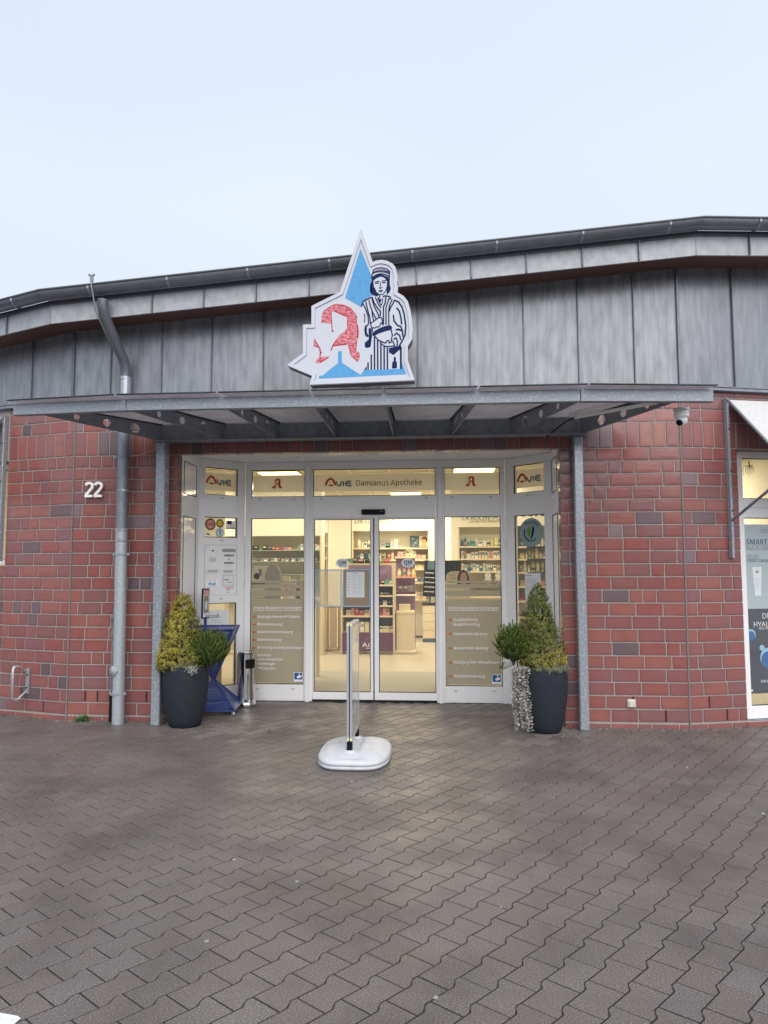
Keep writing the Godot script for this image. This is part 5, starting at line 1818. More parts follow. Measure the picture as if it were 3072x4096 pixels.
func litter() -> void:
	# withered leaf, scraps, chalky crumbs and the weed by the wall
	var leaf := S()
	var L := V2([0, 0, 0.02, 0.018, 0.012, 0.035, 0.035, 0.03, 0.045, 0.045, 0.055, 0.028, 0.08, 0.03, 0.065, 0.012, 0.075, -0.01, 0.045, -0.005, 0.02, -0.02])
	var ids := Geometry2D.triangulate_polygon(L)
	for i in range(0, ids.size(), 3):
		for k in 3:
			var p := L[ids[i + k]]
			leaf.add_vertex(Vector3(p.x, 0.008 + 0.012 * sin(p.x * 60) + 0.01 * absf(p.y) * 20 * 0.3, p.y))
	var lo := fin(leaf, "dead_leaf", M.p_brown)
	lo.position = Vector3(-0.86, 0.002, 0.36)
	tag(lo, "curled brown dead leaf on the paving before the entrance", "leaf")
	var spots := [[-0.33, 3.20, 0.020, "pale oval scrap on the left paving behind the front rows"], [0.12, 1.83, 0.028, "white torn scrap just in front of the sign base"], [0.05, 3.43, 0.016, "tiny pale pebble in the middle foreground"], [-0.21, 4.0, 0.018, "beige pebble at the lower centre left"], [0.73, 4.31, 0.017, "pale round pebble at the bottom centre"], [2.62, 1.30, 0.024, "white scrap on the paving before the right wall"], [2.74, 2.30, 0.030, "dry beige scrap at the right edge of the paving"], [1.02, 3.62, 0.012, "tiny white crumb right of the middle foreground"]]
	for q in spots:
		var st := S()
		var pp := PackedVector2Array()
		for i in 9:
			var a := TAU * i / 9.0
			pp.append(Vector2(cos(a), sin(a) * 0.6) * q[2] * rr(0.35, 0.65))
		prism(st, pp, 0.0, 0.005, Transform3D(Basis(Vector3(1, 0, 0), Vector3(0, 0, -1), UPV), Vector3.ZERO))
		var o := fin(st, "paper_scrap", M.p_grey)
		o.position = Vector3(q[0], 0.001, q[1])
		o.rotation.y = rr(0, 3)
		tag(o, q[3], "litter")
	var cr := S()
	for i in 230:
		var p := Vector3.ZERO
		var pick := rng.randf()
		if pick < 0.35:
			p = Vector3(rr(-3.6, -1.95), 0, 0)
			p.z = rr(0.02, 0.10) + (0.0 if p.x > -3.0 else (p.x + 3.0) * 0.268)
		elif pick < 0.7:
			p = Vector3(rr(2.15, 3.6), 0, 0)
			p.z = rr(0.02, 0.12) - (0.0 if p.x < 3.1 else (p.x - 3.1) * 0.2586)
		elif pick < 0.9:
			p = Vector3(rr(-1.75, -0.9), 0, rr(-0.1, 0.45))
		else:
			p = Vector3(rr(1.3, 2.3), 0, rr(0.2, 0.5))
		var s := rr(0.002, 0.007)
		box(cr, p + Vector3(-s, 0.0, -s * 0.7), p + Vector3(s, s * 0.8, s * 0.7), Transform3D(), s * 0.4)
	var co := fin(cr, "mortar_crumbs", M.mortar)
	struct(co, "pale mortar crumbs scattered along the wall foot and pots", "crumbs")
	co.set_meta("kind", "stuff")
	var wd := S()
	for i in 46:
		var a := rr(0, TAU)
		var d := Vector3(cos(a), 0, sin(a))
		var h := rr(0.02, 0.075)
		var l := rr(0.03, 0.10)
		var w := d.cross(UPV) * rr(0.003, 0.007)
		var b := Vector3(rr(-0.05, 0.05), 0, rr(-0.01, 0.03))
		wd.set_color(Color(rr(0.05, 0.10), rr(0.12, 0.2), rr(0.03, 0.06)))
		quad(wd, b - w, b + d * l * 0.6 + UPV * h - w, b + d * l * 0.6 + UPV * h + w, b + w)
		tr3(wd, b + d * l * 0.6 + UPV * h - w, b + d * l + UPV * h * 0.6, b + d * l * 0.6 + UPV * h + w)
	var wo := fin(wd, "weed", M.weed_green)
	wo.position = Vector3(-2.80, 0.0, 0.05)
	tag(wo, "small green weed growing at the foot of the left brick wall", "weed")


# ---------------------------------------------------------------- planters and their plants
func planter(at: Vector3, label: String, notch: float) -> void:
	var p := thing("plant_pot", label, "plant pot", at)
	var st := S()
	lathe(st, [Vector2(0.0, 0.004), Vector2(0.140, 0.004), Vector2(0.150, 0.012), Vector2(0.172, 0.08), Vector2(0.196, 0.2), Vector2(0.212, 0.32), Vector2(0.219, 0.44), Vector2(0.217, 0.52), Vector2(0.212, 0.567), Vector2(0.210, 0.575), Vector2(0.204, 0.578), Vector2(0.196, 0.575), Vector2(0.193, 0.56), Vector2(0.192, 0.50)], 48)
	fin(st, "pot", M.planter, p)
	st = S()
	lathe(st, [Vector2(0.193, 0.515), Vector2(0.10, 0.528), Vector2(0.0, 0.535)], 24)
	fin(st, "soil", M.soil, p)
	bx("drain_notch", M.black_gap, p, Vector3(-0.014, 0.0, 0.138), Vector3(0.014, 0.012, 0.1515), Transform3D(Basis(Vector3.UP, notch), Vector3.ZERO))


# one small leaf as two bent triangles pairs
func leaflet(st: SurfaceTool, p: Vector3, d: Vector3, up: Vector3, l: float, w: float, c: Color) -> void:
	var s := d.cross(up).normalized() * w
	var n := s.cross(d).normalized()
	st.set_color(c)
	var mid := p + d * l * 0.5
	var tip := p + d * l - n * l * 0.12
	tr3(st, p, mid + s - n * w * 0.25, mid + n * w * 0.2)
	tr3(st, p, mid + n * w * 0.2, mid - s - n * w * 0.25)
	tr3(st, mid + n * w * 0.2, mid + s - n * w * 0.25, tip)
	tr3(st, mid + n * w * 0.2, tip, mid - s - n * w * 0.25)


# a clipped, slightly ragged cone of twigs with small leaves
func leaf_cone(o: Node3D, h: float, rad: float, lean: Vector2, gold_fn: Callable, count: int) -> void:
	var lf := S()
	var tw := S()
	for i in count:
		var t := pow(rng.randf(), 0.66)
		var y := h * (1.0 - t)
		var prof := rad * pow(t, 0.62) * (1.0 if t < 0.88 else lerpf(1.0, 0.72, (t - 0.88) / 0.12))
		var a := rr(0, TAU)
		prof *= 1.0 + 0.13 * sin(a * 3.0 + y * 9.0) + 0.10 * sin(a * 5.0 - y * 17.0)
		var depth := pow(rng.randf(), 2.2)
		var r := maxf(prof * (1.0 - 0.55 * depth), 0.008)
		var base := Vector3(cos(a) * r + lean.x * y / h, y, sin(a) * r + lean.y * y / h)
		var out := (Vector3(cos(a), 0.55 + 0.5 * rng.randf(), sin(a)) + Vector3(rr(-0.5, 0.5), rr(-0.2, 0.4), rr(-0.5, 0.5))).normalized()
		# a twig with four to six leaves
		var tl := rr(0.02, 0.05)
		if rng.randf() < 0.06:
			tl *= 1.7
		tube(tw, [base - out * 0.012, base + out * tl], 0.0011, 3, false)
		var g: float = gold_fn.call(base, a)
		for k in 6:
			var f := 0.2 + 0.85 * k / 5.0
			var la := k * 2.4 + a
			var sd := out.cross(Vector3(cos(la), 0.3, sin(la))).normalized()
			var dir := (out * 0.6 + sd).normalized()
			var c := Color(0.085, 0.125, 0.022).lerp(Color(0.60, 0.47, 0.06), clampf(g + rr(-0.45, 0.35), 0.0, 1.0))
			c = c * rr(0.75, 1.2)
			leaflet(lf, base + out * tl * f, dir, out, rr(0.014, 0.022), rr(0.0052, 0.0078), c)
	fin(tw, "twigs", M.bark, o)
	fin(lf, "leaves", M.leaf_gold, o)
	var trunk := S()
	tube(trunk, [Vector3(0, -0.05, 0), Vector3(lean.x * 0.3, h * 0.35, 0), Vector3(lean.x * 0.8, h * 0.8, lean.y * 0.8)], 0.012, 6, true, 0.003)
	for i in 40:
		var a := rr(0, TAU)
		var y := rr(0.0, h * 0.75)
		var r := rad * 0.75 * (1.0 - y / h)
		tube(trunk, [Vector3(lean.x * y / h, y * 0.8, lean.y * y / h), Vector3(cos(a) * r + lean.x * y / h, y + r * 0.55, sin(a) * r + lean.y * y / h)], 0.003, 4, false, 0.001)
	fin(trunk, "stem", M.bark, o)


# a thick upright shoot closely set with scale leaves, standing along y
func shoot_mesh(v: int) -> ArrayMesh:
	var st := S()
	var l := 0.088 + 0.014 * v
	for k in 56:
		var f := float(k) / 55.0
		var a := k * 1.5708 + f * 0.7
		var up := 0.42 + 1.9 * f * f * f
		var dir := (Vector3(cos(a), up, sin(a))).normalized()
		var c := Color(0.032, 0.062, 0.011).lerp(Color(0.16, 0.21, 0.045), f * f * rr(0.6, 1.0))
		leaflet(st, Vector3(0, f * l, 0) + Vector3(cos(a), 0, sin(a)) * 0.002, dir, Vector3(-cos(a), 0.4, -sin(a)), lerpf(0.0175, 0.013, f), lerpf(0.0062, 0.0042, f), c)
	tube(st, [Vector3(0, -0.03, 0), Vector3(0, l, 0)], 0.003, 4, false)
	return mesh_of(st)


func shoot_ball(o: Node3D, rad: Vector3, count: int) -> void:
	var meshes := [shoot_mesh(0), shoot_mesh(1), shoot_mesh(2)]
	var st := [S(), S(), S()]
	var br := S()
	var all := S()
	for i in count:
		var g := i * 2.39996
		var v := 1.0 - 1.72 * (i + 0.5) / count
		var hr := sqrt(maxf(0.0, 1.0 - v * v))
		var n := Vector3(cos(g) * hr, v, sin(g) * hr)
		var p := n * rad * rr(0.60, 0.82)
		var d := (n * 0.75 + Vector3(0, 1.0, 0) + Vector3(rr(-0.2, 0.2), rr(-0.1, 0.1), rr(-0.2, 0.2))).normalized()
		var sx := d.cross(Vector3(0.3, 0.1, 1.0)).normalized()
		var t := Transform3D(Basis(sx, d, sx.cross(d)) * rr(0.85, 1.15), p - d * 0.05)
		all.append_from(meshes[i % 3], 0, t)
		if i % 2 == 0:
			tube(br, [Vector3(0, -rad.y * 1.0, 0), n * rad * 0.3 - Vector3(0, rad.y * 0.3, 0), p - d * 0.06], 0.004, 4, false, 0.002)
	for i in int(count * 0.6):
		var n := Vector3(rr(-1, 1), rr(-0.8, 1), rr(-1, 1))
		if n.length() > 1.0:
			n = n.normalized()
		var d := (n + Vector3(0, 0.8, 0)).normalized()
		var sx := d.cross(Vector3(0.3, 0.1, 1.0)).normalized()
		all.append_from(meshes[i % 3], 0, Transform3D(Basis(sx, d, sx.cross(d)), n * rad * 0.55 - d * 0.05))
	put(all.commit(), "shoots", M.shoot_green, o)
	fin(br, "stem", M.bark, o)


func tuft(o: Node3D, n: int, spread: float, h: float) -> void:
	var st := S()
	for i in n:
		var a := rr(0, TAU)
		var r := spread * sqrt(rng.randf())
		var b := Vector3(cos(a) * r, 0, sin(a) * r * 0.6)
		var d := (Vector3(cos(a) * 0.6, rr(0.5, 1.3), sin(a) * 0.6 + 0.3) + Vector3(rr(-0.4, 0.4), 0, rr(-0.4, 0.4))).normalized()
		var tl := h * rr(0.5, 1.1)
		st.set_color(Color(0.12, 0.13, 0.09))
		tube(st, [b, b + d * tl], 0.0012, 3, false)
		for k in 10:
			var f := 0.25 + 0.75 * k / 9.0
			var la := k * 2.3
			var dir := (d * 0.8 + d.cross(Vector3(cos(la), 0.2, sin(la))).normalized() * 0.8).normalized()
			var c := Color(0.16, 0.19, 0.12).lerp(Color(0.30, 0.31, 0.25), rng.randf())
			leaflet(st, b + d * tl * f, dir, d, rr(0.016, 0.028), rr(0.0022, 0.0036), c)
	fin(st, "leaves", M.leaf_grey, o)


func trailing(o: Node3D, strands: Array) -> void:
	var st := S()
	var vines := S()
	vines.set_color(Color(0.16, 0.16, 0.13))
	for s in strands:
		var pts: Array = s
		tube(vines, pts, 0.0013, 4, false)
		var total := 0.0
		for i in pts.size() - 1:
			total += (pts[i + 1] - pts[i]).length()
		var n := int(total / 0.0105)
		for k in n:
			var want := total * k / n
			var i := 0
			while i < pts.size() - 2 and want > (pts[i + 1] - pts[i]).length():
				want -= (pts[i + 1] - pts[i]).length()
				i += 1
			var p: Vector3 = pts[i] + (pts[i + 1] - pts[i]).normalized() * want
			var a := k * 2.5 + rr(-0.4, 0.4)
			var d := Vector3(cos(a), rr(-0.5, 0.3), sin(a)).normalized()
			var c := Color(0.26, 0.255, 0.24) * rr(0.4, 1.5)
			var nrm := Vector3(rr(-0.4, 0.4), rr(0.2, 0.9), rr(0.2, 0.9)).normalized()
			var q := p + d * rr(0.006, 0.016)
			# round fan-shaped leaf
			var u := nrm.cross(Vector3(0.2, 1, 0.1)).normalized()
			var w := nrm.cross(u)
			var r := rr(0.006, 0.0125)
			st.set_color(c)
			for j in 6:
				var a0 := TAU * j / 6.0
				var a1 := TAU * (j + 1) / 6.0
				tr3(st, q + nrm * r * 0.2, q + (u * cos(a0) + w * sin(a0)) * r, q + (u * cos(a1) + w * sin(a1)) * r)
	fin(vines, "vines", M.leaf_grey, o)
	fin(st, "leaves", M.leaf_silver, o)


func planters() -> void:
	var A := Vector3(-1.715, 0, 0.155)
	var B := Vector3(1.725, 0, 0.155)
	planter(A, "dark grey plant pot beside the left canopy post", 0.15)
	planter(B, "dark grey plant pot beside the right canopy post", 0.75)
	var o := thing("golden_shrub", "yellow-leaved cone shrub in the left pot", "shrub", A + Vector3(-0.045, 0.52, 0.02))
	leaf_cone(o, 0.735, 0.235, Vector2(0.015, 0.0), func(p: Vector3, a: float) -> float: return 0.62 - 0.55 * clampf(p.x * 4.0, 0.0, 1.0), 1750)
	o = thing("golden_shrub", "tall green cone shrub with yellow foot in the right pot", "shrub", B + Vector3(-0.01, 0.52, -0.02))
	leaf_cone(o, 0.82, 0.215, Vector2(-0.035, 0.0), func(p: Vector3, a: float) -> float: return clampf(0.95 - p.y * 2.6, 0.05, 0.75) * clampf(0.55 + p.x * 4.0, 0.25, 1.0), 1750)
	o = thing("shoot_shrub", "dark green bushy shrub leaning right over the left pot", "shrub", A + Vector3(0.255, 0.735, 0.03))
	shoot_ball(o, Vector3(0.205, 0.195, 0.185), 190)
	o = thing("shoot_shrub", "dark green bushy shrub leaning left over the right pot", "shrub", B + Vector3(-0.285, 0.80, 0.06))
	shoot_ball(o, Vector3(0.180, 0.195, 0.17), 170)
	var st := S()
	st.set_color(Color(0.05, 0.06, 0.03))
	for i in 7:
		tube(st, [Vector3(-0.03 * i + 0.06, -0.15, 0.05), Vector3(-0.08 - 0.01 * i, -0.21, 0.09), Vector3(-0.13 + 0.008 * i, -0.215 + 0.012 * i, 0.10), Vector3(-0.145 + 0.004 * i, -0.16 + 0.01 * i, 0.10)], 0.003, 5, false, 0.001)
	fin(st, "bare_shoots", M.leaf_grey, o)
	o = thing("grey_herb", "low grey-green herb at the front rim of the left pot", "herb", A + Vector3(-0.02, 0.545, 0.10))
	tuft(o, 90, 0.13, 0.11)
	o = thing("grey_herb", "low grey-green herb at the front rim of the right pot", "herb", B + Vector3(0.03, 0.545, 0.10))
	tuft(o, 95, 0.14, 0.10)
	o = thing("silver_creeper", "sprig of silver leaves over the rim of the left pot", "creeper", A)
	var strands := []
	for i in 10:
		var x := rr(0.05, 0.16)
		strands.append([Vector3(x - 0.03, 0.57, 0.13), Vector3(x, 0.592, 0.175), Vector3(x + rr(-0.02, 0.04), 0.57, 0.195), Vector3(x + rr(-0.03, 0.06), rr(0.50, 0.56), 0.20)])
	trailing(o, strands)
	o = thing("silver_creeper", "long silver leaved creeper hanging down the right pot", "creeper", B)
	strands = []
	for i in 34:
		var x := rr(-0.300, -0.150)
		var z0 := rr(0.05, 0.19)
		if absf(x + 0.225) < 0.012:
			x += 0.03
		var end := rr(0.015, 0.22) if i > 6 else rr(0.01, 0.06)
		var drift := rr(0.0, 0.035)
		var pts := [Vector3(-0.13, 0.56, z0 * 0.7), Vector3(lerpf(-0.16, x, 0.5), 0.60, z0 * 0.9), Vector3(x, 0.575, z0), Vector3(x + rr(-0.022, 0.022), 0.45, z0 + 0.01), Vector3(x + drift * 0.3 + rr(-0.024, 0.024), 0.30, z0 + rr(0, 0.02)), Vector3(x + drift * 0.7, maxf(end, 0.15), z0 + rr(0, 0.02)), Vector3(x + drift, end, z0 + rr(0, 0.03))]
		strands.append(pts)
	trailing(o, strands)


# ---------------------------------------------------------------- free-standing things at the entrance
func ash_bin() -> void:
	var b := thing("ash_bin", "polished steel ashtray bin standing before the left pane", "bin", Vector3(-1.388, 0, -0.83))
	var st := S()
	lathe(st, [Vector2(0.0, 0.003), Vector2(0.118, 0.003), Vector2(0.121, 0.008), Vector2(0.112, 0.035), Vector2(0.106, 0.07), Vector2(0.103, 0.12), Vector2(0.102, 0.30), Vector2(0.102, 0.575)], 48)
	fin(st, "body", M.stainless, b)
	st = S()
	lathe(st, [Vector2(0.102, 0.575), Vector2(0.106, 0.577), Vector2(0.116, 0.588), Vector2(0.117, 0.594), Vector2(0.112, 0.597), Vector2(0.085, 0.593), Vector2(0.07, 0.597), Vector2(0.0, 0.599)], 48)
	fin(st, "ash_lid", M.stainless, b)
	# rounded black opening wrapped on the body
	st = S()
	var n := 10
	for i in n:
		for k in 5:
			var P := func(ii: int, kk: int) -> Vector3:
				var u := float(ii) / n
				var v := float(kk) / 5.0
				var a := lerpf(deg_to_rad(80), deg_to_rad(8), u)
				var e := 0.010 * (1.0 - sqrt(maxf(0.0, 1.0 - pow(maxf(0.0, absf(u - 0.5) * 2.0 - 0.78) / 0.22, 2.0))))
				var y := lerpf(0.418 + e, 0.518 - e, v)
				return Vector3(cos(a) * 0.1035, y, sin(a) * 0.1035)
			quad(st, P.call(i, k), P.call(i, k + 1), P.call(i + 1, k + 1), P.call(i + 1, k))
	fin(st, "opening", M.black_plastic, b)


func perforated() -> StandardMaterial3D:
	var m := mk("blue_mesh", 1, 1, 1, 0.38)
	var im := Image.create(64, 110, false, Image.FORMAT_RGBA8)
	var c := lin(0.042, 0.075, 0.26)
	im.fill(c)
	for y in 110:
		for x in 64:
			for q in [[16, 27.5], [48, 82.5], [80, 27.5], [-16, 82.5]]:
				if Vector2(x - q[0], y - q[1]).length() < 19.0:
					im.set_pixel(x, y, Color(c.r, c.g, c.b, 0.0))
	m.albedo_texture = ImageTexture.create_from_image(im)
	m.transparency = BaseMaterial3D.TRANSPARENCY_ALPHA_SCISSOR
	m.alpha_scissor_threshold = 0.5
	m.uv1_scale = Vector3(20, 12, 1)
	return m


func blue_stand() -> void:
	var s := thing("display_stand", "blue perforated steel dump bin shaped like an hourglass with a picture sign", "display stand", Vector3(-1.655, 0, -0.52), deg_to_rad(8.0))
	var mesh := perforated()
	var waist := 0.335
	var parts := [[0.052, 0.265, waist, 0.012, "lower_side"], [0.885, 0.235, waist, 0.012, "upper_side"]]
	for q in parts:
		var yb: float = q[0]
		var hb: float = q[1]
		for k in 4:
			var rot := Basis(Vector3.UP, PI / 2 * k)
			var a := rot * Vector3(-hb, yb, hb)
			var b := rot * Vector3(hb, yb, hb)
			var c := rot * Vector3(q[3], q[2], q[3])
			var d := rot * Vector3(-q[3], q[2], q[3])
			var st := S()
			var n := 1
			for v in [[a, 0.0, 1.0], [d, 0.5, 0.0], [c, 0.5, 0.0], [a, 0.0, 1.0], [c, 0.5, 0.0], [b, 1.0, 1.0]]:
				st.set_uv(Vector2(v[1], v[2]))
				st.add_vertex(v[0])
			var side := fin(st, q[4], mesh, s)
			st = S()
			tube(st, [a, d], 0.007, 6)
			var nudge := (Vector3(0, 0.018, 0) if yb < 0.5 else Vector3(0, -0.012, 0))
			tube(st, [a, b], 0.009, 6)
			# solid border along the wide edge
			var up := 0.10 if yb < 0.5 else 0.04
			var a1: Vector3 = a.lerp(d, up)
			var b1: Vector3 = b.lerp(c, up)
			var o := rot * Vector3(0, 0, 0.0015)
			quad(st, a + o, a1 + o, b1 + o, b + o)
			var a2 := a.lerp(b, 0.10)
			var b2 := b.lerp(a, 0.10)
			tr3(st, a + o, d + o, a2 + o)
			tr3(st, b + o, b2 + o, c + o)
			fin(st, "edge_trim", M.blue_steel, side)
	for k in 4:
		var rot := Basis(Vector3.UP, PI / 2 * k)
		var c := rot * Vector3(-0.245, 0.024, 0.245)
		var st := S()
		tube(st, [c + Vector3(-0.010, 0, 0.006), c + Vector3(0.010, 0, -0.006)], 0.024, 16)
		tube(st, [c, c + Vector3(0, 0.034, 0)], 0.010, 8)
		box(st, c + Vector3(-0.012, 0.012, -0.012), c + Vector3(0.012, 0.036, 0.012), Transform3D(), 0.004)
		fin(st, "caster", M.alu, s)
	bx("sign_post", M.blue_steel, s, Vector3(-0.115, 0.36, -0.02), Vector3(-0.085, 1.02, -0.005))
	var X := Transform3D(Basis(Vector3.UP, deg_to_rad(82)) * Basis(Vector3(0, 0, 1), deg_to_rad(-2)), Vector3(-0.10, 1.14, 0.0))
	bx("picture_frame", M.print_navy, s, Vector3(-0.11, -0.16, -0.008), Vector3(0.11, 0.16, 0.008), X, 0.004)
	rect(s, "picture", X, Vector2(-0.095, -0.145), Vector2(0.095, 0.145), 0.0085, M.paper)
	rect(s, "picture_band", X, Vector2(-0.095, 0.09), Vector2(0.095, 0.145), 0.0092, M.p_pink)
	rect(s, "picture_field", X, Vector2(-0.075, -0.10), Vector2(0.075, 0.085), 0.0092, M.film)
	var st := S()
	flat(st, circle(Vector2(0.0, -0.02), 0.04, 0.05), 0.0099, X)
	fin(st, "picture_spot", M.paper, s)


func sign_stand() -> void:
	var s := thing("sign_stand", "pavement sign seen edge-on with white water-filled base", "sign", Vector3(0.072, 0, 1.18))
	# base: rounded slab with a trough down the middle
	var st := S()
	var out := []
	var N := 56
	for i in N:
		var a := TAU * i / N
		var c := cos(a)
		var q := sin(a)
		var x := signf(c) * pow(absf(c), 0.42) * 0.285
		var z := signf(q) * pow(absf(q), 0.46) * 0.40
		x *= 1.0 - 0.20 * pow(absf(z) / 0.40, 2.6)
		out.append(Vector2(x, z))
	var levels := [[0.93, 0.0], [1.0, 0.014], [1.0, 0.030], [0.985, 0.033], [0.985, 0.036], [1.0, 0.039], [0.995, 0.058], [0.965, 0.072], [0.90, 0.078]]
	st.set_smooth_group(7)
	for l in levels.size() - 1:
		for i in N:
			var j := (i + 1) % N
			var p: Vector2 = out[i]
			var r: Vector2 = out[j]
			var a: float = levels[l][0]
			var b: float = levels[l + 1][0]
			quad(st, Vector3(p.x * a, levels[l][1], p.y * a), Vector3(r.x * a, levels[l][1], r.y * a), Vector3(r.x * b, levels[l + 1][1], r.y * b), Vector3(p.x * b, levels[l + 1][1], p.y * b))
	# top as a grid with the trough pressed in
	var rings := 12
	var H := func(x: float, z: float, f: float) -> float:
		var e := clampf((absf(z) - 0.20) / 0.17, 0.0, 1.0)
		var half := 0.042 + 0.085 * e * e
		var t := clampf((absf(x) - half) / 0.018, 0.0, 1.0)
		t = t * t * (3 - 2 * t)
		var floor_y := lerpf(0.100, 0.060, e)
		var crown := 0.080 + 0.046 * (1.0 - pow(absf(x) / 0.285, 2.0)) * (1.0 - pow(absf(z) / 0.40, 2.0))
		var rim := clampf((0.90 - f) / 0.12, 0.0, 1.0)
		return lerpf(0.078, lerpf(floor_y, crown, t), rim)
	var grid := []
	for k in rings + 1:
		var f := 0.90 * (1.0 - float(k) / rings)
		var row := []
		for i in N:
			var p: Vector2 = out[i] * f
			row.append(Vector3(p.x, H.call(p.x, p.y, f), p.y))
		grid.append(row)
	st.set_smooth_group(8)
	for k in rings:
		for i in N:
			var j := (i + 1) % N
			quad(st, grid[k][i], grid[k][j], grid[k + 1][j], grid[k + 1][i])
	st.set_smooth_group(-1)
	fin(st, "base", M.white_plastic, s)
	bx("rubber_rim", M.p_grey, s, Vector3(-0.20, 0.001, -0.34), Vector3(0.20, 0.012, 0.34), Transform3D(), 0.004)
	st = S()
	lathe(st, [Vector2(0.0, 0.006), Vector2(0.014, 0.006), Vector2(0.016, 0.0)], 16, Vector3(-0.128, 0.112, 0.0))
	fin(st, "filler_cap", M.p_grey, s)
	for z in [0.195, -0.255]:
		st = S()
		var pts := []
		for i in 73:
			var a := TAU * i / 9.0
			pts.append(Vector3(-0.024 + cos(a) * 0.018, 0.102 + 0.080 * i / 72.0, z + sin(a) * 0.018))
		tube(st, pts, 0.0062, 6)
		tube(st, [Vector3(-0.024, 0.09, z), Vector3(-0.024, 0.19, z)], 0.013, 10)
		fin(st, "spring", M.black_plastic, s)
		st = S()
		lathe(st, [Vector2(0.044, 0.092), Vector2(0.043, 0.104), Vector2(0.036, 0.110), Vector2(0.026, 0.111)], 20, Vector3(-0.024, 0, z))
		fin(st, "spring_seat", M.white_plastic, s)
	# two hinged frames back to back
	var y0 := 0.175
	var y1 := 1.085
	var za := -0.285
	var zb := 0.215
	for q in [-0.046, -0.021]:
		var fr := Node3D.new()
		fr.name = "poster_frame"
		s.add_child(fr, true)
		var x0: float = q
		var x1: float = q + 0.017
		bx("side_rail", M.alu, fr, Vector3(x0, y0 + 0.026, zb - 0.030), Vector3(x1, y1 - 0.026, zb), Transform3D(), 0.004)
		bx("side_rail", M.alu, fr, Vector3(x0, y0 + 0.026, za), Vector3(x1, y1 - 0.026, za + 0.030), Transform3D(), 0.004)
		bx("top_rail", M.alu, fr, Vector3(x0, y1 - 0.030, za + 0.026), Vector3(x1, y1, zb - 0.026), Transform3D(), 0.004)
		bx("bottom_rail", M.alu, fr, Vector3(x0, y0, za + 0.026), Vector3(x1, y0 + 0.030, zb - 0.026), Transform3D(), 0.004)
		for e in [[y1, zb], [y1, za], [y0, zb], [y0, za]]:
			var yy: float = e[0]
			var zz: float = e[1]
			var m: StandardMaterial3D = M.yellowed if zz > 0 else M.alu
			bx("corner", m, fr, Vector3(x0 - 0.001, yy, zz), Vector3(x1 + 0.001, yy + (-0.026 if yy > 0.5 else 0.026), zz + (-0.026 if zz > 0 else 0.026)), Transform3D(), 0.005)
		bx("backing_board", M.p_grey, fr, Vector3(x0 + 0.007, y0 + 0.02, za + 0.02), Vector3(x0 + 0.010, y1 - 0.02, zb - 0.02))
		var px := x1 - 0.0025 if q > -0.03 else x0 + 0.0015
		bx("clear_cover", M.clear_sheet, fr, Vector3(px, y0 + 0.028, za + 0.028), Vector3(px + 0.001, y1 - 0.028, zb - 0.028))
	# faded poster: pale blocks where the print has bleached
	var R := Transform3D(Basis(Vector3.UP, PI / 2), Vector3(-0.0095, 0, 0))
	rect(s, "faded_poster", R, Vector2(-zb + 0.026, y0 + 0.026), Vector2(-za - 0.026, y1 - 0.026), 0.0, mk("faded", 0.42, 0.43, 0.45, 0.5))
	rect(s, "faded_block", R, Vector2(-0.15, 0.86), Vector2(0.16, 0.99), 0.0006, M.paper)
	rect(s, "faded_block", R, Vector2(-0.15, 0.36), Vector2(0.20, 0.44), 0.0006, M.paper)
	rect(s, "faded_block", R, Vector2(-0.10, 0.48), Vector2(0.16, 0.60), 0.0006, M.p_grey)
	rect(s, "faded_block", R, Vector2(-0.16, 0.82), Vector2(0.10, 0.85), 0.0006, M.p_grey)


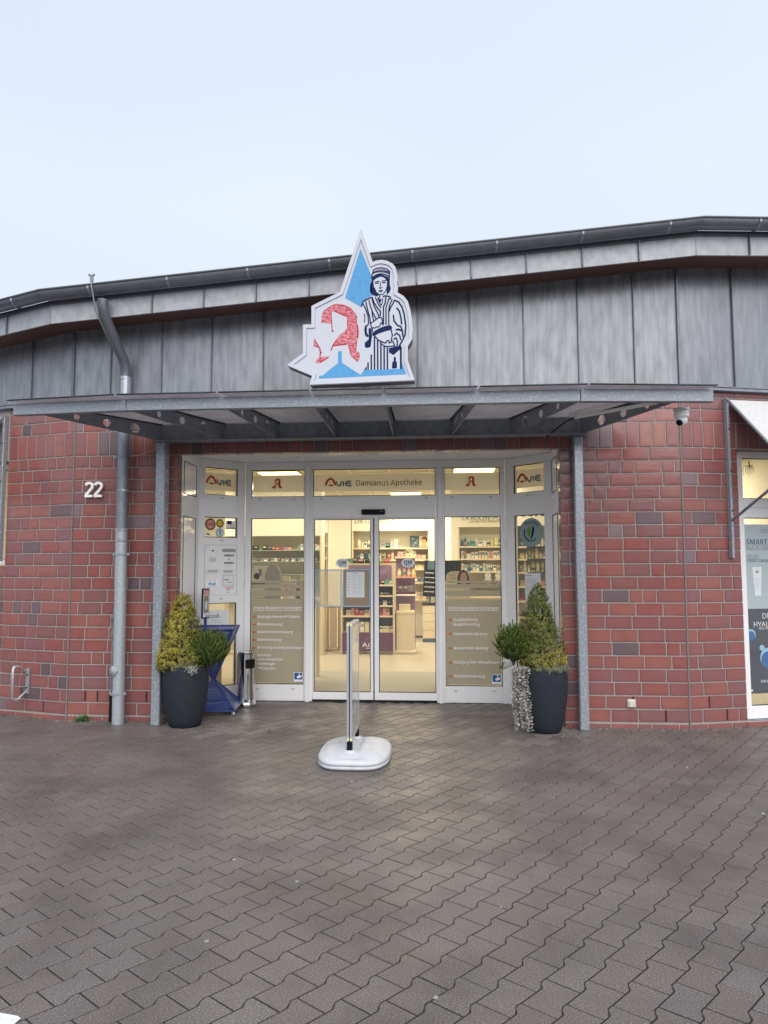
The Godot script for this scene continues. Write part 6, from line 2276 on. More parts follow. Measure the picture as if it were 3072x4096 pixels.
# ---------------------------------------------------------------- inside the shop
func room() -> void:
	var fl := S()
	box(fl, Vector3(-4.9, -0.12, -8.7), Vector3(4.9, 0.003, -1.19))
	box(fl, Vector3(-4.9, -0.12, -1.189), Vector3(-1.99, 0.0035, -0.40))
	box(fl, Vector3(2.03, -0.12, -1.189), Vector3(4.9, 0.0035, -0.40))
	struct(fin(fl, "shop_floor", M.shop_floor), "warm beige tiled floor inside the shop", "floor")
	struct(bx("entrance_mat", M.shop_mat, self, Vector3(-1.4, 0.0035, -3.385), Vector3(1.45, 0.009, -1.195)), "large grey-beige mat inside the sliding doors", "mat")
	var ce := thing("shop_ceiling", "cream panelled ceiling with lit panels inside the shop", "ceiling")
	ce.set_meta("kind", "structure")
	bx("slab", M.ceiling_white, ce, Vector3(-4.95, 3.001, -8.75), Vector3(4.95, 3.12, -0.37))
	var st := S()
	for i in range(-7, 8):
		box(st, Vector3(i * 0.625 - 0.01, 2.992, -8.6), Vector3(i * 0.625 + 0.01, 3.0005, -1.25))
	for i in 12:
		box(st, Vector3(-4.8, 2.9915, -1.6 - i * 0.6), Vector3(4.8, 2.9995, -1.58 - i * 0.6))
	fin(st, "grid_bars", M.cream_wall, ce)
	for q in [[-5.05, -8.75, -4.9, -0.45, "left side"], [4.9, -8.75, 5.05, -0.45, "right side"], [-4.9, -8.8, 4.9, -8.65, "back"]]:
		struct(bx("shop_wall", M.cream_wall, self, Vector3(q[0], -0.1, q[1]), Vector3(q[2], 3.1, q[3])), "plain cream plaster wall on the %s of the shop" % q[4], "wall")
	var pos := ["left front", "right front", "middle", "left rear", "right rear", "middle rear", "far right", "far left", "right middle"]
	for i in LAMPS.size():
		var o := thing("ceiling_panel", "square lit ceiling panel at the %s of the shop" % pos[i], "ceiling light", Vector3(LAMPS[i][0], 2.985, LAMPS[i][1]))
		bx("frame", M.white_frame, o, Vector3(-0.315, -0.004, -0.315), Vector3(0.315, 0.005, 0.315))
		bx("panel", M.lamp_panel, o, Vector3(-0.30, -0.014, -0.30), Vector3(0.30, -0.005, 0.30))
	# cream pillar between the shelving
	struct(bx("shop_pillar", M.cream_wall, self, Vector3(-1.575, 0, -8.1), Vector3(-1.10, 3.0, -7.7)), "broad cream pillar between the shelf bays behind the doors", "pillar")
	struct(bx("shop_pillar", M.cream_wall, self, Vector3(0.56, 0, -8.1), Vector3(1.02, 3.0, -7.75)), "cream pillar right of the middle shelf bay", "pillar")
	struct(bx("shop_pillar", M.cream_wall, self, Vector3(0.98, 0, -6.35), Vector3(1.10, 3.0, -5.95)), "cream cheek left of the right hand shelving", "pillar")


func bottle(v: int) -> ArrayMesh:
	var key := "bottle%d" % v
	if cache.has(key):
		return cache[key]
	var st := S()
	var prof: Array = [[Vector2(0.0, 0), Vector2(0.022, 0), Vector2(0.024, 0.004), Vector2(0.024, 0.095), Vector2(0.018, 0.11), Vector2(0.010, 0.115), Vector2(0.010, 0.14), Vector2(0, 0.14)], [Vector2(0, 0), Vector2(0.028, 0), Vector2(0.030, 0.005), Vector2(0.030, 0.07), Vector2(0.020, 0.09), Vector2(0.015, 0.10), Vector2(0.015, 0.118), Vector2(0, 0.118)], [Vector2(0, 0), Vector2(0.018, 0), Vector2(0.019, 0.13), Vector2(0.012, 0.14), Vector2(0.006, 0.145), Vector2(0.006, 0.17), Vector2(0, 0.172)], [Vector2(0, 0), Vector2(0.035, 0), Vector2(0.036, 0.13), Vector2(0.026, 0.155), Vector2(0.012, 0.163), Vector2(0.012, 0.19), Vector2(0.02, 0.195), Vector2(0, 0.20)]][v]
	lathe(st, prof, 12)
	cache[key] = mesh_of(st)
	return cache[key]


func carton(w: float, h: float, d: float) -> ArrayMesh:
	var key := "carton%d_%d" % [roundi(w * 1000), roundi(h * 1000)]
	if cache.has(key):
		return cache[key]
	var st := S()
	box(st, Vector3(-w / 2, 0, -d / 2), Vector3(w / 2, h, d / 2), Transform3D(), 0.002)
	cache[key] = mesh_of(st)
	return cache[key]


const ORD := ["first", "second", "third", "fourth", "fifth", "sixth", "seventh", "eighth", "ninth", "tenth", "eleventh", "twelfth", "thirteenth", "fourteenth", "fifteenth", "sixteenth", "seventeenth", "eighteenth", "nineteenth", "twentieth", "twenty-first", "twenty-second", "twenty-third", "twenty-fourth", "twenty-fifth", "twenty-sixth", "twenty-seventh", "twenty-eighth", "twenty-ninth", "thirtieth", "thirty-first", "thirty-second", "thirty-third", "thirty-fourth", "thirty-fifth", "thirty-sixth", "thirty-seventh", "thirty-eighth", "thirty-ninth", "fortieth"]


# a row of goods standing on one shelf: each item is a thing of its own
func goods(xf: Transform3D, x0: float, x1: float, y: float, z: float, kinds: Array, cols: Array, where: String, group: String, k := 1.0) -> void:
	var x := x0 + 0.03
	var num := 0
	while x < x1 - 0.03:
		var kind = kinds[rng.randi() % kinds.size()]
		var col: String = cols[rng.randi() % cols.size()]
		var cname := col.trim_prefix("p_")
		var o: MeshInstance3D
		var ordinal: String = ORD[mini(num, ORD.size() - 1)]
		num += 1
		var w := 0.05
		if kind < 4:
			w = [0.052, 0.066, 0.044, 0.078][kind]
			o = put(bottle(kind), "bottle", M[col], self)
			tag(o, "%s from left on the %s, %s bottle" % [ordinal, where, cname], "bottle", "bottles on the " + group)
		else:
			var dims = [[0.06, 0.13], [0.085, 0.10], [0.05, 0.155], [0.11, 0.085], [0.075, 0.18]][kind - 4]
			w = dims[0] + 0.006
			o = put(carton(dims[0], dims[1], 0.06), "carton", M[col], self)
			tag(o, "%s from left on the %s, %s carton" % [ordinal, where, cname], "carton", "cartons on the " + group)
		o.transform = xf * Transform3D(Basis(UPV, rr(-0.08, 0.08)) * k, Vector3(x + w * k / 2, y, z + rr(-0.02, 0.02)))
		# a printed label band proud of the pack
		var lb := S()
		if kind < 4:
			var r: float = [0.0243, 0.0303, 0.0196, 0.0364][kind]
			lathe(lb, [Vector2(r, 0.03), Vector2(r, 0.075)], 12)
			var key := "label%d" % kind
			if not cache.has(key):
				cache[key] = mesh_of(lb)
			put(cache[key], "pack_label", M[["paper", "p_teal", "p_cream", "print_slate", "p_grey"][rng.randi() % 5]], o)
		else:
			var dims = [[0.06, 0.13], [0.085, 0.10], [0.05, 0.155], [0.11, 0.085], [0.075, 0.18]][kind - 4]
			rect(o, "pack_label", Transform3D(), Vector2(-dims[0] * 0.36, dims[1] * 0.5), Vector2(dims[0] * 0.36, dims[1] * 0.82), 0.0308, M[["p_blue", "p_grey", "p_pink", "print_slate", "p_teal", "p_cream"][rng.randi() % 6]])
		x += w * k + rr(0.001, 0.009)


func shelf_bay(label: String, xf: Transform3D, w: float, ys: Array, top: float, deep: float, header: float, glassy := false) -> Node3D:
	var s := thing("shelf_unit", label, "shelf")
	bx("back_panel", M.cream_wall, s, Vector3(0, 0.05, -deep - 0.03), Vector3(w, top, -deep), xf)
	bx("side_panel", M.cream_wood, s, Vector3(-0.03, 0.0, -deep - 0.03), Vector3(-0.001, top, 0.0), xf)
	bx("side_panel", M.cream_wood, s, Vector3(w + 0.001, 0.0, -deep - 0.03), Vector3(w + 0.03, top, 0.0), xf)
	bx("header_panel", M.cream_wall, s, Vector3(-0.03, top + 0.001, -deep - 0.03), Vector3(w + 0.03, top + header, 0.01), xf)
	for y in ys:
		bx("shelf", M.shelf_glass if glassy else M.cream_wood, s, Vector3(0.002, y - (0.012 if glassy else 0.028), -deep + 0.002), Vector3(w - 0.002, y, -0.01), xf)
	return s


func interior() -> void:
	room()
	# shelf bay behind the left door: blue and white cartons
	var X := Transform3D(Basis(), Vector3(-2.75, 0, -7.70))
	shelf_bay("cream niche with glass shelves behind the left door edge", X, 1.16, [1.48, 1.68, 1.948], 2.225, 0.34, 0.75, true)
	for y in [1.68, 1.948]:
		goods(X, 0.0, 1.16, y, -0.17, [5, 7, 7], ["p_white", "p_blue", "p_white", "p_blue"], "%s glass shelf of the left niche" % ("upper" if y > 1.9 else "lower"), "left niche", 0.75)
	# middle bay behind both doors
	X = Transform3D(Basis(), Vector3(-1.05, 0, -7.85))
	var mid := shelf_bay("middle wall bay of shelves with grey letters on its header", X, 1.58, [0.83, 1.184, 1.47, 1.665, 1.912], 2.27, 0.36, 0.70)
	txt(mid, "lettering", "DR.GRANDEL", X * Transform3D(Basis(), Vector3(0.03, 2.48, 0.012)), 0.145, M.print_grey)
	goods(X, 0.04, 0.55, 1.912, -0.15, [0, 2, 3, 4], ["p_white", "p_teal", "p_white", "p_cream"], "top shelf of the middle bay", "middle bay")
	goods(X, 0.04, 0.70, 1.665, -0.15, [4, 2, 6, 0], ["p_white", "p_white", "p_blue", "p_cream"], "second shelf of the middle bay", "middle bay")
	goods(X, 0.55, 0.98, 1.912, -0.15, [4, 1, 5, 8], ["p_white", "p_grey", "p_black", "p_white", "p_cream"], "top shelf behind the right door", "middle bay")
	goods(X, 0.70, 1.54, 1.665, -0.12, [4, 6, 4, 5], ["p_pink", "p_cream", "p_pink", "p_brown"], "second shelf behind the right door", "middle bay")
	goods(X, 1.20, 1.54, 1.47, -0.12, [7, 5], ["p_cream", "p_pink"], "third shelf of the middle bay", "middle bay")
	goods(X, 1.20, 1.54, 1.184, -0.12, [1, 1, 0], ["p_lilac", "p_grey", "p_lilac"], "fourth shelf of the middle bay", "middle bay")
	goods(X, 1.15, 1.54, 0.83, -0.12, [8, 6], ["p_pink", "p_cream"], "lowest shelf of the middle bay", "middle bay")
	var N := Transform3D(Basis(), Vector3(0, 0, -8.06))
	var pa := thing("wall_poster", "dark poster with pale shapes on the middle bay back", "poster")
	rect(pa, "sheet", N, Vector2(0.142, 1.93), Vector2(0.338, 2.172), 0.0, M.print_slate)
	for q in [[0.20, 2.11, 0.03], [0.26, 2.02, 0.035], [0.22, 1.97, 0.025], [0.30, 2.07, 0.02]]:
		sticker(pa, "pale_shape", N, Vector2(q[0], q[1]), q[2], q[2] * 0.5, 0.001, M.p_grey)
	pa = thing("wall_poster", "skin-toned portrait poster on the middle bay back", "poster")
	rect(pa, "sheet", N, Vector2(0.347, 1.935), Vector2(0.53, 2.162), 0.0, M.p_cream)
	sticker(pa, "portrait_hair", N, Vector2(0.45, 2.08), 0.062, 0.070, 0.001, M.p_hair)
	sticker(pa, "portrait_face", N, Vector2(0.44, 2.05), 0.050, 0.058, 0.0018, M.p_skin)
	sticker(pa, "portrait_shoulder", N, Vector2(0.44, 1.965), 0.078, 0.028, 0.001, M.p_skin)
	# counter display with plum plinth
	var g := thing("display_counter", "tiered shop display with plum front and white letters", "display", Vector3(-0.495, 0, -5.42))
	bx("plinth", M.plum, g, Vector3(-0.44, 0.05, -0.32), Vector3(0.44, 0.385, 0.05), Transform3D(), 0.006)
	bx("side_cheek", M.cream_wood, g, Vector3(-0.475, 0.0, -0.34), Vector3(-0.441, 1.58, 0.03), Transform3D(), 0.006)
	bx("side_cheek", M.cream_wood, g, Vector3(0.441, 0.0, -0.34), Vector3(0.475, 1.58, 0.03), Transform3D(), 0.006)
	bx("back_panel", M.dark_shelf, g, Vector3(-0.44, 0.386, -0.34), Vector3(0.44, 1.20, -0.32))
	bx("picture_panel", M.cream_wood, g, Vector3(-0.44, 1.21, -0.34), Vector3(0.44, 1.58, -0.31))
	for y in [0.386, 0.667, 0.845, 1.021, 1.204]:
		bx("shelf", M.cream_wood, g, Vector3(-0.44, y - 0.026, -0.319), Vector3(0.44, y, 0.045), Transform3D(), 0.004)
	rect(g, "flower_picture", Transform3D(), Vector2(-0.38, 1.25), Vector2(0.40, 1.55), -0.3085, M.p_lilac)
	for i in 16:
		sticker(g, "flower", Transform3D(), Vector2(rr(-0.34, 0.36), rr(1.26, 1.40)), rr(0.02, 0.04), rr(0.02, 0.035), -0.307 + i * 0.0004, M.plum if i % 2 == 0 else M.p_lilac)
	txt(g, "lettering", "AOA", Transform3D(Basis(), Vector3(0.06, 0.165, 0.052)), 0.105, M.print_white, false, 0.0, 1, 1.5)
	lines_of(g, Transform3D(), Vector2(-0.03, 0.105), 0.2, 1, 0.02, 0.052, M.print_white, 0.010)
	var st := S()
	flat(st, V2([0.10, 0.22, 0.13, 0.26, 0.12, 0.29, 0.15, 0.34, 0.165, 0.29, 0.16, 0.25, 0.19, 0.225, 0.15, 0.235]), 0.052)
	fin(st, "figure_mark", M.print_white, g)
	var G := Transform3D(Basis(), Vector3(-0.495, 0, -5.42))
	goods(G, -0.42, 0.42, 0.386, -0.06, [8, 5, 8], ["p_white", "p_cream", "p_white"], "bottom tier of the plum display", "plum display", 0.95)
	goods(G, -0.42, 0.42, 0.667, -0.06, [4, 5], ["p_pink", "p_white", "p_cream", "p_red"], "second tier of the plum display", "plum display", 0.95)
	goods(G, -0.42, 0.42, 0.845, -0.06, [1, 5], ["p_white", "p_black"], "third tier of the plum display", "plum display", 0.8)
	goods(G, -0.42, 0.42, 1.021, -0.06, [1, 1], ["p_black", "p_black", "p_brown"], "fourth tier of the plum display", "plum display", 0.62)
	goods(G, -0.42, 0.42, 1.204, -0.10, [5, 1], ["p_black", "p_teal", "p_black"], "top tier of the plum display", "plum display", 0.8)
	goods(G, -0.44, 0.30, 1.582, -0.18, [7, 5], ["p_black", "p_black", "p_green", "p_red"], "top board of the plum display", "plum display")
	# pedestal
	var pe := thing("pedestal", "pale wooden pedestal with a stepped foot in the shop", "pedestal", Vector3(0.160, 0, -5.62))
	bx("column", M.cream_wood, pe, Vector3(-0.155, 0.066, -0.15), Vector3(0.155, 0.69, 0.15), Transform3D(), 0.004)
	bx("top_board", M.cream_wood, pe, Vector3(-0.16, 0.691, -0.16), Vector3(0.16, 0.742, 0.16), Transform3D(), 0.006)
	bx("foot", M.cream_wood, pe, Vector3(-0.19, 0.004, -0.18), Vector3(0.195, 0.065, 0.18), Transform3D(), 0.015)
	tag(bx("carton", M.p_cream, self, Vector3(0.047, 0.743, -5.68), Vector3(0.240, 0.855, -5.56)), "cream carton standing on the wooden pedestal", "carton")
	# tall pink and purple stand behind it
	var ps := thing("product_stand", "slim dark purple stand with pink and yellow tubes", "display stand", Vector3(0.145, 0, -6.0))
	bx("back_board", M.p_lilac, ps, Vector3(-0.19, 0.0, -0.12), Vector3(0.17, 1.68, -0.10), Transform3D(), 0.004)
	for q in [[1.02, "print_white"], [1.34, "p_pink"], [1.70, "cream_wood"]]:
		bx("shelf", M[q[1]], ps, Vector3(-0.19, q[0] - 0.03, -0.099), Vector3(0.19, q[0], 0.12), Transform3D(), 0.004)
	bx("tray_front", M.plum, ps, Vector3(-0.18, 1.021, 0.06), Vector3(0.18, 1.07, 0.10), Transform3D(), 0.004)
	var P := Transform3D(Basis(), Vector3(0.145, 0, -6.0))
	goods(P, -0.18, 0.18, 1.341, 0.0, [2, 1], ["p_pink", "p_pink", "p_yellow"], "pink tray of the purple stand", "purple stand", 1.2)
	goods(P, -0.17, 0.17, 1.075, -0.04, [5], ["p_grey", "p_lilac"], "lower tray of the purple stand", "purple stand")
	goods(P, -0.17, 0.19, 1.705, 0.0, [4, 8], ["p_pink", "p_cream", "p_pink"], "top board of the purple stand", "purple stand", 0.7)
	# drawers and make-up tower
	var dr := thing("drawer_cabinet", "cream drawer cabinet with dark plinth behind the right door", "cabinet", Vector3(0.66, 0, -7.35))
	bx("carcass", M.cream_wood, dr, Vector3(-0.24, 0.075, -0.4), Vector3(0.30, 0.74, -0.012))
	bx("plinth", M.print_slate, dr, Vector3(-0.24, 0.004, -0.39), Vector3(0.30, 0.074, 0.005))
	for i in 4:
		bx("drawer_front", M.cream_wood, dr, Vector3(-0.237, 0.08 + i * 0.166, -0.011), Vector3(0.297, 0.24 + i * 0.166, 0.008), Transform3D(), 0.004)
		if i > 0:
			bx("drawer_pull", M.print_brown, dr, Vector3(0.0, 0.218 + i * 0.166, 0.0085), Vector3(0.05, 0.226 + i * 0.166, 0.016))
	bx("counter_top", M.black_plastic, dr, Vector3(-0.25, 0.741, -0.4), Vector3(0.31, 0.775, 0.02), Transform3D(), 0.004)
	var rg := S()
	var ringp := circle(Vector2(0.10, 0.16), 0.058, 0.058, 26)
	ringp.append(ringp[0])
	stroke(rg, ringp, 0.004, 0.0095)
	letters(rg, "as", Transform3D(Basis(), Vector3(0.10, 0.163, 0.0085)), 0.085, true, 0.0, 1, 0.8, true)
	fin(rg, "round_mark", M.print_black, dr)
	var mt := thing("makeup_tower", "black make-up tower standing on the drawer cabinet", "display stand", Vector3(0.60, 0.776, -7.5))
	var lean := Transform3D(Basis(Vector3(0, 0, 1), deg_to_rad(-3.5)), Vector3.ZERO)
	bx("tower_body", M.black_plastic, mt, Vector3(-0.19, 0.13, -0.08), Vector3(0.12, 0.86, 0.0), lean, 0.006)
	bx("tower_stem", M.black_plastic, mt, Vector3(-0.05, 0.0, -0.06), Vector3(-0.02, 0.13, -0.03))
	bx("head_card", M.print_slate, mt, Vector3(-0.12, 0.68, 0.001), Vector3(0.09, 0.85, 0.004), lean)
	for i in 5:
		bx("tray", M.dark_shelf, mt, Vector3(-0.185, 0.20 + i * 0.095, 0.001), Vector3(0.115, 0.215 + i * 0.095, 0.035), lean)
		lines_of(mt, lean, Vector2(-0.16, 0.225 + i * 0.095), 0.24, 1, 0.02, 0.036, M.paper, 0.012)
	# hexagonal pine frame left
	var hx := thing("hexagonal_stand", "pine framed six-sided stand left of the plum display", "display stand", Vector3(-1.25, 0, -5.95))
	for i in 6:
		var a := TAU * i / 6.0 + 0.5
		var d := Vector3(cos(a), 0, sin(a)) * 0.215
		bx("post", M.pine, hx, Vector3(-0.017, 0.004, -0.017), Vector3(0.017, 0.80, 0.017), Transform3D(Basis(UPV, -a), d), 0.003)
		var e := Vector3(cos(a + TAU / 6), 0, sin(a + TAU / 6)) * 0.215
		st = S()
		tube(st, [d + UPV * 0.03, e + UPV * 0.03], 0.014, 4)
		tube(st, [d + UPV * 0.79, e + UPV * 0.79], 0.014, 4)
		fin(st, "rail", M.pine, hx)
		if i in [0, 1, 2, 5]:
			var mid2 := (d + e) / 2.0
			bx("panel", M.cream_wood, hx, Vector3(-0.07, 0.05, -0.006), Vector3(0.07, 0.77, 0.006), Transform3D(Basis(UPV, -(a + TAU / 12) + PI / 2), mid2 * 0.93))
	# right window shelving
	X = Transform3D(Basis(), Vector3(1.13, 0, -5.95))
	var rs := shelf_bay("lit wall shelving of bottles behind the right fixed pane", X, 1.75, [0.98, 1.20, 1.435, 1.662, 1.888], 2.235, 0.34, 0.72)
	txt(rs, "lettering", "LA ROCHE-POSAY", X * Transform3D(Basis(), Vector3(0.05, 2.40, 0.012)), 0.115, M.print_slate)
	txt(rs, "lettering", "LABORATOIRE DERMATOLOGIQUE", X * Transform3D(Basis(), Vector3(0.17, 2.335, 0.012)), 0.052, M.print_brown)
	goods(X, 0.0, 1.72, 1.888, -0.12, [0, 1, 3, 2, 5], ["p_teal", "p_blue", "p_brown", "p_cream", "p_teal", "p_lime", "p_white"], "top shelf behind the right pane", "right shelving")
	goods(X, 0.0, 1.72, 1.662, -0.12, [4, 6, 5, 2], ["p_white", "p_white", "p_cream", "p_pink", "p_white"], "second shelf behind the right pane", "right shelving", 0.9)
	goods(X, 0.0, 1.72, 1.435, -0.12, [4, 2, 0, 6], ["p_white", "p_cream", "p_blue", "p_white"], "third shelf behind the right pane", "right shelving", 0.9)
	goods(X, 0.3, 1.72, 0.98, -0.12, [4, 5, 6], ["p_green", "p_red", "p_grey", "p_white"], "lowest shelf behind the right pane", "right shelving", 0.9)
	for i in 3:
		var pl := thing("plush_toy", ["grey and white plush toy nearest the portrait on the shelf", "middle grey and white plush toy on the shelf", "plush toy at the right end of the shelf"][i], "toy", Vector3(1.64 + i * 0.185, 1.20, -5.98), 0.2 * i - 0.2, "plush toys on the shelf")
		for q in [["body", 0.075, 0.06, "p_grey"], ["head", 0.055, 0.155, "p_white"]]:
			st = S()
			var ball := []
			for k in 11:
				var a := PI * k / 10.0
				ball.append(Vector2(sin(a) * q[1], q[2] - cos(a) * q[1]))
			lathe(st, ball, 18)
			fin(st, q[0], M[q[3]], pl)
		st = S()
		lathe(st, [Vector2(0.058, 0.165), Vector2(0.056, 0.19), Vector2(0.035, 0.215), Vector2(0.0, 0.222)], 18)
		fin(st, "cap", M.p_grey, pl)
		st = S()
		for q in [[-0.02, 0.16, 0.007], [0.02, 0.16, 0.007], [0.0, 0.142, 0.010]]:
			lathe(st, [Vector2(0, -0.007), Vector2(q[2], 0.0), Vector2(0, 0.007)], 8, Vector3(q[0], q[1], 0.052))
		fin(st, "face_marks", M.p_black, pl)
	# arched portrait card in the right pane
	var W := Transform3D(Basis(), Vector3(1.005, 0, -2.6))
	var wc := thing("portrait_card", "arched cardboard display with a portrait, eyes closed", "display card")
	st = S()
	prism(st, V2([-0.155, 0.72, -0.155, 1.40, -0.135, 1.44, -0.09, 1.46, -0.02, 1.462, 0.165, 1.46, 0.165, 0.72]), -0.01, 0.0, W)
	fin(st, "card", M.p_cream, wc)
	st = S()
	flat(st, V2([-0.012, 1.30, 0.0, 1.40, 0.03, 1.465, 0.075, 1.485, 0.12, 1.46, 0.15, 1.39, 0.165, 1.28, 0.12, 1.26, 0.03, 1.26]), 0.0012, W)
	fin(st, "portrait_hair", M.p_hair, wc)
	sticker(wc, "portrait_face", W, Vector2(0.078, 1.375), 0.046, 0.072, 0.002, M.p_skin)
	rect(wc, "portrait_neck", W, Vector2(0.052, 1.26), Vector2(0.104, 1.33), 0.0016, M.p_skin)
	st = S()
	for q in [[[0.044, 1.386, 0.056, 1.380, 0.068, 1.385], 0.0022], [[0.088, 1.385, 0.100, 1.380, 0.112, 1.386], 0.0022], [[0.042, 1.404, 0.056, 1.409, 0.068, 1.404], 0.002], [[0.088, 1.404, 0.100, 1.409, 0.114, 1.404], 0.002], [[0.080, 1.385, 0.084, 1.360, 0.074, 1.356], 0.0014]]:
		stroke(st, V2(q[0]), q[1], 0.0028, W)
	fin(st, "portrait_lines", M.p_hair, wc)
	st = S()
	stroke(st, V2([0.062, 1.332, 0.078, 1.335, 0.094, 1.332]), 0.0035, 0.0028, W)
	fin(st, "portrait_mouth", M.p_pink, wc)
	lines_of(wc, W, Vector2(-0.12, 1.42), 0.10, 2, 0.022, 0.001, M.print_brown, 0.006)
	lines_of(wc, W, Vector2(-0.10, 1.36), 0.07, 1, 0.022, 0.001, M.print_brown, 0.010)
	tag(bx("side_screen", M.black_plastic, self, Vector3(0.78, 1.30, -4.4), Vector3(1.10, 1.62, -4.36)), "black framed screen beside the portrait card", "screen")
	# shelving seen through the right angled bay
	X = Transform3D(Basis(UPV, deg_to_rad(-8)), Vector3(1.96, 0, -4.05))
	rs = shelf_bay("side shelving of lotion bottles behind the round sticker", X, 1.4, [0.75, 1.0, 1.22, 1.437, 1.640, 1.832], 2.145, 0.32, 0.8)
	txt(rs, "lettering", "CeraVe", X * Transform3D(Basis(), Vector3(0.02, 2.36, 0.012)), 0.20, M.print_slate, true)
	goods(X, 0.0, 1.35, 1.832, -0.10, [0, 3, 4], ["p_blue", "p_white", "p_brown", "p_teal"], "top shelf behind the round sticker", "side shelving", 0.9)
	goods(X, 0.0, 1.35, 1.640, -0.10, [3, 0, 5], ["p_lime", "p_white", "p_cream", "p_lime"], "second shelf behind the round sticker", "side shelving", 0.85)
	goods(X, 0.0, 1.35, 1.437, -0.10, [3, 3, 0], ["p_cream", "p_lime", "p_white"], "third shelf behind the round sticker", "side shelving", 0.85)
	goods(X, 0.0, 1.35, 1.22, -0.10, [1, 5, 4], ["p_grey", "p_cream", "p_pink"], "fourth shelf behind the round sticker", "side shelving", 0.85)
	goods(X, 0.0, 1.35, 1.0, -0.10, [4, 6, 0], ["p_red", "p_brown", "p_cream"], "fifth shelf behind the round sticker", "side shelving", 0.85)
	for y in [1.832, 1.640, 1.437]:
		bx("price_rail", M.print_navy, rs, Vector3(0.15, y - 0.030, -0.0095), Vector3(0.50, y - 0.004, -0.002), X)
	# left pane: shelf, big machine carton, seat back
	X = Transform3D(Basis(), Vector3(-2.95, 0, -5.15))
	shelf_bay("pale shelving behind the left fixed pane", X, 1.65, [1.15, 1.40, 1.62, 1.815], 2.06, 0.3, 0.9, true)
	goods(X, 0.35, 0.75, 1.815, -0.12, [5, 7], ["p_green", "p_black", "p_green"], "left end of the top shelf, left pane", "left shelving", 0.8)
	goods(X, 0.75, 1.15, 1.815, -0.12, [5, 7], ["p_red", "p_pink", "p_red"], "middle of the top shelf, left pane", "left shelving", 0.6)
	goods(X, 1.2, 1.62, 1.815, -0.12, [4, 1], ["p_white", "p_grey", "p_white"], "right end of the top shelf, left pane", "left shelving", 0.8)
	goods(X, 0.3, 1.62, 1.62, -0.12, [4, 5, 7], ["p_white", "p_grey", "p_brown"], "second shelf behind the left pane", "left shelving", 0.6)
	var cb := thing("machine_carton", "large white appliance carton with dark ring behind the left pane", "carton", Vector3(-1.72, 0, -2.55))
	bx("carton_body", M.p_white, cb, Vector3(-0.20, 1.10, -0.25), Vector3(0.16, 1.545, 0.0), Transform3D(), 0.004)
	var ck := S()
	var cp := circle(Vector2(-0.01, 1.40), 0.034, 0.036, 24)
	cp.append(cp[0])
	stroke(ck, cp, 0.007, 0.001)
	fin(ck, "ring_print", M.print_black, cb)
	rect(cb, "appliance_print", Transform3D(), Vector2(0.02, 1.41), Vector2(0.06, 1.50), 0.001, M.print_grey)
	rect(cb, "base_band", Transform3D(), Vector2(-0.198, 1.26), Vector2(0.158, 1.335), 0.001, M.print_navy)
	rect(cb, "top_line", Transform3D(), Vector2(-0.19, 1.515), Vector2(-0.06, 1.525), 0.001, M.print_black)
	var tb := thing("sale_table", "cream sales table behind the left service film", "table", Vector3(-1.45, 0, -2.6))
	bx("table_top", M.cream_wood, tb, Vector3(-0.5, 1.06, -0.35), Vector3(0.55, 1.10, 0.1), Transform3D(), 0.004)
	for x in [-0.46, 0.51]:
		for z in [-0.31, 0.06]:
			bx("leg", M.cream_wood, tb, Vector3(x - 0.025, 0.004, z - 0.025), Vector3(x + 0.025, 1.059, z + 0.025))
	var sb := thing("rounded_screen", "pale rounded partition screen behind the left pane", "screen", Vector3(-1.46, 0, -2.35))
	st = S()
	var arch := PackedVector2Array([Vector2(-0.105, 1.101)])
	for i in 15:
		var a := PI - PI * i / 14.0
		arch.append(Vector2(cos(a) * 0.105, 1.40 + sin(a) * 0.165))
	arch.append(Vector2(0.105, 1.101))
	prism(st, arch, -0.03, 0.0)
	fin(st, "panel", M.p_grey, sb)
	for q in [[-1.30, 1.40, "p_cream", "cream folder carton right of the rounded screen"], [-1.215, 1.36, "p_white", "white carton with pink print right of the rounded screen"], [-1.06, 1.42, "p_lime", "pale yellow carton near the left door frame"]]:
		var o := bx("carton", M[q[2]], self, Vector3(-0.045, 0, -0.03), Vector3(0.045, q[1] - 1.101, 0.03), Transform3D(), 0.002)
		o.position = Vector3(q[0], 1.101, -2.46)
		tag(o, q[3], "carton")
		rect(o, "pack_label", Transform3D(), Vector2(-0.025, 0.08), Vector2(0.03, 0.2), 0.031, M.p_pink)
	tag(bx("dark_box", M.print_slate, self, Vector3(-1.18, 1.101, -2.56), Vector3(-0.98, 1.30, -2.51)), "dark slate box low beside the left door frame", "carton")


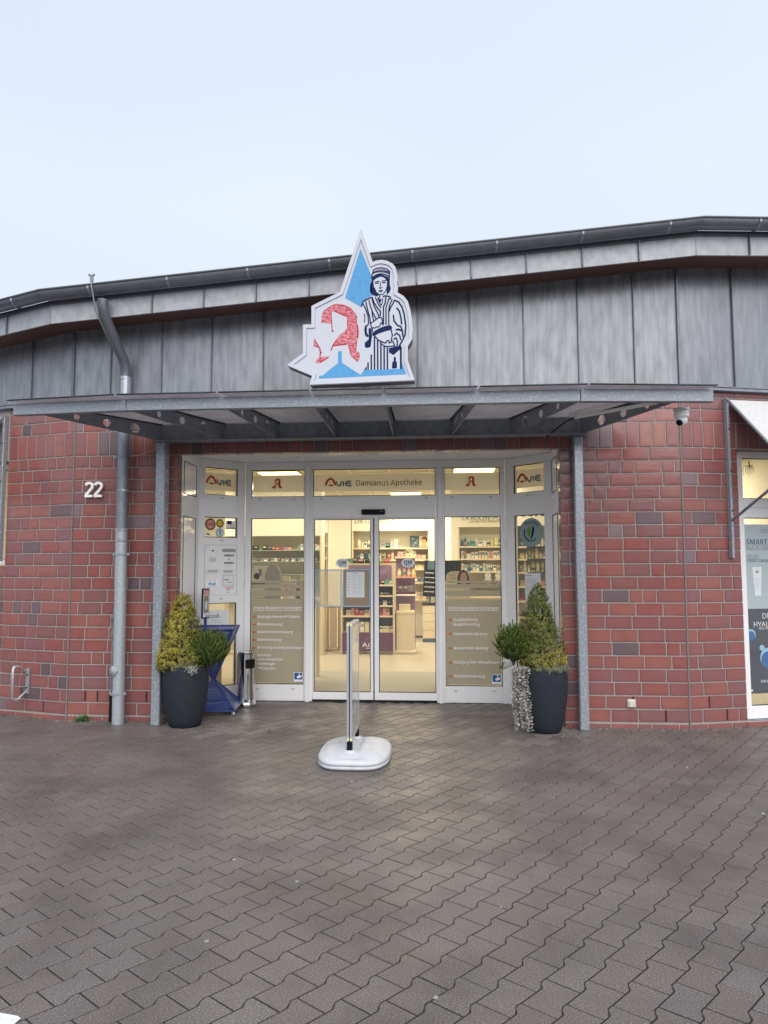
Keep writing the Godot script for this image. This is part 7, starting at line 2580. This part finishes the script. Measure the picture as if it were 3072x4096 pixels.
# ---------------------------------------------------------------- across the car park, seen only as reflections
func opposite() -> void:
	var b := thing("low_building", "long pale building across the car park behind the camera", "building", Vector3(0, 0, 30))
	bx("wall", M.tan_card, b, Vector3(-32, 0, 0), Vector3(30, 3.6, 8))
	var rf := S()
	prism(rf, V2([-1.2, 3.6, 9.2, 3.6, 4.0, 7.4]), -33.0, 31.0, Transform3D(Basis(Vector3(0, 0, 1), Vector3(0, 1, 0), Vector3(-1, 0, 0)), Vector3.ZERO))
	fin(rf, "roof", M.zinc_dark, b)
	for i in 9:
		bx("window", M.print_slate, b, Vector3(-28 + i * 6.5, 0.6, -0.05), Vector3(-24.5 + i * 6.5, 2.6, -0.001))
	for k in 3:
		var o := thing("bare_tree", ["bare winter tree left across the car park", "bare winter tree in the middle of the car park edge", "bare winter tree right across the car park"][k], "tree", Vector3([-9.0, 3.5, 11.0][k], 0, [27.0, 24.0, 29.0][k]))
		var t := S()
		tube(t, [Vector3.ZERO, Vector3(0.05, 1.6, 0), Vector3(0.0, 3.2, 0.1)], 0.2, 8, true, 0.13)
		fin(t, "trunk", M.bark, o)
		t = S()
		for i in 26:
			var a := rr(0, TAU)
			var p := Vector3(0, rr(2.0, 3.2), 0)
			var d := Vector3(cos(a), rr(0.7, 1.6), sin(a)).normalized()
			var q := p + d * rr(1.2, 2.4)
			tube(t, [p, q], 0.06, 4, false, 0.03)
			for j in 5:
				var e := (d + Vector3(rr(-0.8, 0.8), rr(-0.1, 0.7), rr(-0.8, 0.8))).normalized()
				var f := p.lerp(q, rr(0.5, 1.0))
				var g := f + e * rr(0.5, 1.3)
				tube(t, [f, g], 0.025, 3, false, 0.01)
				for m in 4:
					var h := (e + Vector3(rr(-0.9, 0.9), rr(-0.2, 0.7), rr(-0.9, 0.9))).normalized()
					tube(t, [f.lerp(g, rr(0.4, 1.0)), g + h * rr(0.2, 0.6)], 0.009, 3, false, 0.004)
		fin(t, "limbs", M.bark, o)


func _ready() -> void:
	setup()
	materials()
	ground()
	walls()
	cladding()
	eaves()
	canopy()
	shopfront()
	side_windows()
	roof_sign()
	downpipe()
	fixtures()
	interior()
	opposite()
	planters()
	ash_bin()
	blue_stand()
	sign_stand()
	litter()
